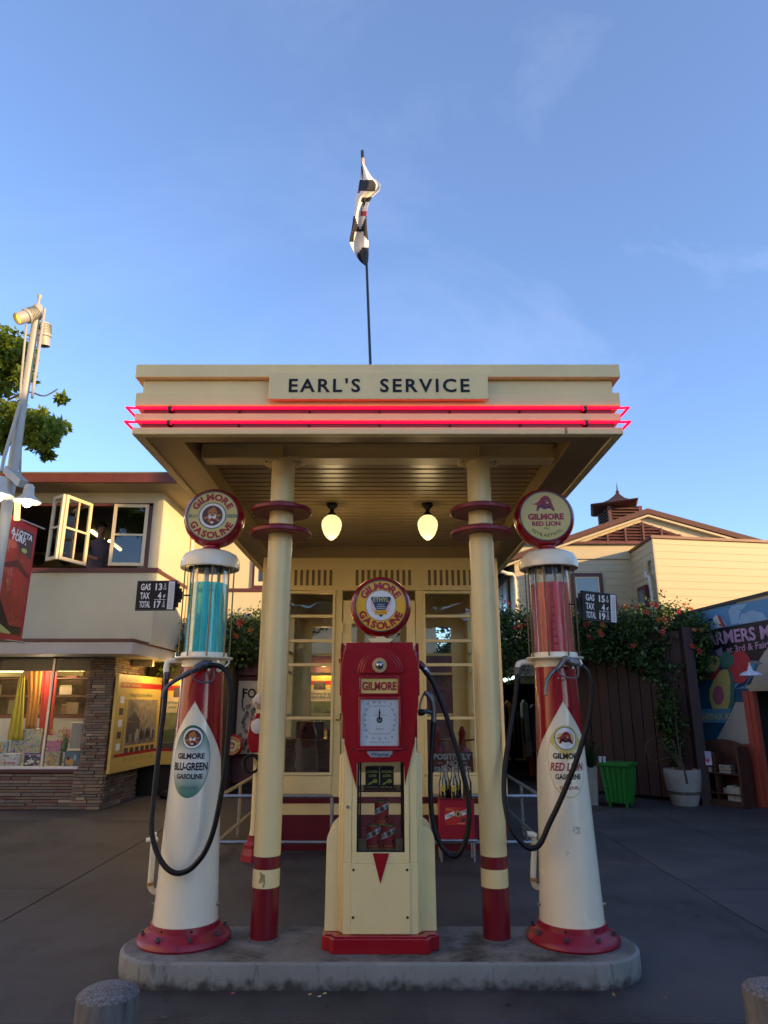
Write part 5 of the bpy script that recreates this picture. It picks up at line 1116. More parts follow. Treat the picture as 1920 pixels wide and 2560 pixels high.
goods('photo_album', 'dark photo covered box standing at the foot of the shop window, left of the mullion', 'box', 57, 110, 1883, 1918, 11.42, M('album_dark', (.05, .05, .08), .4), .05, lambda b, f, w_, h_: (confetti(26, 9, (6, 4, 6, 2), .022)(b, f, w_, h_), b.rect(f, w_ * .08, w_ * .95, h_ * .86, h_ * .93, cols[4], 6)))
goods('card_box', 'pale blue flat box standing behind the party box at the left edge', 'box', -20, 20, 1852, 1884, 11.6, cols[7], .06, confetti(40, 12, (0, 6, 3, 5), .02))
goods('pink_box', 'pinkish purple box in the shop window behind the mullion', 'box', 96, 154, 1852, 1879, 11.66, M('box_pink', (.32, .14, .28), .5), .1, confetti(24, 13, (4, 1, 4, 6), .016))
goods('beige_box', 'beige printed box at the foot of the shop window, right of the mullion', 'box', 118, 152, 1880, 1917, 11.5, M('box_beige', (.35, .32, .22), .5), .08, confetti(22, 15, (0, 5, 6), .02))
goods('handbag', 'golden handbag hanging at the back of the shop window near the stone pier', 'bag', 164, 197, 1756, 1785, 12.2, M('bag_gold', (.35, .24, .11), .45), .15)
t = thing('display_tower', 'grey slatted display rack beside the stone pier in the shop window', 'rack', at(190, 1875, 11.5))
p, q = at(173, 1873, 11.5), at(208, 1806, 11.5)
for z in (p.z, q.z): MB().box(p.x - .02, q.x + .02, 11.48, 11.78, z - .012, z + .012, alum).build('shelf', t)
for k in range(6): x = p.x + (q.x - p.x) * (k + .5) / 6; MB().box(x - .015, x + .012, 11.5, 11.53, p.z + .012, q.z - .012, M('rack_grey', (.22, .25, .28), .4)).build('slat', t)
goods('toy_box', 'open blue box with a small orange toy at the foot of the display rack', 'toy', 158, 200, 1878, 1918, 11.55, M('toybox_blue', (.10, .18, .26), .5), .06, lambda b, f, w_, h_: (b.ell(f, w_ * .3, h_ * .35, w_ * .22, h_ * .22, cols[5], 1, 1, 14), b.ell(f, w_ * .5, h_ * .3, w_ * .14, h_ * .25, cols[5], 2, 1, 12), b.ell(f, w_ * .72, h_ * .6, w_ * .1, h_ * .2, cols[7], 2, 1, 12), b.ell(f, w_ * .28, h_ * .55, w_ * .1, h_ * .12, brown, 3, 1, 10)))
fv = at(160, 1880, 11.6); t = thing('flower_vase', 'vase of magenta and yellow artificial flowers in the shop window', 'flowers', fv)
MB().lathe(fv, [(.03, 0), (.05, .08), (.035, .16), (.045, .2)], M('vase_green', (.03, .12, .05), .4), 16).build('vase', t)
for k in range(16):
    c_ = fv + Vector((random.gauss(0, .075), random.gauss(0, .04), .26 + random.gauss(0, .06))); m_ = (M('petal_magenta', (.42, .01, .13), .6), M('petal_magenta', (.42, .01, .13), .6), M('petal_yellow', (.6, .42, .02), .6))[k % 3]
    b = MB()
    for a in range(6): an = a * math.pi / 3 + k; d_ = Vector((math.cos(an), -.3, math.sin(an))) * .035; b.add([c_, c_ + d_ + Vector((0, 0, .012)), c_ + d_ * 1.3, c_ + d_ - Vector((0, 0, .012))], [(0, 1, 2, 3)], m_)
    b.tube([fv + Vector((0, 0, .2)), c_], .003, LF[0], 5); b.build('flower', t)
# ledge
b = MB(); b.box(-12, -3.83, 10.55, 12.75, 2.275, 2.46, M('ledge_paint', (.44, .42, .37), .6, var=.1)); b.build('ledge', lbn, bevel=.006)
MB().box(-12, -3.82, 10.53, 12.77, 2.462, 2.505, trimm).build('ledge_trim', lbn)
MB().box(PXR - .0, -3.95, 11.9, 11.98, 2.16, 2.273, stucco).build('bracket', lbn)
b = MB(); b.box(-12, PXL, LY + .0, LY + .12, 2.25, 2.274, darkr); b.build('head', lbn)
# upper storey
op = at(377, 1330, LY); oz0, oz1 = 3.735, 4.86
b = MB(); b.box(-12, WX, LY, LY + .15, 2.48, 3.655, stucco); b.box(op.x, WX, LY, LY + .15, 3.655, 5.05, stucco); b.box(-12, op.x, LY, LY + .15, oz1, 5.05, stucco); b.box(WX - .15, WX, LY + .15, 13.26, 2.48, 5.05, stucco); b.box(WX, 1.0, 13.26, 13.4, 2.3, 5.05, stucco)
b.build('upper_wall', lbn)
b = MB(); b.box(-12, WX + .02, LY - .03, LY + .16, 3.657, 3.733, trimm); b.box(WX - .1, WX + .02, LY + .161, 13.24, 3.657, 3.72, trimm); b.box(WX + .021, 1.0, 13.23, 13.26, 3.657, 3.72, trimm); b.build('band_trim', lbn)
b = MB(); b.box(op.x - .05, op.x, LY - .02, LY + .1, oz0, oz1, trimm); b.box(-12, op.x, LY - .02, LY + .1, oz1 - .05, oz1, trimm); b.build('opening_frame', lbn)
eavem = M('eave_soffit', (.34, .28, .17), .7, var=.1)
b = MB(); b.box(-12, -3.28, 10.73, 13.9, 5.05, 5.09, eavem); b.box(-3.28, 1.0, 12.75, 13.9, 5.05, 5.09, eavem); b.build('eave_soffit', lbn)
b = MB(); b.box(-12, -3.25, 10.68, 10.73, 5.06, 5.21, brown); b.box(-3.28, -3.24, 10.73, 12.72, 5.06, 5.21, brown); b.box(-3.28, 1.0, 12.70, 12.75, 5.06, 5.21, brown); b.build('eave_fascia', lbn, bevel=.004)
b = MB(); b.box(-12, -3.24, 10.67, 14, 5.212, 5.24, M('roof_edge', (.16, .13, .11), .8)); b.box(-3.24, 1.0, 12.69, 14, 5.212, 5.24, M('roof_edge', (.16, .13, .11), .8)); b.build('roof', lbn)
# pipe on the sunlit corner
MB().tube([(WX + .04, 13.0, 2.5), (WX + .04, 13.0, 5.05)], .035, sashm, 10).build('downpipe', lbn)
# far window
p, q = at(628, 1470, 13.2), at(690, 1405, 13.2)
wf = MB().box(p.x - .0, q.x, 13.22, 13.258, p.z - .0, q.z + .1, trimm).build('window_surround', lbn)
MB().box(p.x + .05, q.x - .05, 13.20, 13.219, p.z + .05, q.z + .05, sashm).build('sash', wf); MB().box(p.x + .14, q.x - .12, 13.19, 13.199, p.z + .13, q.z + .0, M('dark_pane', (.03, .035, .045), .05)).build('pane', wf)
# upper room
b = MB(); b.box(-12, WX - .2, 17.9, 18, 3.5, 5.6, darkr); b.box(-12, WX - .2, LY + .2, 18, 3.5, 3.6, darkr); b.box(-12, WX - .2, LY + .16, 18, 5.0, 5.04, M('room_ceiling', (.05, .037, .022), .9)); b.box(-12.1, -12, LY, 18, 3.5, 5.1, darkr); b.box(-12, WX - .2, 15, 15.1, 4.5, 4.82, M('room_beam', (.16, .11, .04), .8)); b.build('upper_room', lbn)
for k in range(9):
    x = -9.6 + k * .62; MB().lathe((x, 14.99, 4.66), [(0, -.005), (.14, -.005), (.14, .002)], darkr, 20, axis='y').build('beam_hole', lbn)
for (a_, c_, lb) in (((229, 1328), (257, 1347), 'middle one of the three slanting lit tubes in the upper room'), ((274, 1353), (301, 1374), 'right one of the three slanting lit tubes, seen below the person level window'), ((168, 1277), (192, 1287), 'left one of the three slanting lit tubes, seen through the open sash')):
    t = thing('room_tube', lb, 'lamp', at(*a_, 14), 'slanting lit tubes in the upper room'); MB().tube([at(*a_, 13.6), at(*c_, 14.4)], .038, EM('room_tube_light', (1, .80, .36), 1.6), 10).build('tube', t); MB().tube([at(*a_, 13.6) + Vector((0, 0, .05)), at(*c_, 14.4) + Vector((0, 0, .05))], .03, sashm, 6).build('housing', t)
# casement sashes
def sash(pa, pb, za, zb, nm, cols_, rows_, gm=glass, fw_=.055):
    """upright sash from plan point pa to pb"""
    pa = Vector((*pa, 0)); pb = Vector((*pb, 0)); d = (pb - pa).normalized(); n = Vector((d.y, -d.x, 0)) * .04; L_ = (pb - pa).length
    P = lambda s_, z: pa + d * s_ + Vector((0, 0, z))
    def br(s0, s1, z0, z1, k=1.0): return MB().hexa(P(s0, z0) - n * k / 2, P(s1, z0) - n * k / 2, P(s1, z1) - n * k / 2, P(s0, z1) - n * k / 2, n * k, sashm)
    b = br(0, fw_, za, zb); c0 = MB()
    for (s0, s1, z0, z1) in ((L_ - fw_, L_, za, zb), (fw_, L_ - fw_, za, za + fw_), (fw_, L_ - fw_, zb - fw_, zb)): m_ = br(s0, s1, z0, z1); b.add(m_.v, m_.f, sashm)
    o = b.build(nm, lbn, bevel=.005)
    for r_ in range(1, rows_): z = za + (zb - za) * r_ / rows_; br(fw_, L_ - fw_, z - .016, z + .016, .7).build('glazing_bar', o)
    for c_ in range(1, cols_): s_ = L_ * c_ / cols_; br(s_ - .012, s_ + .012, za + fw_, zb - fw_, .6).build('glazing_bar', o)
    MB().add([P(fw_, za + fw_), P(L_ - fw_, za + fw_), P(L_ - fw_, zb - fw_), P(fw_, zb - fw_)], [(0, 1, 2, 3)], gm).build('pane', o)
hx = at(225, 1330, LY).x; fx_ = at(158, 1317, 10.66)
sash((fx_.x, 10.64), (hx, LY - .03), 3.76, 4.84, 'casement', 2, 2)
f2 = at(127, 1316, 10.80); sash((f2.x, 10.80), (fx_.x - .02, 10.62), 3.76, 4.84, 'casement', 1, 2)
rx0, rx1 = at(283, 1330, LY).x, op.x - .06
sash((rx0, LY - .06), (rx1, LY - .02), 3.76, 4.83, 'casement', 1, 2, GL('blue_reflective_glass', (.30, .34, .42), 3.2))
# small yellow lit post by the lamps at far left
# person inside the window
def person(name, lb, base, shirt, skin, hair, lean=.0, h=1.7, arms=None, face=0.0):
    s_ = h / 1.7; X0 = Vector(base)
    J = dict(pel=(0, 0, .93, .125), sp=(.0, -.02 - lean * .3, 1.12, .12), ch=(0, -.03 - lean * .7, 1.32, .14), nk=(0, -.02 - lean, 1.46, .055), hd0=(0, -.03 - lean * 1.1, 1.54, .062), hd1=(0, -.05 - lean * 1.15, 1.62, .092), hd2=(0, -.03 - lean * 1.15, 1.70, .075),
             ls=(.17, -.03 - lean * .7, 1.38, .055), le=(.24, -.14 - lean, 1.12, .042), lw=(.14, -.36 - lean, 1.06, .030), lh=(.10, -.45 - lean, 1.05, .034),
             rs=(-.17, -.03 - lean * .7, 1.38, .055), re=(-.25, -.12 - lean, 1.12, .042), rw=(-.12, -.34 - lean, 1.04, .030), rh=(-.06, -.42 - lean, 1.02, .034),
             lk=(.10, -.02, .50, .07), la=(.10, .02, .08, .045), lf=(.11, -.14, .04, .04), rk=(-.10, -.02, .50, .07), ra=(-.10, .02, .08, .045), rf=(-.11, -.14, .04, .04), lt=(.10, 0, .86, .09), rt=(-.10, 0, .86, .09))
    E = [('pel', 'sp'), ('sp', 'ch'), ('ch', 'nk'), ('nk', 'hd0'), ('hd0', 'hd1'), ('hd1', 'hd2'), ('ch', 'ls'), ('ls', 'le'), ('le', 'lw'), ('lw', 'lh'), ('ch', 'rs'), ('rs', 're'), ('re', 'rw'), ('rw', 'rh'), ('pel', 'lt'), ('lt', 'lk'), ('lk', 'la'), ('la', 'lf'), ('pel', 'rt'), ('rt', 'rk'), ('rk', 'ra'), ('ra', 'rf')]
    ks = list(J); me = bpy.data.meshes.new(name); me.from_pydata([Vector(J[k][:3]) * s_ for k in ks], [(ks.index(a), ks.index(b)) for a, b in E], [])
    o = bpy.data.objects.new('tmp', me); C.objects.link(o); o.modifiers.new('skin', 'SKIN')
    for i, k in enumerate(ks): me.skin_vertices[0].data[i].radius = (J[k][3] * s_,) * 2
    me.skin_vertices[0].data[0].use_root = True
    sb_ = o.modifiers.new('sub', 'SUBSURF'); sb_.levels = 2
    dg = bpy.context.evaluated_depsgraph_get(); bm_ = bpy.data.meshes.new_from_object(o.evaluated_get(dg)); bpy.data.objects.remove(o)
    t = thing(name, lb, 'person', X0)
    b = MB(); Rz = Matrix.Rotation(face, 3, 'Z'); tr = M('dark_trousers', (.02, .02, .03), .8)
    for v in bm_.vertices: b.v.append(tuple(X0 + Rz @ v.co))
    for p_ in bm_.polygons:
        c_ = p_.center; z = c_.z / s_; ar = abs(c_.x) > .16 or c_.y < -.22 - lean
        m_ = skin if z > 1.45 or (z < 1.18 and ar) else (shirt if z > .92 else tr)
        if z > 1.5 and (c_.y > -.03 * s_ - lean * 1.1 or z > 1.70): m_ = skin
        b.f.append(tuple(p_.vertices)); b.mi.append(b.mat(m_))
    b.build('body', t, sharp=180)
    hc = Vector((0, (-.015 - lean * 1.15), 1.665)) * s_
    hb_ = MB(); hb_.lathe((0, 0, 0), [(.099, -.03), (.104, .01), (.098, .05), (.07, .09), (.03, .105), (0, .108)], hair, 20, a0=0); hb_.v = [tuple(X0 + Rz @ (Vector(v) * s_ + hc + Vector((0, .012, 0)))) for v in hb_.v]; hb_.build('hair', t, sharp=180)
    fc = MB()
    for sx in (-.032, .032):
        q = MB(); q.lathe((sx, -.138 - lean * 1.15, 1.625), [(0, -.006), (.009, 0), (0, .006)], ink, 8); fc.add(q.v, q.f, ink)
    q = MB(); q.lathe((0, -.145 - lean * 1.15, 1.60), [(0, .03), (.008, .015), (.014, -.004), (0, -.01)], skin, 10); fc.add(q.v, q.f, skin)
    q = MB(); q.box(-.022, .022, -.142 - lean * 1.15, -.130 - lean * 1.15, 1.566, 1.574, M('lips', (.25, .08, .07), .5)); fc.add(q.v, q.f, M('lips', (.25, .08, .07), .5))
    fc.v = [tuple(X0 + Rz @ (Vector(v) * s_)) for v in fc.v]; fc.build('face', t, sharp=180)
    for sx, sy in ((.10, -.47), (-.06, -.44)):
        for k in range(5):
            b = MB(); x = sx + (k - 2) * .014; y = sy - lean; b.tube([Vector((x, y, 1.045)), Vector((x + (k - 2) * .003, y - .035, 1.04)), Vector((x + (k - 2) * .004, y - (.058 if k else .04), 1.02))], .008, skin, 6); b.v = [tuple(X0 + Rz @ (Vector(v) * s_)) for v in b.v]; b.build('finger', t, sharp=180)
    return t
skm = M('skin', (.30, .16, .10), .5, var=.05)
pp = at(238, 1400, 12.1)
person('person', 'person in a grey shirt leaning over a counter inside the open upper window', (pp.x, 12.15, 2.96), M('grey_shirt', (.16, .14, .18), .8), skm, M('dark_hair', (.02, .013, .01), .6), .12, face=.6)
pp = at(333, 1405, 12.3)
person('person', 'person in a white shirt seen through the closed right sash upstairs', (pp.x, 12.6, 2.62), M('white_shirt', (.6, .6, .62), .8), skm, M('dark_hair', (.02, .013, .01), .6), .1, face=2.6)
b = MB(); b.box(-7.5, -4.3, 11.55, 12.0, 3.73, 3.78, wood); ct = thing('counter', 'dark counter running along inside the open upper window', 'counter', (-6, 11.8, 3.73)); b.build('counter_top', ct); MB().box(-7.4, -4.4, 11.9, 11.95, 3.6, 3.73, wood).build('apron', ct)

# history panels under the ledge
byel = M('board_yellow', (.52, .38, .09), .45, var=.04); pg = M('photo_grey', (.18, .16, .12), .6, var=.5, scale=9); pg2 = M('photo_dark', (.06, .055, .05), .6, var=.5, scale=16)
def board(name, lb, a, b_, z0, z1, dec, dlt=.05):
    a = Vector(a); b_ = Vector(b_); d = (b_ - a).normalized(); n = Vector((d.y, -d.x, 0)); t = thing(name, lb, 'display board', ((a + b_) / 2 * 1.0).to_tuple())
    mb_ = MB(); mb_.hexa(Vector((a.x, a.y, z0)), Vector((b_.x, b_.y, z0)), Vector((b_.x, b_.y, z1)), Vector((a.x, a.y, z1)), -n * dlt, byel); mb_.build('panel', t, bevel=.004)
    f = plane((a.x, a.y, z0), d, (0, 0, 1), n, .0018); mb_ = MB(); dec(mb_, f, (b_ - a).length, z1 - z0); mb_.build('print', t); return t
def dec1(b, f, L_, H_):
    rr = random.Random(2)
    b.rect(f, .08, L_, H_ * .86, H_ * .92, redp, 1); b.text(f, 'MEET ME AT THIRD & FAIRFAX', .2, H_ * .89, .035, pyel, 2, align='L'); b.text(f, 'Tracing Roots & the Market', .45, H_ * .79, .06, green, 1, align='L', shear=.25, width=.9)
    b.rect(f, .42, L_ - .12, H_ * .26, H_ * .74, pg, 1)
    for k in range(5): b.rect(f, .47 + k * .06, .475 + k * .06, H_ * .5, H_ * .73, M('photo_ink', (.05, .045, .04), .6), 2)
    b.poly(f, [(.45, H_ * .52), (.68, H_ * .62), (.95, H_ * .50)], pg2, 3); b.rect(f, .47, .92, H_ * .38, H_ * .5, pg2, 3)
    for k in range(26): u = .45 + rr.random() * (L_ - .65); b.ell(f, u, H_ * .34 + rr.random() * .05, .028, .085, pg2 if k % 3 else M('photo_pale', (.35, .32, .26), .6), 4 + k % 3, 1, 8)
    for k in range(5): b.rect(f, .12, .26, H_ * (.22 + .12 * k), H_ * (.29 + .12 * k), pg2 if k % 2 else wht, 1)
    for k in range(40): b.rect(f, .29, .29 + .09 * rr.uniform(.6, 1), H_ * .2 + k * .02, H_ * .2 + k * .02 + .006, green, 1)
    b.rect(f, .08, L_, H_ * .155, H_ * .185, redp, 1)
    for k in range(6): b.rect(f, .42 + k * (L_ - .5) / 6, .42 + (k + .7) * (L_ - .5) / 6, H_ * .185, H_ * .235, pg2, 2)
    for k in range(6):
        for j in range(4): b.rect(f, .42 + k * (L_ - .5) / 6, .42 + (k + .6) * (L_ - .5) / 6, H_ * .13 - j * .02, H_ * .133 - j * .02, green, 1)
def dec2(b, f, L_, H_):
    b.rect(f, .02, L_ - .02, H_ * .60, H_ * .80, M('sepia_sky', (.50, .42, .26), .5), 1); b.rect(f, .02, L_ - .02, H_ * .24, H_ * .60, M('photo_field', (.17, .19, .07), .6, var=.4, scale=6), 1)
    b.poly(f, [(.02, H_ * .26), (.02, H_ * .38), (L_ - .02, H_ * .5), (L_ - .02, H_ * .26)], M('photo_lawn', (.07, .10, .03), .6), 2); b.rect(f, 0, L_, H_ * .86, H_ * .92, redp, 1)
    b.rect(f, .2, .42, H_ * .78, H_ * .9, pg2, 2); b.rect(f, .52, .72, H_ * .78, H_ * .9, pg2, 2); b.text(f, 'Where it all began', L_ / 2, H_ * .72, .05, green, 2, shear=.2, width=L_ * .75); b.text(f, 'past the oil fields', L_ / 2, H_ * .67, .05, green, 2, shear=.2, width=L_ * .7)
    b.rect(f, 0, L_, H_ * .155, H_ * .185, redp, 1); b.rect(f, .05, L_ - .05, H_ * .185, H_ * .25, pg2, 2)
t1 = board('history_board', 'yellow history board angled against the stone pier under the ledge', (-4.158, 11.0, 0), (-4.02, 12.72, 0), .52, 2.0, dec1)
t2 = board('history_board', 'yellow history board with a green field photo, left of the blue pump', (-4.0, 12.74, 0), (-3.16, 12.74, 0), .515, 1.98, dec2)
t3 = board('history_board', 'warmly lit history board seen through the left kiosk window', (-1.5, 13.02, 0), (-.62, 13.02, 0), .9, 2.05, dec2)
warm = []
for (x, y, z, e) in ((-4.0 + .25, 12.0, 2.12, 7.0), (-3.5, 12.5, 2.12, 6.0), (-1.1, 12.78, 2.2, 6.0)):
    t = thing('picture_light', {0: 'warm down light over the angled history board', 1: 'warm down light over the green field board', 2: 'warm down light over the board behind the kiosk'}[len(warm)], 'lamp', (x, y, z), 'warm lights over the history boards'); warm.append(t)
    MB().lathe((x, y, z), [(.02, .03), (.06, .0), (.055, 0), (.0, .02)], alum, 16).build('shade', t); MB().lathe((x, y, z), [(0, .012), (.02, .01), (0, -.004)], EM('warm_bulb', (1, .7, .3), 5), 12).build('bulb', t)
    pl_ = bpy.data.lights.new('board_light', 'POINT'); pl_.energy = e; pl_.color = (1, .6, .18); pl_.shadow_soft_size = .04; po = bpy.data.objects.new('board_light', pl_); C.objects.link(po); po.location = (0, 0, -.03); po.parent = t
# maroon display kiosk behind, with poster
dkm = M('maroon_boards', (.075, .02, .022), .6, var=.2)
kb = thing('display_kiosk', 'dark maroon display wall with posters behind the blue pump', 'display wall', (-2, 13.1, 0))
for n_, a in (('header', (-2.75, 1.5, 13.05, 13.20, 2.06, 2.45)), ('back_panel', (-2.75, 1.5, 13.16, 13.24, .62, 2.06)), ('lower_panel', (-2.75, 1.5, 13.08, 13.22, .18, .62))): MB().box(*a, dkm).build(n_, kb, bevel=.004)
MB().box(-4.2, 1.5, 13.1, 13.3, -.01, .2, dark).build('plinth', kb); MB().box(-4.3, -2.76, 12.78, 13.3, 0, 2.3, darkr).build('side_panel', kb)
p, q = at(586, 1885, 13.1), at(690, 1702, 13.1)
t = thing('fort_poster', 'tall pale poster headed FOR with a crowd photo behind the blue pump hose', 'poster', ((p.x + q.x) / 2, 13.1, p.z)); MB().box(p.x, q.x, 13.13, 13.155, p.z, q.z, M('poster_tan', (.50, .42, .27), .5)).build('sheet', t)
f = plane((p.x, 13.128, p.z), (1, 0, 0), (0, 0, 1), (0, -1, 0), .0018); b = MB(); hh = q.z - p.z; ww = q.x - p.x
b.text(f, 'FORTY', .09, hh * .83, .17, ink, 1, width=.62, align='L', bold=.06); b.rect(f, .08, .105, hh * .62, hh * .9, ink, 1)
rr = random.Random(8)
for k in range(70): b.ell(f, rr.uniform(.08, ww - .05), rr.uniform(.05, hh * .66), .03, .04, (pg2, pg, M('crowd_brown', (.22, .13, .10), .6))[k % 3], 1 + k % 4, 1, 8)
b.build('print', t)
t = thing('round_gas_sign', 'round red and orange gas globe sign standing on the maroon ledge by the hose', 'sign', at(582, 1890, 13.0)); globe(t, at(582, 1863, 12.9), .19, 0, 'blu')
for k, (u0, u1, v0, v1) in enumerate(((552, 574, 1702, 1740), (552, 574, 1748, 1782), (552, 574, 1792, 1826), (552, 572, 1838, 1870))):
    p, q = at(u0, v1, 13.1), at(u1, v0, 13.1); tag(MB().box(p.x, q.x, 13.135, 13.155, p.z, q.z, pg if k % 2 else M('photo_cool', (.22, .25, .28), .5, var=.4, scale=12)).build('framed_photo'), ['small dim framed photo at the top of the strip beside the FOR poster', 'small dim framed photo second from the top beside the FOR poster', 'small dim framed photo third from the top beside the FOR poster', 'small dim framed photo at the bottom of the strip beside the FOR poster'][k], 'photo', 'framed photos beside the poster')
t = tag(MB().lathe((-3.55, 12.6, 0), [(.28, 0.0), (.30, .06), (.28, .10), (.05, .12), (0, .13)], M('mat_black', (.015, .015, .016), .6), 28).build('sign_base'), 'low round black sign base on the ground under the yellow boards', 'base')

# lamp pole with banner
pm = M('pole_grey_paint', (.34, .34, .31), .45, var=.06)
pxx, pyy = -4.607, 8.0
lp = thing('lamp_pole', 'tall grey pole at the left edge carrying spotlights and bell shaped street lamps', 'lamp post', (pxx, pyy, 0))
b = MB(); b.lathe((pxx, pyy, 0), [(.070, 0), (.064, 4.6), (.050, 5.2), (.046, 6.5), (.062, 6.5), (.062, 6.62), (.05, 6.66), (.0, 6.67)], pm, 24); b.build('pole', lp)
b = MB(); b.lathe((pxx, pyy, 0), [(.02, 6.66), (.014, 6.74), (.03, 6.80), (.02, 6.82), (0, 6.82)], pm, 16); b.build('finial', lp)
def spot(c, d, nm, lens):
    c = Vector(c); d = Vector(d).normalized(); b = MB(); prof = [(-.17, .06), (-.16, .085), (-.02, .09), (-.01, .098), (.02, .098), (.03, .082), (.15, .078)]
    q = d.to_track_quat('Z', 'Y'); m_ = MB(); m_.lathe((0, 0, 0), [(0, -.17)] + [(r, h) for h, r in prof] + [(.07, .15), (.07, .1)], pm, 24); m_.v = [tuple(c + q @ Vector(v)) for v in m_.v]; o = m_.build(nm, lp)
    m_ = MB(); m_.lathe((0, 0, 0), [(.07, .11), (0, .11)], lens, 20); m_.v = [tuple(c + q @ Vector(v)) for v in m_.v]; m_.build('lens', o)
    for k in range(6):
        m_ = MB(); m_.lathe((0, 0, 0), [(.088, -.14 + .022 * k), (.1, -.137 + .022 * k), (.088, -.134 + .022 * k)], pm, 20); m_.v = [tuple(c + q @ Vector(v)) for v in m_.v]; m_.build('fin', o)
spot(at(68, 790, 7.9), (-.45, -.55, -.62), 'spotlight', EM('amber_lens', (1, .5, .08), .75))
spot(at(109, 838, 8.15), (.05, .2, -1), 'spotlight', M('dark_lens', (.1, .09, .07), .2))
MB().tube([at(112, 772, 7.95), at(80, 995, 7.95)], .018, pm, 8).build('conduit', lp)
MB().tube([at(99, 812, 8), at(112, 826, 8.1)], .02, pm, 8).build('bracket', lp)
MB().tube([at(66, 812, 7.95), at(52, 960, 7.95), at(50, 1000, 7.95)], .014, pm, 8).build('conduit', lp)
MB().tube([at(50, 1010, 7.95), at(10, 1145, 7.85), at(3, 1180, 7.8)], .022, pm, 8).build('stay', lp)
MB().tube([at(54, 1010, 8.1), at(50, 1190, 8.1)], .016, pm, 8).build('stay', lp)
MB().bar(at(20, 1175, 8), at(58, 1210, 7.7), .10, pm, .09).build('arm', lp)
def bell(u, v, Y, k=1.0):
    c = at(u, v, Y); b = MB(); prof = [(.0, .30), (.05, .295), (.075, .26), (.08, .20), (.085, .13), (.11, .09), (.165, .05), (.205, .015), (.21, 0), (.2, .005), (.1, .075), (.0, .09)]
    b.lathe(c, [(r * k, h * k) for r, h in prof], M('bell_grey', (.45, .43, .37), .45), 32); o = b.build('bell_shade', lp); MB().lathe(c, [(0, .05), (.035, .04), (.05, .0), (.042, -.04), (.02, -.06), (0, -.065)], EM('white_bulb', (1, .93, .75), 9), 16).build('bulb', o)
bell(68, 1255, 7.6, .72); bell(-4, 1240, 7.45, .78)
pl_ = bpy.data.lights.new('street_lamp_light', 'POINT'); pl_.energy = 2; pl_.color = (1, .85, .6); pl_.shadow_soft_size = .05; po = bpy.data.objects.new('street_lamp_light', pl_); C.objects.link(po); po.location = at(66, 1262, 7.6) - Vector((pxx, pyy, 0)); po.parent = lp
MB().tube([at(44, 1256, 8.1), at(42, 1300, 8.1)], .035, EM('lit_yellow_post', (1, .72, .2), .7), 10).build('lit_post', lp)
# banner
bp0 = at(22, 1283, 8.0); bp1 = at(93, 1326, 8.72); bp1.z = bp0.z; zb_ = at(51, 1606, 8.72).z
t = thing('market_banner', 'red vertical banner with meat photo and white A LOTTA TURF lettering on the left pole', 'banner', bp0, None)
MB().tube([bp0 + Vector((-.05, -.05, 0)), bp1 + Vector((.06, .06, 0))], .012, alum, 8).build('rod', t); MB().tube([Vector((bp0.x - .05, 7.95, zb_)), Vector((bp1.x + .03, bp1.y + .03, zb_))], .010, alum, 8).build('rod', t)
d_ = (bp1 - bp0).normalized(); n_ = Vector((d_.y, -d_.x, 0)); L_ = (bp1 - bp0).length; H_ = bp0.z - zb_
b = MB(); b.hexa(Vector((bp0.x, bp0.y, zb_)), Vector((bp1.x, bp1.y, zb_)), bp1, bp0, -n_ * .004, M('banner_red', (.42, .012, .02), .6)); b.build('cloth', t)
meat = M('meat_photo', (.36, .02, .015), .5, var=.5, scale=3.5, dirt=((.62, .28, .16), 4.5, .56, .70, (1.4, 1.4, .8)))
f = plane((bp0.x, bp0.y, zb_), d_, (0, 0, 1), n_, .0015); b = MB(); b.rect(f, .05, L_ - .06, H_ * .045, H_ * .93, meat, 1)
b.poly(f, [(.05, H_ * .12), (.05, H_ * .34), (L_ * .5, H_ * .12), (L_ - .06, H_ * .12), (L_ - .06, H_ * .05), (L_ * .4, H_ * .05)], ink, 2); b.poly(f, [(.05, H_ * .05), (.05, H_ * .14), (L_ * .6, H_ * .06), (L_ * .55, H_ * .05)], M('banner_lime', (.45, .5, .15), .5), 3)
b.poly(f, [(L_ * .55, H_ * .93), (L_ * .35, H_ * .84), (L_ * .5, H_ * .74), (L_ - .06, H_ * .70), (L_ - .06, H_ * .93)], M('banner_dark', (.05, .02, .03), .5), 2); b.ell(f, L_ * .65, H_ * .755, .07, .03, M('banner_lime', (.45, .5, .15), .5), 3, 1, 14)
b.ell(f, L_ * .25, H_ * .77, .10, .05, M('banner_tomato', (.6, .12, .06), .5), 3, 1, 16); b.poly(f, [(.05, H_ * .60), (L_ * .5, H_ * .66), (L_ - .06, H_ * .56), (L_ - .06, H_ * .53), (L_ * .5, H_ * .60), (.05, H_ * .56)], M('banner_dark2', (.10, .006, .008), .5), 3)
b.text(f, 'A LOTTA', L_ * .50, H_ * .885, .075, wht, 5, width=L_ * .72, bold=.09, shear=.1); b.text(f, 'TURF,', L_ * .42, H_ * .835, .075, wht, 5, width=L_ * .5, bold=.09, shear=.1); b.build('print', t)

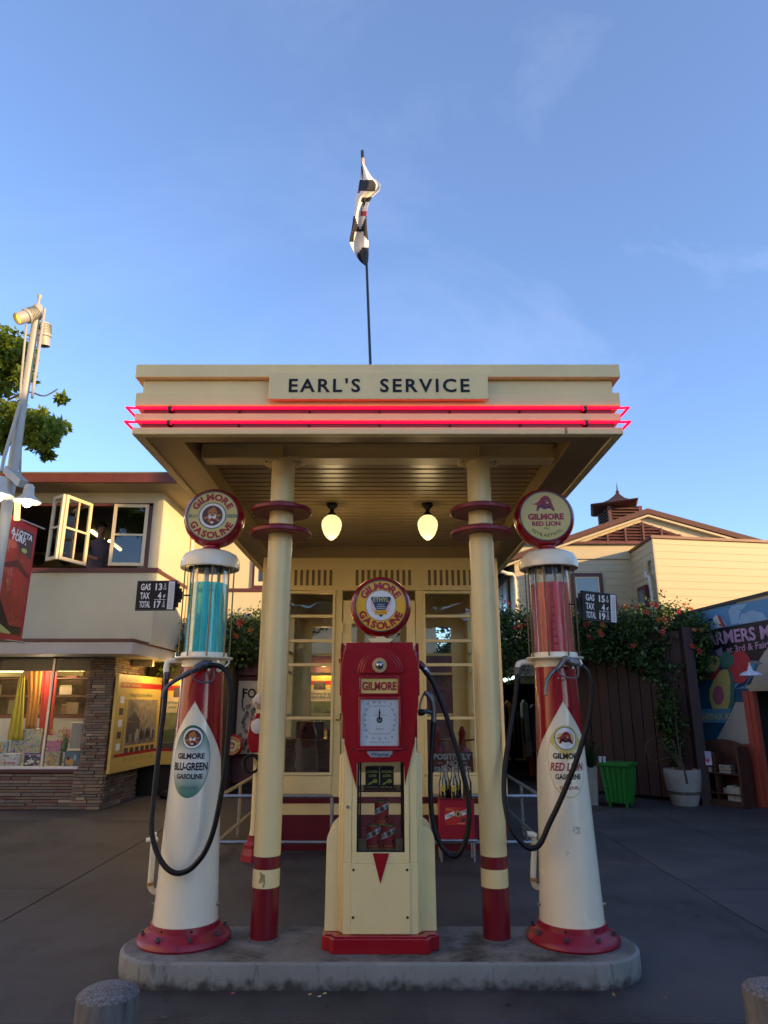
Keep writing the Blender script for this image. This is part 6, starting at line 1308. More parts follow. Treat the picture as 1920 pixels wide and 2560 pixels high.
# tree at the left edge
tr = thing('street_tree', 'leafy green tree leaning in from the left edge behind the lamp pole', 'tree', (-7.4, 9.6, 0))
barkm = M('bark', (.10, .07, .045), .85, var=.3, scale=8, bump=.6, bscale=25)
MB().tube([(-7.4, 9.6, -.05), (-7.35, 9.6, 1.6), (-7.1, 9.55, 3.2), (-6.9, 9.5, 4.6), (-6.7, 9.4, 6.0)], .14, barkm, 12, smooth=4, rs=[.19, .15, .13, .10, .06]).build('trunk', tr)
def limb(pts, r): MB().tube(pts, r, barkm, 8, smooth=4, rs=[r * (1 - .75 * i / len(pts)) for i in range(len(pts))]).build('limb', tr)
lt = [at(-60, 1100, 9.0), at(20, 1080, 8.9), at(90, 1065, 8.8), at(140, 1085, 8.8)]
limb([(-7.1, 9.55, 3.4)] + lt, .06); ut = [at(-80, 1000, 9.2), at(0, 930, 8.9), at(55, 860, 8.8)]; limb([(-6.9, 9.5, 4.6)] + ut, .06); limb([at(20, 1000, 8.9), at(70, 980, 8.8), at(110, 990, 8.8), at(145, 972, 8.8)], .015)
cl = []
rq = random.Random(5)
for (u, v, r, n) in ((-20, 840, .30, 7), (10, 875, .32, 7), (40, 900, .26, 5), (-30, 930, .4, 7), (55, 870, .16, 3), (15, 960, .24, 4), (60, 935, .16, 3), (-40, 1010, .3, 4), (90, 1015, .07, 1), (142, 975, .07, 1), (30, 1030, .2, 3), (80, 1055, .2, 5), (110, 1075, .22, 6), (140, 1080, .16, 4), (90, 1095, .18, 4), (60, 1080, .2, 4), (20, 1075, .18, 3), (118, 1115, .10, 2), (-30, 1080, .25, 4), (5, 1110, .15, 2), (-60, 880, .5, 8), (-110, 1000, .6, 8), (-100, 780, .5, 6)):
    for _ in range(n):
        p = at(u + rq.gauss(0, 11), v + rq.gauss(0, 11), 8.85 + rq.gauss(0, .2)); cl.append((p.x, p.y, p.z, r * .75))
b = MB(); tl = [leafmat('tree_leaf_mid', (.15, .22, .02), .55), leafmat('tree_leaf_dark', (.07, .12, .015), .4), leafmat('tree_leaf_light', (.20, .28, .03), .55)]
leaves(b, clumps(cl, 150, 1.0), .085, (.45, .2, .35), tl, .15); b.build('foliage', tr, kind='stuff', sharp=180)

# ================================================================== RIGHT SIDE
sidm = M('cream_siding', (0.47, 0.40, 0.25), 0.6, var=0.06, scale=1.5, bump=0.1, bscale=25, stretch=(.4, .4, 3), dirt=((0.38, 0.31, 0.18), .9, 0.6, 0.85, (1, 1, 1)))
roofm = M('red_brown_roof', (.085, .03, .022), .7, var=.2, bump=.3, bscale=20)
rbn = thing('market_hall', 'cream clapboard market hall with brown gabled roof and louvred cupola behind the vines', 'building', (6, 15, 0))
def siding(a, b_, z0, z1, hh, parent=rbn, off=.009, cut=None):
    a = Vector((*a, 0)); b_ = Vector((*b_, 0)); d = (b_ - a).normalized(); n = Vector((d.y, -d.x, 0)); z = z0
    while z < z1 - .01:
        zt_ = min(z + hh, z1); segs = cut(z, zt_) if cut else [(0, (b_ - a).length)]
        for s0, s1 in segs:
            p0 = a + d * s0; p1 = a + d * s1; up = Vector((0, 0, 1)); b = MB()
            lo = n * (off + random.uniform(-.001, .001)); A_ = p0 + up * z; B_ = p1 + up * z; C_ = p1 + up * (zt_ + .01); D_ = p0 + up * (zt_ + .01)
            b.add([A_ + lo, B_ + lo, C_, D_, A_ - n * .02, B_ - n * .02, C_ - n * .02, D_ - n * .02], [(0, 1, 2, 3), (0, 4, 5, 1), (7, 3, 2, 6), (4, 7, 6, 5), (0, 3, 7, 4), (1, 5, 6, 2)], sidm); b.build('siding_board', parent, sharp=20)
        z = zt_
c1 = (6.07, 15.0); c2 = (at(1574, 1369, 16.6).x, 16.6); c3 = (12.5, 16.1); xw = at(1288, 1450, 16.6).x
siding(c1, c3, 2.0, 5.15, .168); siding(c2, c1, 2.0, 5.15, .168)
win0, win1 = at(1430, 1500, 16.6), at(1503, 1434, 16.6)
siding((xw, 16.6), (c2[0], 16.6), 2.0, 5.40, .168)
siding((xw, 22), (xw, 16.6), 2.0, 4.9, .168)
b = MB(); b.prism([(c1[0] + .05, c1[1] + .03), (c3[0], c3[1] + .03), (12.5, 19), (c2[0] + .03, 19), (c2[0] + .03, 16.6)], 0, 5.14, sidm, 'z'); b.box(xw + .03, c2[0] + .03, 16.63, 22, 2.0, 5.1, sidm); b.build('wall_core', rbn)
b = MB(); b.hexa(Vector((*c1, 5.15)) + Vector((-.05, -.06, 0)), Vector((*c3, 5.15)) + Vector((0, -.06, 0)), Vector((*c3, 5.15)) + Vector((0, .1, 0)), Vector((*c1, 5.15)) + Vector((-.05, .1, 0)), (0, 0, .06), brown); b.hexa(Vector((c2[0] - .05, 16.6, 5.15)), Vector((c1[0] - .05, 14.97, 5.15)), Vector((c1[0] + .1, 14.97, 5.15)), Vector((c2[0] + .1, 16.6, 5.15)), (0, 0, .055), brown); b.build('parapet_cap', rbn)
MB().bar((c1[0] - .005, c1[1] - .01, 2), (c1[0] - .005, c1[1] - .01, 5.14), .035, sidm).build('corner_board', rbn)
# windows
def rwin(x0, x1, z0, z1, y, nm='window'):
    b = MB(); t_ = .09
    b.box(x0, x0 + t_, y - .05, y, z0, z1, trimm); b.box(x1 - t_, x1, y - .05, y, z0, z1, trimm); b.box(x0 + t_, x1 - t_, y - .05, y, z1 - t_, z1, trimm); b.box(x0 + t_, x1 - t_, y - .05, y, z0, z0 + t_, trimm)
    o = b.build(nm, rbn); b = MB(); b.box(x0 + t_ + .001, x1 - t_ - .001, y - .03, y - .015, z0 + t_, z1 - t_, M('sky_pane', (.10, .13, .14), .04, spec=1.0)); b.build('pane', o)
    b = MB(); s_ = .035; b.box(x0 + t_, x0 + t_ + s_, y - .04, y - .031, z0 + t_, z1 - t_, sashm); b.box(x1 - t_ - s_, x1 - t_, y - .04, y - .031, z0 + t_, z1 - t_, sashm); b.box(x0 + t_ + s_, x1 - t_ - s_, y - .04, y - .031, z1 - t_ - s_, z1 - t_, sashm); b.build('sash', o)
rwin(win0.x, win1.x, win0.z - .5, win1.z, 16.57)
p, q = at(1602, 1540, 15.85), at(1632, 1460, 15.35)
b = MB(); xs = 6.03
b.box(xs - .07, xs - .01, 15.42, 15.95, p.z - .3, q.z, trimm); o = b.build('window', rbn); MB().box(xs - .085, xs - .071, 15.52, 15.85, p.z - .2, q.z - .1, M('sky_pane', (.10, .13, .14), .04)).build('pane', o)
# rain head and pipe
b = MB(); b.lathe((5.98, 15.35, 0), [(.03, 4.40), (.09, 4.62), (.12, 4.68), (.12, 4.72), (0, 4.72)], sidm, 4, a0=R(45)); b.build('rain_head', rbn); MB().tube([(5.97, 15.33, 4.45), (5.96, 15.3, 4.3), (5.98, 15.16, 4.15), (5.98, 15.14, 2.5)], .04, M('downpipe_white', (.55, .5, .42), .5), 10, smooth=4).build('downpipe', rbn)
MB().tube([at(1248, 1428, 16.2), at(1268, 1434, 16.2), at(1286, 1446, 16.45), at(1290, 1540, 16.45)], .045, M('downpipe_white', (.55, .5, .42), .5), 10, smooth=3).build('downpipe', rbn)
for v0, v1, y_ in ((1430, 1535, 17.6),):
    b = MB(); z1_ = at(1265, v0 + 25, 18).z; z0_ = z1_ - 1.0; b.box(xw - .07, xw - .02, 17.3, 19.3, z0_, z1_, trimm); o = b.build('window', rbn)
    for k in range(3): MB().box(xw - .09, xw - .071, 17.42 + k * .62, 17.92 + k * .62, z0_ + .1, z1_ - .1, M('white_pane', (.55, .6, .62), .15)).build('pane', o)
# gable
GY = 16.55; pk = (6.6, 6.26); lf = (2.4, 4.80); rt_ = (10.2, 5.20)
b = MB(); b.prism([(xw, 5.0), (10.0, 5.0), (9.8, 5.2), (6.6, 6.15), (xw, 5.0)][:4], GY, GY + .05, sidm); b.build('gable_wall', rbn)
def slab_roof(p0, p1, y0, y1, th, m, nm):
    b = MB(); b.add([(p0[0], y0, p0[1]), (p1[0], y0, p1[1]), (p1[0], y1, p1[1]), (p0[0], y1, p0[1]), (p0[0], y0, p0[1] - th), (p1[0], y0, p1[1] - th), (p1[0], y1, p1[1] - th), (p0[0], y1, p0[1] - th)], [(0, 1, 2, 3), (7, 6, 5, 4), (0, 4, 5, 1), (1, 5, 6, 2), (2, 6, 7, 3), (3, 7, 4, 0)], m); return b.build(nm, rbn)
slab_roof(lf, pk, 16.4, 25, .13, roofm, 'roof_slope'); slab_roof(pk, rt_, 16.4, 25, .13, roofm, 'roof_slope')
slab_roof((lf[0] + .05, lf[1] - .155), (pk[0], pk[1] - .155), 16.42, 16.54, .05, sidm, 'rake_soffit'); slab_roof((pk[0], pk[1] - .155), (rt_[0] - .05, rt_[1] - .155), 16.42, 16.54, .05, sidm, 'rake_soffit')
L0, L1, L2 = (5.0, 5.42), (6.45, 5.93), (7.85, 5.42)
MB().prism([L0, L2, L1], GY - .04, GY - .005, M('louvre_dark', (.03, .012, .010), .8)).build('louvre_back', rbn)
for k in range(6):
    z = 5.44 + k * .078; q = (L1[1] - z) / (L1[1] - L0[1]); xa_ = L1[0] - (L1[0] - L0[0]) * q; xb_ = L1[0] + (L2[0] - L1[0]) * q
    if q > .05: MB().hexa((xa_, GY - .05, z), (xb_, GY - .05, z), (xb_, GY - .09, z - .03), (xa_, GY - .09, z - .03), (0, 0, .012), brown).build('louvre_slat', rbn)
for k in range(5): x = L0[0] + .55 + k * .45; q = min((x - L0[0]) / (L1[0] - L0[0]), (L2[0] - x) / (L2[0] - L1[0])); MB().box(x - .02, x + .02, GY - .11, GY - .092, 5.42, 5.42 + .51 * q, brown).build('louvre_post', rbn)
MB().box(xw - .1, 9.9, GY - .10, GY - .03, 5.36, 5.415, brown).build('gable_band', rbn)
# cupola
cux, cuy = 6.78, 18.9; ce = at(1570, 1258, 18.3).z; ctop = at(1545, 1203, 18.9).z
b = MB(); b.box(cux - .42, cux + .42, cuy - .42, cuy + .42, 5.6, ce - .05, M('louvre_dark', (.03, .012, .010), .8)); cb_ = b.build('cupola', rbn)
for sx in (-1, 1):
    for sy in (-1, 1): MB().box(cux + sx * .43 - .05, cux + sx * .43 + .05, cuy + sy * .43 - .05, cuy + sy * .43 + .05, 5.7, ce - .04, roofm).build('cupola_post', cb_)
for k in range(5):
    z = ce - .10 - k * .085; MB().hexa((cux - .38, cuy - .43, z), (cux + .38, cuy - .43, z), (cux + .38, cuy - .50, z - .04), (cux - .38, cuy - .50, z - .04), (0, 0, .02), roofm).build('cupola_slat', cb_); MB().hexa((cux - .43, cuy + .38, z), (cux - .43, cuy - .38, z), (cux - .50, cuy - .38, z - .04), (cux - .50, cuy + .38, z - .04), (0, 0, .02), roofm).build('cupola_slat', cb_)
MB().lathe((cux, cuy, 0), [(0, ce - .06), (.66 * 1.414, ce - .02), (.72 * 1.414, ce + .02), (.70 * 1.414, ce + .05), (.42 * 1.414, ce + .13), (.25 * 1.414, ce + .24), (.11 * 1.414, ce + .38), (.03, ce + .50), (.0, ce + .50)], roofm, 4, a0=R(45)).build('cupola_roof', cb_, sharp=25)
MB().lathe((cux, cuy, 0), [(.03, ce + .47), (.06, ce + .52), (.03, ce + .55), (.02, ce + .6), (.0, ctop)], roofm, 10).build('spire', cb_)

# aisle opening with header, lamp and clothes
hp0, hp1 = at(1245, 1640, 13.7), at(1420, 1640, 13.7)
ai = thing('market_aisle', 'dark open market aisle hung with clothes behind the right pump', 'market hall', (2.7, 13.8, 0))
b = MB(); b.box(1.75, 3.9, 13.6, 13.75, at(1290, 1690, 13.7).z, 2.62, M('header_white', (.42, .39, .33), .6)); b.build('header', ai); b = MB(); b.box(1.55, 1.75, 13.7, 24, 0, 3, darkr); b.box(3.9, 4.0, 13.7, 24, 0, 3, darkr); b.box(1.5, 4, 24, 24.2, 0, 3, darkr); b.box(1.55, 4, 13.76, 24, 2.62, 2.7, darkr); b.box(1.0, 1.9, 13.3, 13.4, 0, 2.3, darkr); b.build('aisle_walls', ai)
t = thing('aisle_tube', 'small cool white lit tube under the aisle ceiling', 'lamp', at(1275, 1694, 15.5)); MB().tube([at(1262, 1700, 15.3), at(1288, 1692, 15.9)], .04, EM('cool_tube', (.75, 1, .95), 3), 8).build('tube', t)
gcol = [M('garment_%d' % k, c, .8) for k, c in enumerate(((.35, .12, .04), (.10, .06, .12), (.30, .27, .24), (.35, .03, .03), (.05, .05, .07), (.28, .18, .03), (.05, .08, .12)))]
for k, (u, v0, v1, c_) in enumerate(((1262, 1760, 1890, 1), (1272, 1750, 1900, 0), (1282, 1765, 1900, 5), (1292, 1770, 1895, 4), (1302, 1790, 1900, 0), (1312, 1750, 1850, 2), (1320, 1840, 1890, 2), (1328, 1885, 1940, 3), (1420, 1750, 1880, 6), (1335, 1760, 1880, 1))):
    p0_, p1_ = at(u - 5, v1, 15.6), at(u + 5, v0, 15.6); b = MB(); b.prism([(p0_.x - .01, p0_.z), (p1_.x + .02, p0_.z), (p1_.x, p1_.z - .08), ((p0_.x + p1_.x) / 2, p1_.z), (p0_.x + .01, p1_.z - .08)], 15.5, 15.75, gcol[c_])
    tag(b.build('hanging_garment'), ['dull plum garment hanging at the far left of the dark aisle', 'rusty brown garment, second from the left in the aisle', 'mustard garment, third from the left in the aisle', 'near black garment, fourth from the left in the aisle', 'rusty brown garment hanging lower, fifth in the aisle', 'tall pale garment beside the right pump in the aisle', 'short pale garment just under the tall pale one', 'red garment hanging lowest by the right pump', 'slate garment glimpsed right of the right pump', 'plum garment hidden half behind the right pump'][k], 'garment', 'garments hung in the dark aisle')

# fence of vertical brown boards
fnm = [M('fence_brown_%d' % k, (.030 + .007 * k, .012 + .002 * k, .012 + .0015 * k), .55, var=.25, scale=5, stretch=(1, 1, .2), bump=.2) for k in range(3)]
fa, fb = Vector((3.05, 13.65, 0)), Vector((5.05, 11.79, 0)); fd = (fb - fa).normalized(); fn_ = Vector((fd.y, -fd.x, 0)); FL = (fb - fa).length
fc_ = thing('board_fence', 'dark brown fence of tall vertical boards under the flowering vine', 'fence', fa)
nb_ = 14
for k in range(nb_):
    a_ = fa + fd * (FL * k / nb_ + .006); c_ = fa + fd * (FL * (k + 1) / nb_ - .006); o_ = fn_ * random.uniform(-.006, .006)
    MB().hexa(a_ + o_ + Vector((0, 0, .06)), c_ + o_ + Vector((0, 0, .06)), c_ + o_ + Vector((0, 0, 2.75)), a_ + o_ + Vector((0, 0, 2.75)), -fn_ * .03, random.choice(fnm)).build('board', fc_, bevel=.004)
for z in (.4, 2.4): MB().bar(fa - fn_ * .07 + Vector((0, 0, z)), fb - fn_ * .07 + Vector((0, 0, z)), .05, brown, .1).build('rail', fc_)
MB().hexa(fa - fn_ * .12, fb - fn_ * .12, fb - fn_ * .12 + Vector((0, 0, 2.7)), fa - fn_ * .12 + Vector((0, 0, 2.7)), -fn_ * .02, dark).build('back_panel', fc_)
MB().bar(fb + Vector((.08, -.05, 0)), fb + Vector((.08, -.05, 2.8)), .16, fnm[1], .16).build('post', fc_)

# flowering vine over the fence
def vine(name, lb, prof, Yf, n, size, flowers, seed, extra=()):
    rr = random.Random(seed); pts = []
    us = [p_[0] for p_ in prof]
    def ip(u):
        for i in range(len(prof) - 1):
            if prof[i][0] <= u <= prof[i + 1][0]:
                q = (u - prof[i][0]) / (prof[i + 1][0] - prof[i][0]); return [prof[i][k] * (1 - q) + prof[i + 1][k] * q for k in (1, 2)]
    cl_ = []
    for _ in range(n):
        u = rr.uniform(us[0], us[-1]); t_, b_ = ip(u); v = rr.uniform(t_ + 14, b_ - 10); p_ = at(u, v, Yf(u) + rr.uniform(-.35, .35)); cl_.append((p_.x, p_.y, p_.z, rr.uniform(.12, .24)))
    for (u0, v0, u1, v1, m_, r_) in extra:
        for k in range(m_): q = rr.random(); u = u0 + (u1 - u0) * q + rr.gauss(0, r_ * 55); v = v0 + (v1 - v0) * q; p_ = at(u, v, Yf(u) - .1 + rr.uniform(-.1, .1)); cl_.append((p_.x, p_.y, p_.z, r_))
    t = thing(name, lb, 'vine', (at((us[0] + us[-1]) / 2, 1990, Yf(0)).x, Yf((us[0] + us[-1]) / 2), 0))
    b = MB(); leaves(b, clumps(cl_, 46, 1.0), size, (.5, .33, .17), None, .25)
    for _ in range(60):
        u = rr.uniform(us[0], us[-1]); t_, b_ = ip(u); p_ = at(u, t_ + 6, Yf(u)); d_ = Vector((rr.gauss(0, .12), rr.gauss(0, .06), rr.uniform(.05, .22)))
        leaves(b, [tuple(p_ + d_ * q_ + Vector((rr.gauss(0, .012), 0, 0))) for q_ in (.2, .4, .6, .8, 1)], size * .8, (.4, .2, .4))
    b.build('foliage', t, kind='stuff', sharp=180)
    fm = [M('flower_orange', (.62, .055, .03), .55), M('flower_coral', (.55, .04, .06), .55), M('flower_tangerine', (.6, .14, .03), .55)]
    for k, (u, v) in enumerate(flowers[::1] if len(flowers) < 9 else [q_ for j_, q_ in enumerate(flowers) if j_ % 4 != 3]):
        c_ = at(u, v, Yf(u) - .38 - .05 * rr.random()); b = MB(); m_ = fm[k % 3]
        for h in range(2):
            d_ = Vector((rr.gauss(0, 1), -1.3, rr.gauss(0, .7))).normalized(); o_ = c_ + Vector((rr.gauss(0, .035), rr.gauss(0, .02), rr.gauss(0, .03))); q = d_.to_track_quat('Z', 'Y'); mm_ = MB()
            mm_.lathe((0, 0, 0), [(.004, -.04), (.010, 0), (.018, .015)], m_, 7)
            for a in range(5): an = math.tau * a / 5; e_ = Vector((math.cos(an), math.sin(an), .2)); s_ = Vector((-math.sin(an), math.cos(an), 0)); mm_.add([e_ * .012, e_ * .034 + s_ * .015, e_ * .046, e_ * .034 - s_ * .015], [(0, 1, 2, 3)], m_)
            b.add([o_ + q @ Vector(v_) for v_ in mm_.v], mm_.f, m_)
        b.build('flower', t, sharp=180)
    return t
profR = [(1238, 1505, 1640), (1300, 1512, 1685), (1345, 1520, 1640), (1400, 1525, 1620), (1470, 1530, 1648), (1545, 1520, 1655), (1600, 1512, 1690), (1640, 1488, 1705), (1665, 1500, 1715), (1700, 1512, 1720), (1745, 1530, 1690), (1768, 1560, 1640)]
flR = [(1312, 1553), (1290, 1566), (1302, 1570), (1256, 1500), (1270, 1508), (1462, 1562), (1500, 1575), (1484, 1568), (1507, 1583), (1480, 1548), (1560, 1518), (1580, 1534), (1592, 1521), (1545, 1516), (1648, 1548), (1672, 1536), (1668, 1545), (1640, 1508), (1628, 1512), (1738, 1540), (1728, 1610), (1752, 1622), (1744, 1572), (1700, 1604), (1585, 1610), (1478, 1600), (1505, 1560), (1452, 1545), (1655, 1575), (1700, 1528), (1722, 1522), (1765, 1590), (1612, 1530), (1530, 1545)]
vr = vine('trumpet_vine', 'broad green vine with red trumpet flowers spilling over the brown fence', profR, lambda u: 13.1 - (u - 1240) * .0022, 470, .075, flR, 4, ((1668, 1700, 1695, 1935, 46, .12), (1650, 1700, 1665, 1850, 16, .08), (1740, 1640, 1760, 1690, 8, .1), (1270, 1640, 1268, 1700, 6, .09)))
MB().tube([at(1718, 1960, 11.25), at(1712, 1930, 11.3), at(1698, 1880, 11.5), at(1690, 1800, 11.7), at(1682, 1700, 11.9)], .02, M('dark_stem', (.05, .035, .025), .85), 8, smooth=4, rs=[.018, .016, .013, .011, .008]).build('stem', vr)
profL = [(408, 1600, 1690), (430, 1560, 1695), (450, 1535, 1690), (500, 1540, 1680), (560, 1538, 1675), (600, 1528, 1672), (650, 1520, 1672), (760, 1500, 1680), (900, 1470, 1690), (1100, 1500, 1690), (1236, 1530, 1690)]
vine('hedge_vine', 'green vine with a few red flowers on top of the maroon display wall', profL, lambda u: 13.0 if u < 700 else 13.6, 520, .078, [(598, 1562), (604, 1560), (626, 1575), (590, 1590)], 6)

# mural wall
J = Vector((5.9, 11.4, 0)); md = Vector((-.4, .91, 0)).normalized(); mn = Vector((-md.y, md.x, 0)) * 1.0; mn = Vector((-.91, -.4, 0)).normalized()
O_ = Vector((0, 0, CAMH))
def on(u, v, P0=J, d=md, n=mn):
    r = at(u, v, 1.0) - O_; t = (P0 - O_).dot(n) / r.dot(n); p_ = O_ + r * t; return ((p_ - P0).dot(d), p_.z)
def mz(x, y): return on(1650 + x * .2621, 1480 + y * .2621)
mw = thing('mural_building', 'blue mural painted market entrance wall with black FARMERS sign at the right edge', 'building', J)
sl = on(1712, 1770)[0]; sr = -3.2; zj = on(1862, 1728)[1]; zt_l = on(1735, 1532)[1]; zt_r = on(1860, 1503)[1]
mblue = M('mural_blue', (.012, .085, .15), .6, var=.12); mblue2 = M('mural_sky_blue', (.09, .25, .42), .6, var=.08); mcr = M('mural_cream', (.42, .38, .30), .6, var=.06); mred = M('mural_coral', (.42, .07, .04), .6, var=.08)
def wallpc(s0, s1, z0, z1, z1b, m, nm, th=.14, off=0):
    A_ = J + md * s0 + mn * off; B_ = J + md * s1 + mn * off
    return MB().hexa(A_ + Vector((0, 0, z0)), B_ + Vector((0, 0, z0)), B_ + Vector((0, 0, z1b)), A_ + Vector((0, 0, z1)), -mn * th, m).build(nm, mw)
slope = (zt_r - zt_l) / (0 - on(1735, 1532)[0])
ztop_ = lambda s_: zt_r + slope * (s_ - 0)
wallpc(0.0, sl, 0, ztop_(0), ztop_(sl), mblue, 'wall')
wallpc(sr, -.001, zj, ztop_(sr), ztop_(0), mcr, 'header')
b = MB(); b.hexa(J + md * sr + mn * .03 + Vector((0, 0, ztop_(sr))), J + md * sl + mn * .03 + Vector((0, 0, ztop_(sl))), J + md * sl - mn * .16 + Vector((0, 0, ztop_(sl))), J + md * sr - mn * .16 + Vector((0, 0, ztop_(sr))), (0, 0, .05), M('mural_cap', (.05, .045, .04), .7)); b.build('parapet_cap', mw)
b = MB(); b.hexa(J + md * (sl + .002) + mn * .02, J + md * (sl + .14) + mn * .02, J + md * (sl + .14) + mn * .02 + Vector((0, 0, 2.6)), J + md * (sl + .002) + mn * .02 + Vector((0, 0, 2.6)), -mn * .14, mcr); b.build('pilaster', mw)
# doorway darkness and coral jamb
b = MB(); i0 = J - mn * .15
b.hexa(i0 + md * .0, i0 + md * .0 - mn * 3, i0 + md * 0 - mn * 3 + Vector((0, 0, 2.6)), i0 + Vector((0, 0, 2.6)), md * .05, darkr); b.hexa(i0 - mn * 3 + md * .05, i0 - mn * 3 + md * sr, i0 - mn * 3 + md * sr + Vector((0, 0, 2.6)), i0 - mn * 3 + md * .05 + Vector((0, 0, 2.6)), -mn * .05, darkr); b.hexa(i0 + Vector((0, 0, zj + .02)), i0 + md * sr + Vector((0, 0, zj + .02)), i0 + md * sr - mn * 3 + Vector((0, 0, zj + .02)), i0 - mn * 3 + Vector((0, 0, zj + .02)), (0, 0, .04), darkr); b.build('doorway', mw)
b = MB(); b.hexa(J + md * -.001 + mn * .04, J + md * .09 + mn * .04, J + md * .09 + mn * .04 + Vector((0, 0, zj)), J - md * .001 + mn * .04 + Vector((0, 0, zj)), -mn * .035, mred); b.build('jamb', mw); b = MB(); b.hexa(J - md * .08 + mn * .02, J - md * .002 + mn * .02, J - md * .002 + mn * .02 + Vector((0, 0, zj)), J - md * .08 + mn * .02 + Vector((0, 0, zj)), -mn * .1, mred); b.build('jamb', mw)
fR = lambda s_, z, l: J + md * s_ + Vector((0, 0, z)) + mn * (.002 + l * .0022)
def mp(b, pts, m, lay): b.poly(fR, [mz(x, y) for x, y in pts], m, lay)
def me_(b, cx_, cy_, rx_, ry_, m, lay, rot=0):
    mp(b, [(cx_ + rx_ * math.cos(a) * math.cos(rot) - ry_ * math.sin(a) * math.sin(rot), cy_ + rx_ * math.cos(a) * math.sin(rot) + ry_ * math.sin(a) * math.cos(rot)) for a in [math.tau * k / 24 for k in range(24)]], m, lay)
b = MB(); mg = M('mural_green', (.05, .16, .12), .6); my = M('mural_yellow', (.50, .42, .12), .6); mpk = M('mural_pink', (.38, .10, .15), .6); mrd = M('mural_red', (.45, .035, .045), .6); pale = M('mural_pale_blue', (.25, .42, .56), .6)
zs0 = mz(430, 370)
mp(b, [(290, 190), (1250, 20), (1250, 215), (430, 375), (250, 300)], mblue2, 1)
me_(b, 560, 320, 75, 60, pale, 2); mp(b, [(655, 180), (690, 130), (830, 110), (760, 210), (740, 300), (680, 310)], pale, 2); mp(b, [(740, 290), (780, 210), (880, 175), (980, 200), (1030, 260), (1030, 270), (760, 310)], pale, 3)
mp(b, [(505, 255), (545, 215), (600, 335), (560, 340)], M('mural_white', (.6, .6, .56), .6), 4); mp(b, [(545, 215), (575, 230), (630, 330), (600, 335)], mrd, 5)
for k in range(7): mp(b, [(720 + k * 14, 165 + k * 4), (728 + k * 14, 160 + k * 4), (800 + k * 8, 140 + k * 16)], mblue2, 4)
blkm = M('mural_black', (.008, .008, .014), .5)
mp(b, [(430, 370), (1350, 205), (1350, 560), (1000, 560), (945, 655), (850, 655), (700, 590), (610, 560), (430, 530)], blkm, 3)
mp(b, [(960, 655), (1250, 150), (1350, 330), (1350, 920), (805, 920)], mcr, 4); mp(b, [(720, 870), (870, 880), (880, 660), (960, 655), (805, 922), (715, 925)], mblue2, 4)
mp(b, [(800, 920), (815, 925), (960, 655), (930, 660)], M('mural_blue_mid', (.03, .16, .30), .6), 5)
me_(b, 765, 715, 108, 158, mrd, 6); me_(b, 640, 650, 72, 78, mg, 7); me_(b, 500, 690, 92, 70, my, 7, -.9); mp(b, [(430, 800), (560, 720), (600, 760), (540, 830), (440, 840)], mrd, 6)
mp(b, [(650, 735), (690, 760), (720, 900), (715, 1050), (690, 1115), (655, 1115)], mg, 7)
mp(b, [(615, 735), (655, 740), (680, 850), (672, 1050), (655, 1115), (510, 1115), (480, 1030), (480, 930), (520, 840), (575, 760)], my, 8); me_(b, 565, 985, 55, 92, mpk, 9)
mp(b, [(505, 640), (520, 630), (530, 600), (540, 640), (560, 650), (530, 700), (525, 670)], M('mural_leaf', (.10, .08, .03), .6), 9); mp(b, [(535, 560), (600, 525), (600, 600), (560, 610)], M('mural_mauve', (.28, .22, .34), .6), 8)
mp(b, [(358, 1120), (690, 1110), (635, 1248), (372, 1248)], pale if False else M('mural_label', (.10, .24, .33), .6), 9)
mp(b, [(730, 1050), (815, 1050), (870, 1447), (770, 1452), (550, 1405), (635, 1250), (700, 1120)], mcr, 10); mp(b, [(770, 1452), (870, 1447), (975, 2070), (850, 2075), (800, 1700)], mred, 10)
# lettering laid along the photo's lines
def tline(st, x0, y0, x1, y1, hpx, m, lay, bold=.08, shear=0):
    a_, c_ = mz(x0, y0), mz(x1, y1); hh_ = abs(mz(x0, y0 - hpx / 2)[1] - mz(x0, y0 + hpx / 2)[1]); vs, fs, wd = text2d(st, bold, shear, 1.0); k = (Vector(c_) - Vector(a_)).length / wd; dx = (c_[0] - a_[0]) / ((Vector(c_) - Vector(a_)).length); dz = (c_[1] - a_[1]) / ((Vector(c_) - Vector(a_)).length)
    b.add([fR(a_[0] + dx * x * k - dz * (y - .5) * hh_ * 0, a_[1] + dz * x * k + (y - .5) * hh_, lay) for x, y in vs], fs, m)
lil = M('lilac_letters', (.48, .30, .46), .5)
tline('FARMERS MARKET', 405, 455, 1530, 310, 118, lil, 6, .07); tline('at 3rd & Fairfax', 640, 550, 1130, 480, 66, lil, 6, .03)
tline('FAIRFAX AVE', 385, 1190, 735, 1180, 62, my, 9.5, .05)
b.build('mural_print', mw)
# barn light
lc_ = at(1877, 1686, 11.0)
t = thing('barn_light', 'white enamel barn light on a short arm beside the mural doorway', 'lamp', lc_)
b = MB(); b.lathe(lc_, [(.0, .13), (.028, .13), (.03, .10), (.045, .06), (.06, .05), (.10, .04), (.155, .01), (.165, -.02), (.158, -.02), (.1, .025), (0, .035)], M('white_enamel', (.62, .64, .72), .25), 32); b.build('shade', t); MB().tube([lc_ + Vector((0, 0, .12)), lc_ + Vector((0, 0, .17)), lc_ + Vector((.1, .04, .19)), lc_ + Vector((.24, .10, .18))], .018, alum, 8).build('arm', t); MB().lathe(lc_ + Vector((0, 0, 0)), [(.0, .04), (.03, .03), (.032, .0), (0, -.015)], M('dull_bulb', (.5, .5, .5), .3), 12).build('bulb', t)

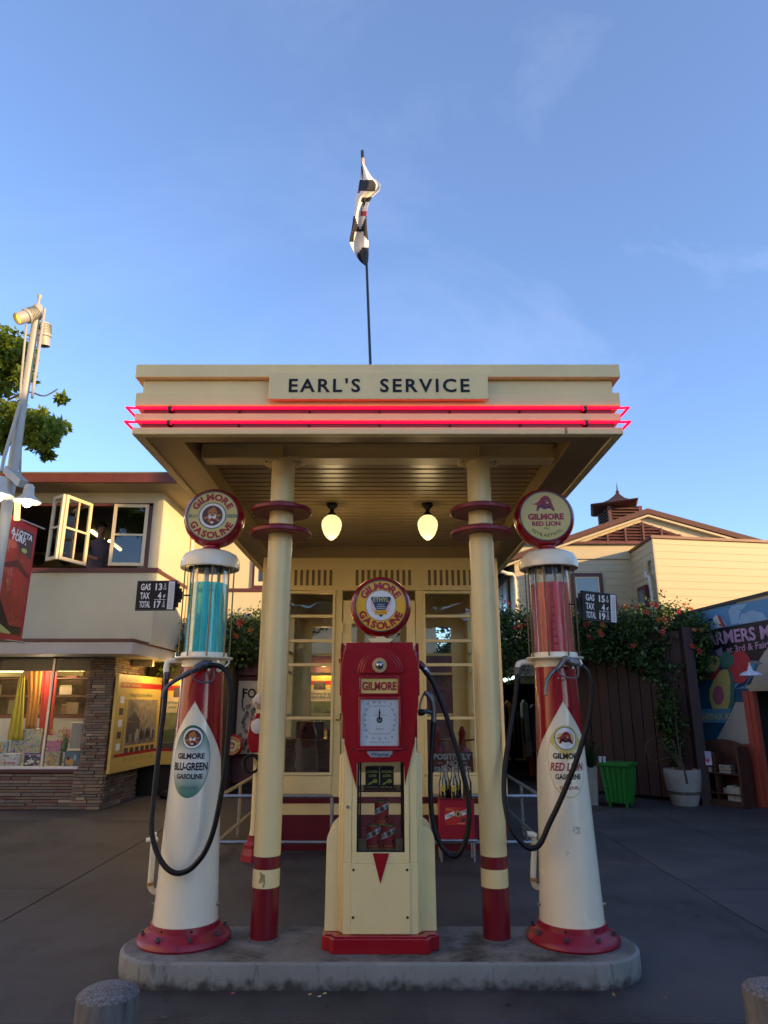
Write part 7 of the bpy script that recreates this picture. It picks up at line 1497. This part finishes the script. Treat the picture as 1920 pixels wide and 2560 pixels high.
# bookshelf
so = Z0 = None
def gnd(u, v):
    r = at(u, v, 1.0) - O_; t_ = -O_.z / r.z; return O_ + r * t_
SO = gnd(1862, 2024); sdv = Vector((-.55, .835, 0)).normalized(); sn = Vector((-sdv.y, sdv.x, 0)) * -1; sn = Vector((-.835, -.55, 0)).normalized()
sw = on(1732, 1990, SO, sdv, sn)[0]; sh = on(1860, 1868, SO, sdv, sn)[1]; sa = on(1795, 1850, SO, sdv, sn)[1]
bs = thing('bookcase', 'dark brown arched bookcase of worn books leaning on the mural wall', 'bookcase', SO); bwm = M('bookcase_wood', (.075, .026, .016), .5, var=.3, scale=6); dp = .30
def sbx(s0, s1, z0, z1, d0, d1, m, nm, par=bs, bev=.003):
    A_ = SO + sdv * s0 - sn * d0; B_ = SO + sdv * s1 - sn * d0; return MB().hexa(A_ + Vector((0, 0, z0)), B_ + Vector((0, 0, z0)), B_ + Vector((0, 0, z1)), A_ + Vector((0, 0, z1)), -sn * (d1 - d0), m).build(nm, par, bevel=bev)
sbx(0, .03, 0, sh, 0, dp, bwm, 'side'); sbx(sw - .03, sw, 0, sh - .12, 0, dp, bwm, 'side'); sbx(.031, sw - .031, .0, .10, .01, dp, bwm, 'kickboard')
dv = on(1790, 1950, SO, sdv, sn)[0]; sbx(dv - .012, dv + .012, .101, sh - .1, .0, dp - .02, bwm, 'divider')
zA = on(1800, 1932, SO, sdv, sn)[1]; zB = on(1800, 1982, SO, sdv, sn)[1]
for z in (zA, zB): sbx(.031, dv - .013, z - .02, z, .005, dp - .02, bwm, 'shelf'); sbx(dv + .013, sw - .031, z - .02, z, .005, dp - .02, bwm, 'shelf')
b = MB(); pts = [(0, .1), (sw, .1), (sw, sh - .12)] + [(sw / 2 + sw / 2 * math.cos(math.pi * k / 14), sh - .12 + (sa - sh + .12) * math.sin(math.pi * k / 14) ** .8) for k in range(1, 14)] + [(0, sh - .02)]
P_ = lambda s_, z, d: SO + sdv * s_ - sn * d + Vector((0, 0, z)); n__ = len(pts)
b.add([P_(s_, z, dp) for s_, z in pts] + [P_(s_, z, dp + .02) for s_, z in pts], [tuple(range(n__)), tuple(range(2 * n__ - 1, n__ - 1, -1))] + [(i, i + n__, (i + 1) % n__ + n__, (i + 1) % n__) for i in range(n__)], bwm); b.build('arched_back', bs)
pgm = M('page_edges', (.42, .38, .28), .8, var=.15); pg3 = M('page_white', (.5, .48, .42), .8); cvr = [M('cover_%d' % k, c, .5) for k, c in enumerate(((.05, .05, .07), (.10, .12, .25), (.30, .28, .05), (.25, .22, .20)))]
bk = 0
def book(s0, s1, z0, z1, d0, d1, cm, lb, upright=False):
    t = thing('book', lb, 'book', P_((s0 + s1) / 2, z0, d0), 'books in the arched bookcase')
    if upright: sbx(s0, s0 + .003, z0, z1, d0, d1, cm, 'cover', t, 0); sbx(s1 - .003, s1, z0, z1, d0, d1, cm, 'cover', t, 0); sbx(s0 + .003, s1 - .003, z0, z1 - .004, d0 + .004, d1, pgm, 'pages', t, 0)
    else: sbx(s0, s1, z0, z0 + .003, d0, d1, cm, 'cover', t, 0); sbx(s0, s1, z1 - .003, z1, d0, d1, cm, 'cover', t, 0); sbx(s0 + .004, s1 - .004, z0 + .003, z1 - .003, d0 + .004, d1, random.choice((pgm, pg3)), 'pages', t, 0)
ords = ['bottom', 'second', 'third', 'fourth', 'top']
for (sa_, sb_, zz_, nn_, where) in ((.16, dv - .03, zA, 5, 'right upper shelf'), (dv + .07, sw - .06, zA, 3, 'left upper shelf'), (.05, dv - .06, zB, 3, 'right middle shelf')):
    z = zz_ + .001
    for k in range(nn_): h_ = random.uniform(.016, .028); j_ = random.uniform(0, .03); book(sa_ + j_, sb_ - .02 + j_ * .5, z, z + h_, .03 + j_, .2, cvr[bk % 4], '%s book of the flat pile on the %s of the arched bookcase' % (ords[k] if k < nn_ - 1 else 'top', where)); z += h_ + .001; bk += 1
for k in range(5): s0 = .05 + k * .044; book(s0, s0 + .04, .101, .101 + random.uniform(.20, .225), .03, .2, pg3 if k % 2 else pgm, 'upright pale book on the bottom right shelf of the bookcase, %s from its right side' % ['first', 'second', 'third', 'fourth', 'fifth'][k], True)
cd = thing('heart_card', 'small pale blue leaflet with a pink heart in the bookcase', 'leaflet', P_(dv + .17, zA + .1, .02)); q = sbx(dv + .04, dv + .30, zA + .10, zA + .31, .012, .02, M('card_blue', (.38, .45, .62), .5), 'sheet', cd, 0)
fS = lambda u, v, l: P_(u, v, .0108 - l * .0006); b = MB(); b.rect(fS, dv + .045, dv + .295, zA + .105, zA + .20, M('card_pale', (.6, .6, .66), .5), 1)
hh = [(16 * math.sin(t_) ** 3, 13 * math.cos(t_) - 5 * math.cos(2 * t_) - 2 * math.cos(3 * t_) - math.cos(4 * t_)) for t_ in [math.tau * k / 24 for k in range(24)]]; b.poly(fS, [(dv + .11 - x * .0028, zA + .17 + y * .0028) for x, y in hh], M('heart_pink', (.6, .08, .25), .5), 2); b.build('print', cd)

# pots, bin
potm = M('pale_concrete_pot', (.34, .32, .28), .75, var=.15, scale=6, bump=.3, bscale=50, dirt=((.14, .12, .09), 4, .58, .8, (1, 1, .5))); gp_ = gnd(1714, 2012)
pt = thing('planter_pot', 'round pale concrete planter with painted shadow band beside the bookcase', 'planter', gp_)
MB().lathe(gp_, [(.19, 0), (.215, .08), (.24, .17), (.262, .28), (.278, .40), (.282, .50), (.276, .535), (.25, .535), (.245, .48), (0, .47)], potm, 40).build('pot', pt)
MB().lathe(gp_, [(.2405, .165), (.2505, .21), (.249, .212), (.239, .165)], M('pot_band', (.11, .095, .07), .8, var=.5, scale=12), 40).build('shadow_band', pt); MB().lathe(gp_, [(.24, .485), (0, .495)], M('soil', (.05, .03, .02), .9), 20).build('soil', pt)  # dark ring stands in for the shadow round the pot
sh_ = thing('potted_shrub', 'bare branched shrub growing from the round pale planter', 'plant', gp_ + Vector((0, 0, .49))); brm = M('bark', (.10, .07, .045), .85)
for k in range(7):
    a = k * .9; p0_ = gp_ + Vector((.03 * math.cos(a), .03 * math.sin(a), .48)); MB().tube([p0_, p0_ + Vector((-.10 * math.cos(a) - .05, .05, .25)), p0_ + Vector((-.22 * math.cos(a) - .12, .06, .42 + .05 * (k % 3)))], .012, brm, 6, smooth=4, rs=[.014, .01, .004]).build('branch', sh_)
MB().tube([gp_ + Vector((0, 0, .5)), gp_ + Vector((-.2, -.1, .72)), gp_ + Vector((-.5, -.12, .66)), gp_ + Vector((-.58, -.1, .9)), gp_ + Vector((-.35, 0, 1.05))], .006, brm, 6, smooth=6).build('branch', sh_)
b = MB(); leaves(b, clumps([(gp_.x - .05 + rq.gauss(0, .1), gp_.y + .05, gp_.z + .75 + rq.random() * .9, .11) for _ in range(16)], 30, 1), .06, (.4, .4, .2)); b.build('foliage', sh_, kind='stuff', sharp=180)
g2 = gnd(1483, 2010); pt2 = thing('planter_box', 'tall tapered pale planter half hidden behind the right pump', 'planter', g2)
MB().lathe(g2, [(.17, 0), (.23, .52), (.235, .56), (.20, .56), (.19, .5), (0, .5)], potm, 4, a0=R(45)).build('pot', pt2, bevel=.01, sharp=20)
sp_ = thing('strap_leaf_plant', 'dark strap leaved plant in the tapered planter behind the right pump', 'plant', g2 + Vector((0, 0, .5)))
for k in range(26):
    a = k * 2.4; r_ = .1 + .28 * rq.random(); h_ = .3 + .4 * rq.random(); p0_ = g2 + Vector((0, 0, .5)); b = MB(); pr = []
    for j in range(6): q = j / 5; pr.append(p0_ + Vector((math.cos(a) * r_ * q, math.sin(a) * r_ * q, h_ * (q * 1.6 - q * q * .75)))); 
    wd_ = Vector((-math.sin(a), math.cos(a), 0)); vs = []
    for j, p_ in enumerate(pr): ww_ = .018 * (1 - (j / 5) ** 2) + .001; vs += [p_ - wd_ * ww_, p_ + wd_ * ww_]
    b.add(vs, [(2 * j, 2 * j + 1, 2 * j + 3, 2 * j + 2) for j in range(5)], LF[1]); b.build('leaf', sp_, sharp=180)
g3 = gnd(1553, 2016); gm_ = M('green_plastic', (.012, .17, .02), .35, var=.1); gb = thing('green_bin', 'bright green ribbed plastic tub in front of the brown fence', 'bin', g3)
b = MB(); rz_ = R(-35)
def gq(x, y, z): c_, s_ = math.cos(rz_), math.sin(rz_); return g3 + Vector((x * c_ - y * s_, x * s_ + y * c_, z))
def ringpts(w_, nrib, amp):
    o_ = []
    for sd in range(4):
        a = sd * math.pi / 2
        for k in range(nrib * 2): q = -1 + 2 * (k + .0) / (nrib * 2); off_ = amp if k % 2 else 0; x, y = q * w_, -w_ + off_; o_.append((x * math.cos(a) - y * math.sin(a), x * math.sin(a) + y * math.cos(a)))
    return o_
zs_ = [(.07, .165), (.6, .222)]; vs = []
for z, w_ in zs_: vs += [gq(x, y, z) for x, y in ringpts(w_, 5, .022)]
n_r = len(ringpts(1, 5, 0)); b.add(vs, [(i, (i + 1) % n_r, (i + 1) % n_r + n_r, i + n_r) for i in range(n_r)] + [tuple(range(n_r - 1, -1, -1))], gm_); b.build('tub', gb, sharp=20)
b = MB(); rim = .245; b.add([gq(-rim, -rim, .60), gq(rim, -rim, .60), gq(rim, rim, .60), gq(-rim, rim, .60), gq(-rim, -rim, .655), gq(rim, -rim, .655), gq(rim, rim, .655), gq(-rim, rim, .655)], [(0, 3, 2, 1), (4, 5, 6, 7), (0, 1, 5, 4), (1, 2, 6, 5), (2, 3, 7, 6), (3, 0, 4, 7)], gm_); b.build('rim', gb, bevel=.01)
for x, y in ((-.13, -.13), (.13, -.13), (.13, .13), (-.13, .13)): MB().lathe(gq(x, y, 0), [(.02, 0), (.025, .075), (0, .075)], gm_, 8).build('foot', gb)
for k, (u, v, z_, c_) in enumerate(((1500, 1950, .66, (.6, .6, .6)), (1510, 1948, .66, (.7, .7, .72)))):
    b = MB(); p_ = at(u, 1895, g3.y - .1); b.lathe((p_.x, p_.y, .655), [(.02, 0), (.028, .09), (.026, .09), (0, .01)], M('cup_white', (.6, .6, .62), .4), 12); tag(b.build('paper_cup'), ['white paper cup on the rim of the green tub, the left one', 'white paper cup on the rim of the green tub, the right one'][k], 'cup')

# ================================================================== ADDED OUTSIDE THE FRAME
far = M('unseen_stucco', (.30, .26, .20), .8, var=.1)
def block(x0, x1, y0, y1, h, lb, cols_=4):
    t = thing('unseen_block', lb, 'building', ((x0 + x1) / 2, (y0 + y1) / 2, 0)); MB().box(x0, x1, y0, y1, -.01, h, far).build('wall', t); MB().box(x0 - .1, x1 + .1, y0 - .1, y1 + .1, h, h + .15, brown).build('roof', t)
    wg = M('dark_pane', (.03, .035, .045), .05)
    for k in range(cols_):
        for z in (1.0, 4.0):
            if z + 1.5 < h:
                if x1 - x0 > y1 - y0: xx = x0 + (x1 - x0) * (k + .5) / cols_; MB().box(xx - .6, xx + .6, y1 - .02, y1 + .03, z, z + 1.5, wg).build('window', t)
                else: yy = y0 + (y1 - y0) * (k + .5) / cols_; MB().box(x0 - .03, x0 + .02, yy - .6, yy + .6, z, z + 1.5, wg).build('window', t)
block(13, 13.4, -6.6, -.47, 9.3, 'tall unseen wall added right of the camera to block the sun', 3)  # unseen walls added and sized to shape where the sun falls
block(13, 13.4, -.46, .81, 7.9, 'lower unseen wall added right of the camera to leave a sun slot', 1)
block(13, 13.4, .82, 1.12, 9.6, 'slim unseen upright added right of the camera to shade a wall strip', 0)
block(13.2, 13.6, 1.25, 6.6, 6.3, 'mid height unseen wall added right of the court to block the sun', 3)
block(13.2, 13.6, 6.61, 19, 4.6, 'low unseen wall added along the right of the court to block the sun', 6)
block(-16, 9, -18, -14, 5.5, 'long stucco building behind the camera, outside the photo', 8)
far = M('bounce_stucco', (.78, .70, .50), .8, var=.1)  # pale so that the added block throws warm sunlight back into the court
block(-15, -10.5, -12, 6, 9.5, 'pale unseen building added left of the camera to bounce warm light', 6)
for k, (x, y) in enumerate(((-6, -9), (1, -10.5), (7.5, -9.5))):
    t = thing('court_tree', ['leafy tree behind the camera on the left, outside the photo', 'leafy tree straight behind the camera, outside the photo', 'leafy tree behind the camera on the right, outside the photo'][k], 'tree', (x, y, 0)); MB().tube([(x, y, 0), (x + .1, y, 2.2), (x, y + .1, 4)], .15, barkm, 8, rs=[.18, .14, .08]).build('trunk', t)
    b = MB(); leaves(b, clumps([(x + rq.gauss(0, 1.1), y + rq.gauss(0, 1.1), 4.3 + rq.gauss(0, .7), .7) for _ in range(22)], 70, 1), .22); b.build('foliage', t, kind='stuff', sharp=180)
# small marks on the paving: gum spots, oil drips, dry leaves
rq = random.Random(77)
gum = M('old_gum', (.022, .021, .022), .9); gum2 = M('pale_gum', (.11, .105, .10), .9)
b = MB(); 
for k in range(260):
    x = rq.uniform(-7, 7); y = rq.uniform(2.6, 12)
    if -1.7 < x < 1.65 and 4.3 < y < 5.2: continue
    r_ = rq.uniform(.006, .018); f = plane((x, y, .0035), (1, 0, 0), (0, 1, 0), (0, 0, 1)); b.ell(f, 0, 0, r_, r_ * rq.uniform(.6, 1), gum if rq.random() < .72 else gum2, 0, 1, 8)
b.build('gum_spots', ground, kind='stuff')
lm = [M('dry_leaf_%d' % k, c, .8) for k, c in enumerate(((.22, .14, .05), (.14, .09, .04), (.10, .11, .04)))]
b = MB()
for k in range(120):
    x = rq.uniform(-6.5, 6.8); y = rq.choice((rq.uniform(4.28, 4.38), rq.uniform(5.2, 12.5), rq.uniform(10.5, 12.3)))
    if -1.55 < x < 1.5 and 4.39 < y < 5.2: continue
    leaves(b, [(x, y, .008)], .035, (.4, .4, .2), lm)
b.v = [(x, y, max(.004, z if z < .03 else .012)) for x, y, z in b.v]
b.build('fallen_leaves', ground, kind='stuff', sharp=180)
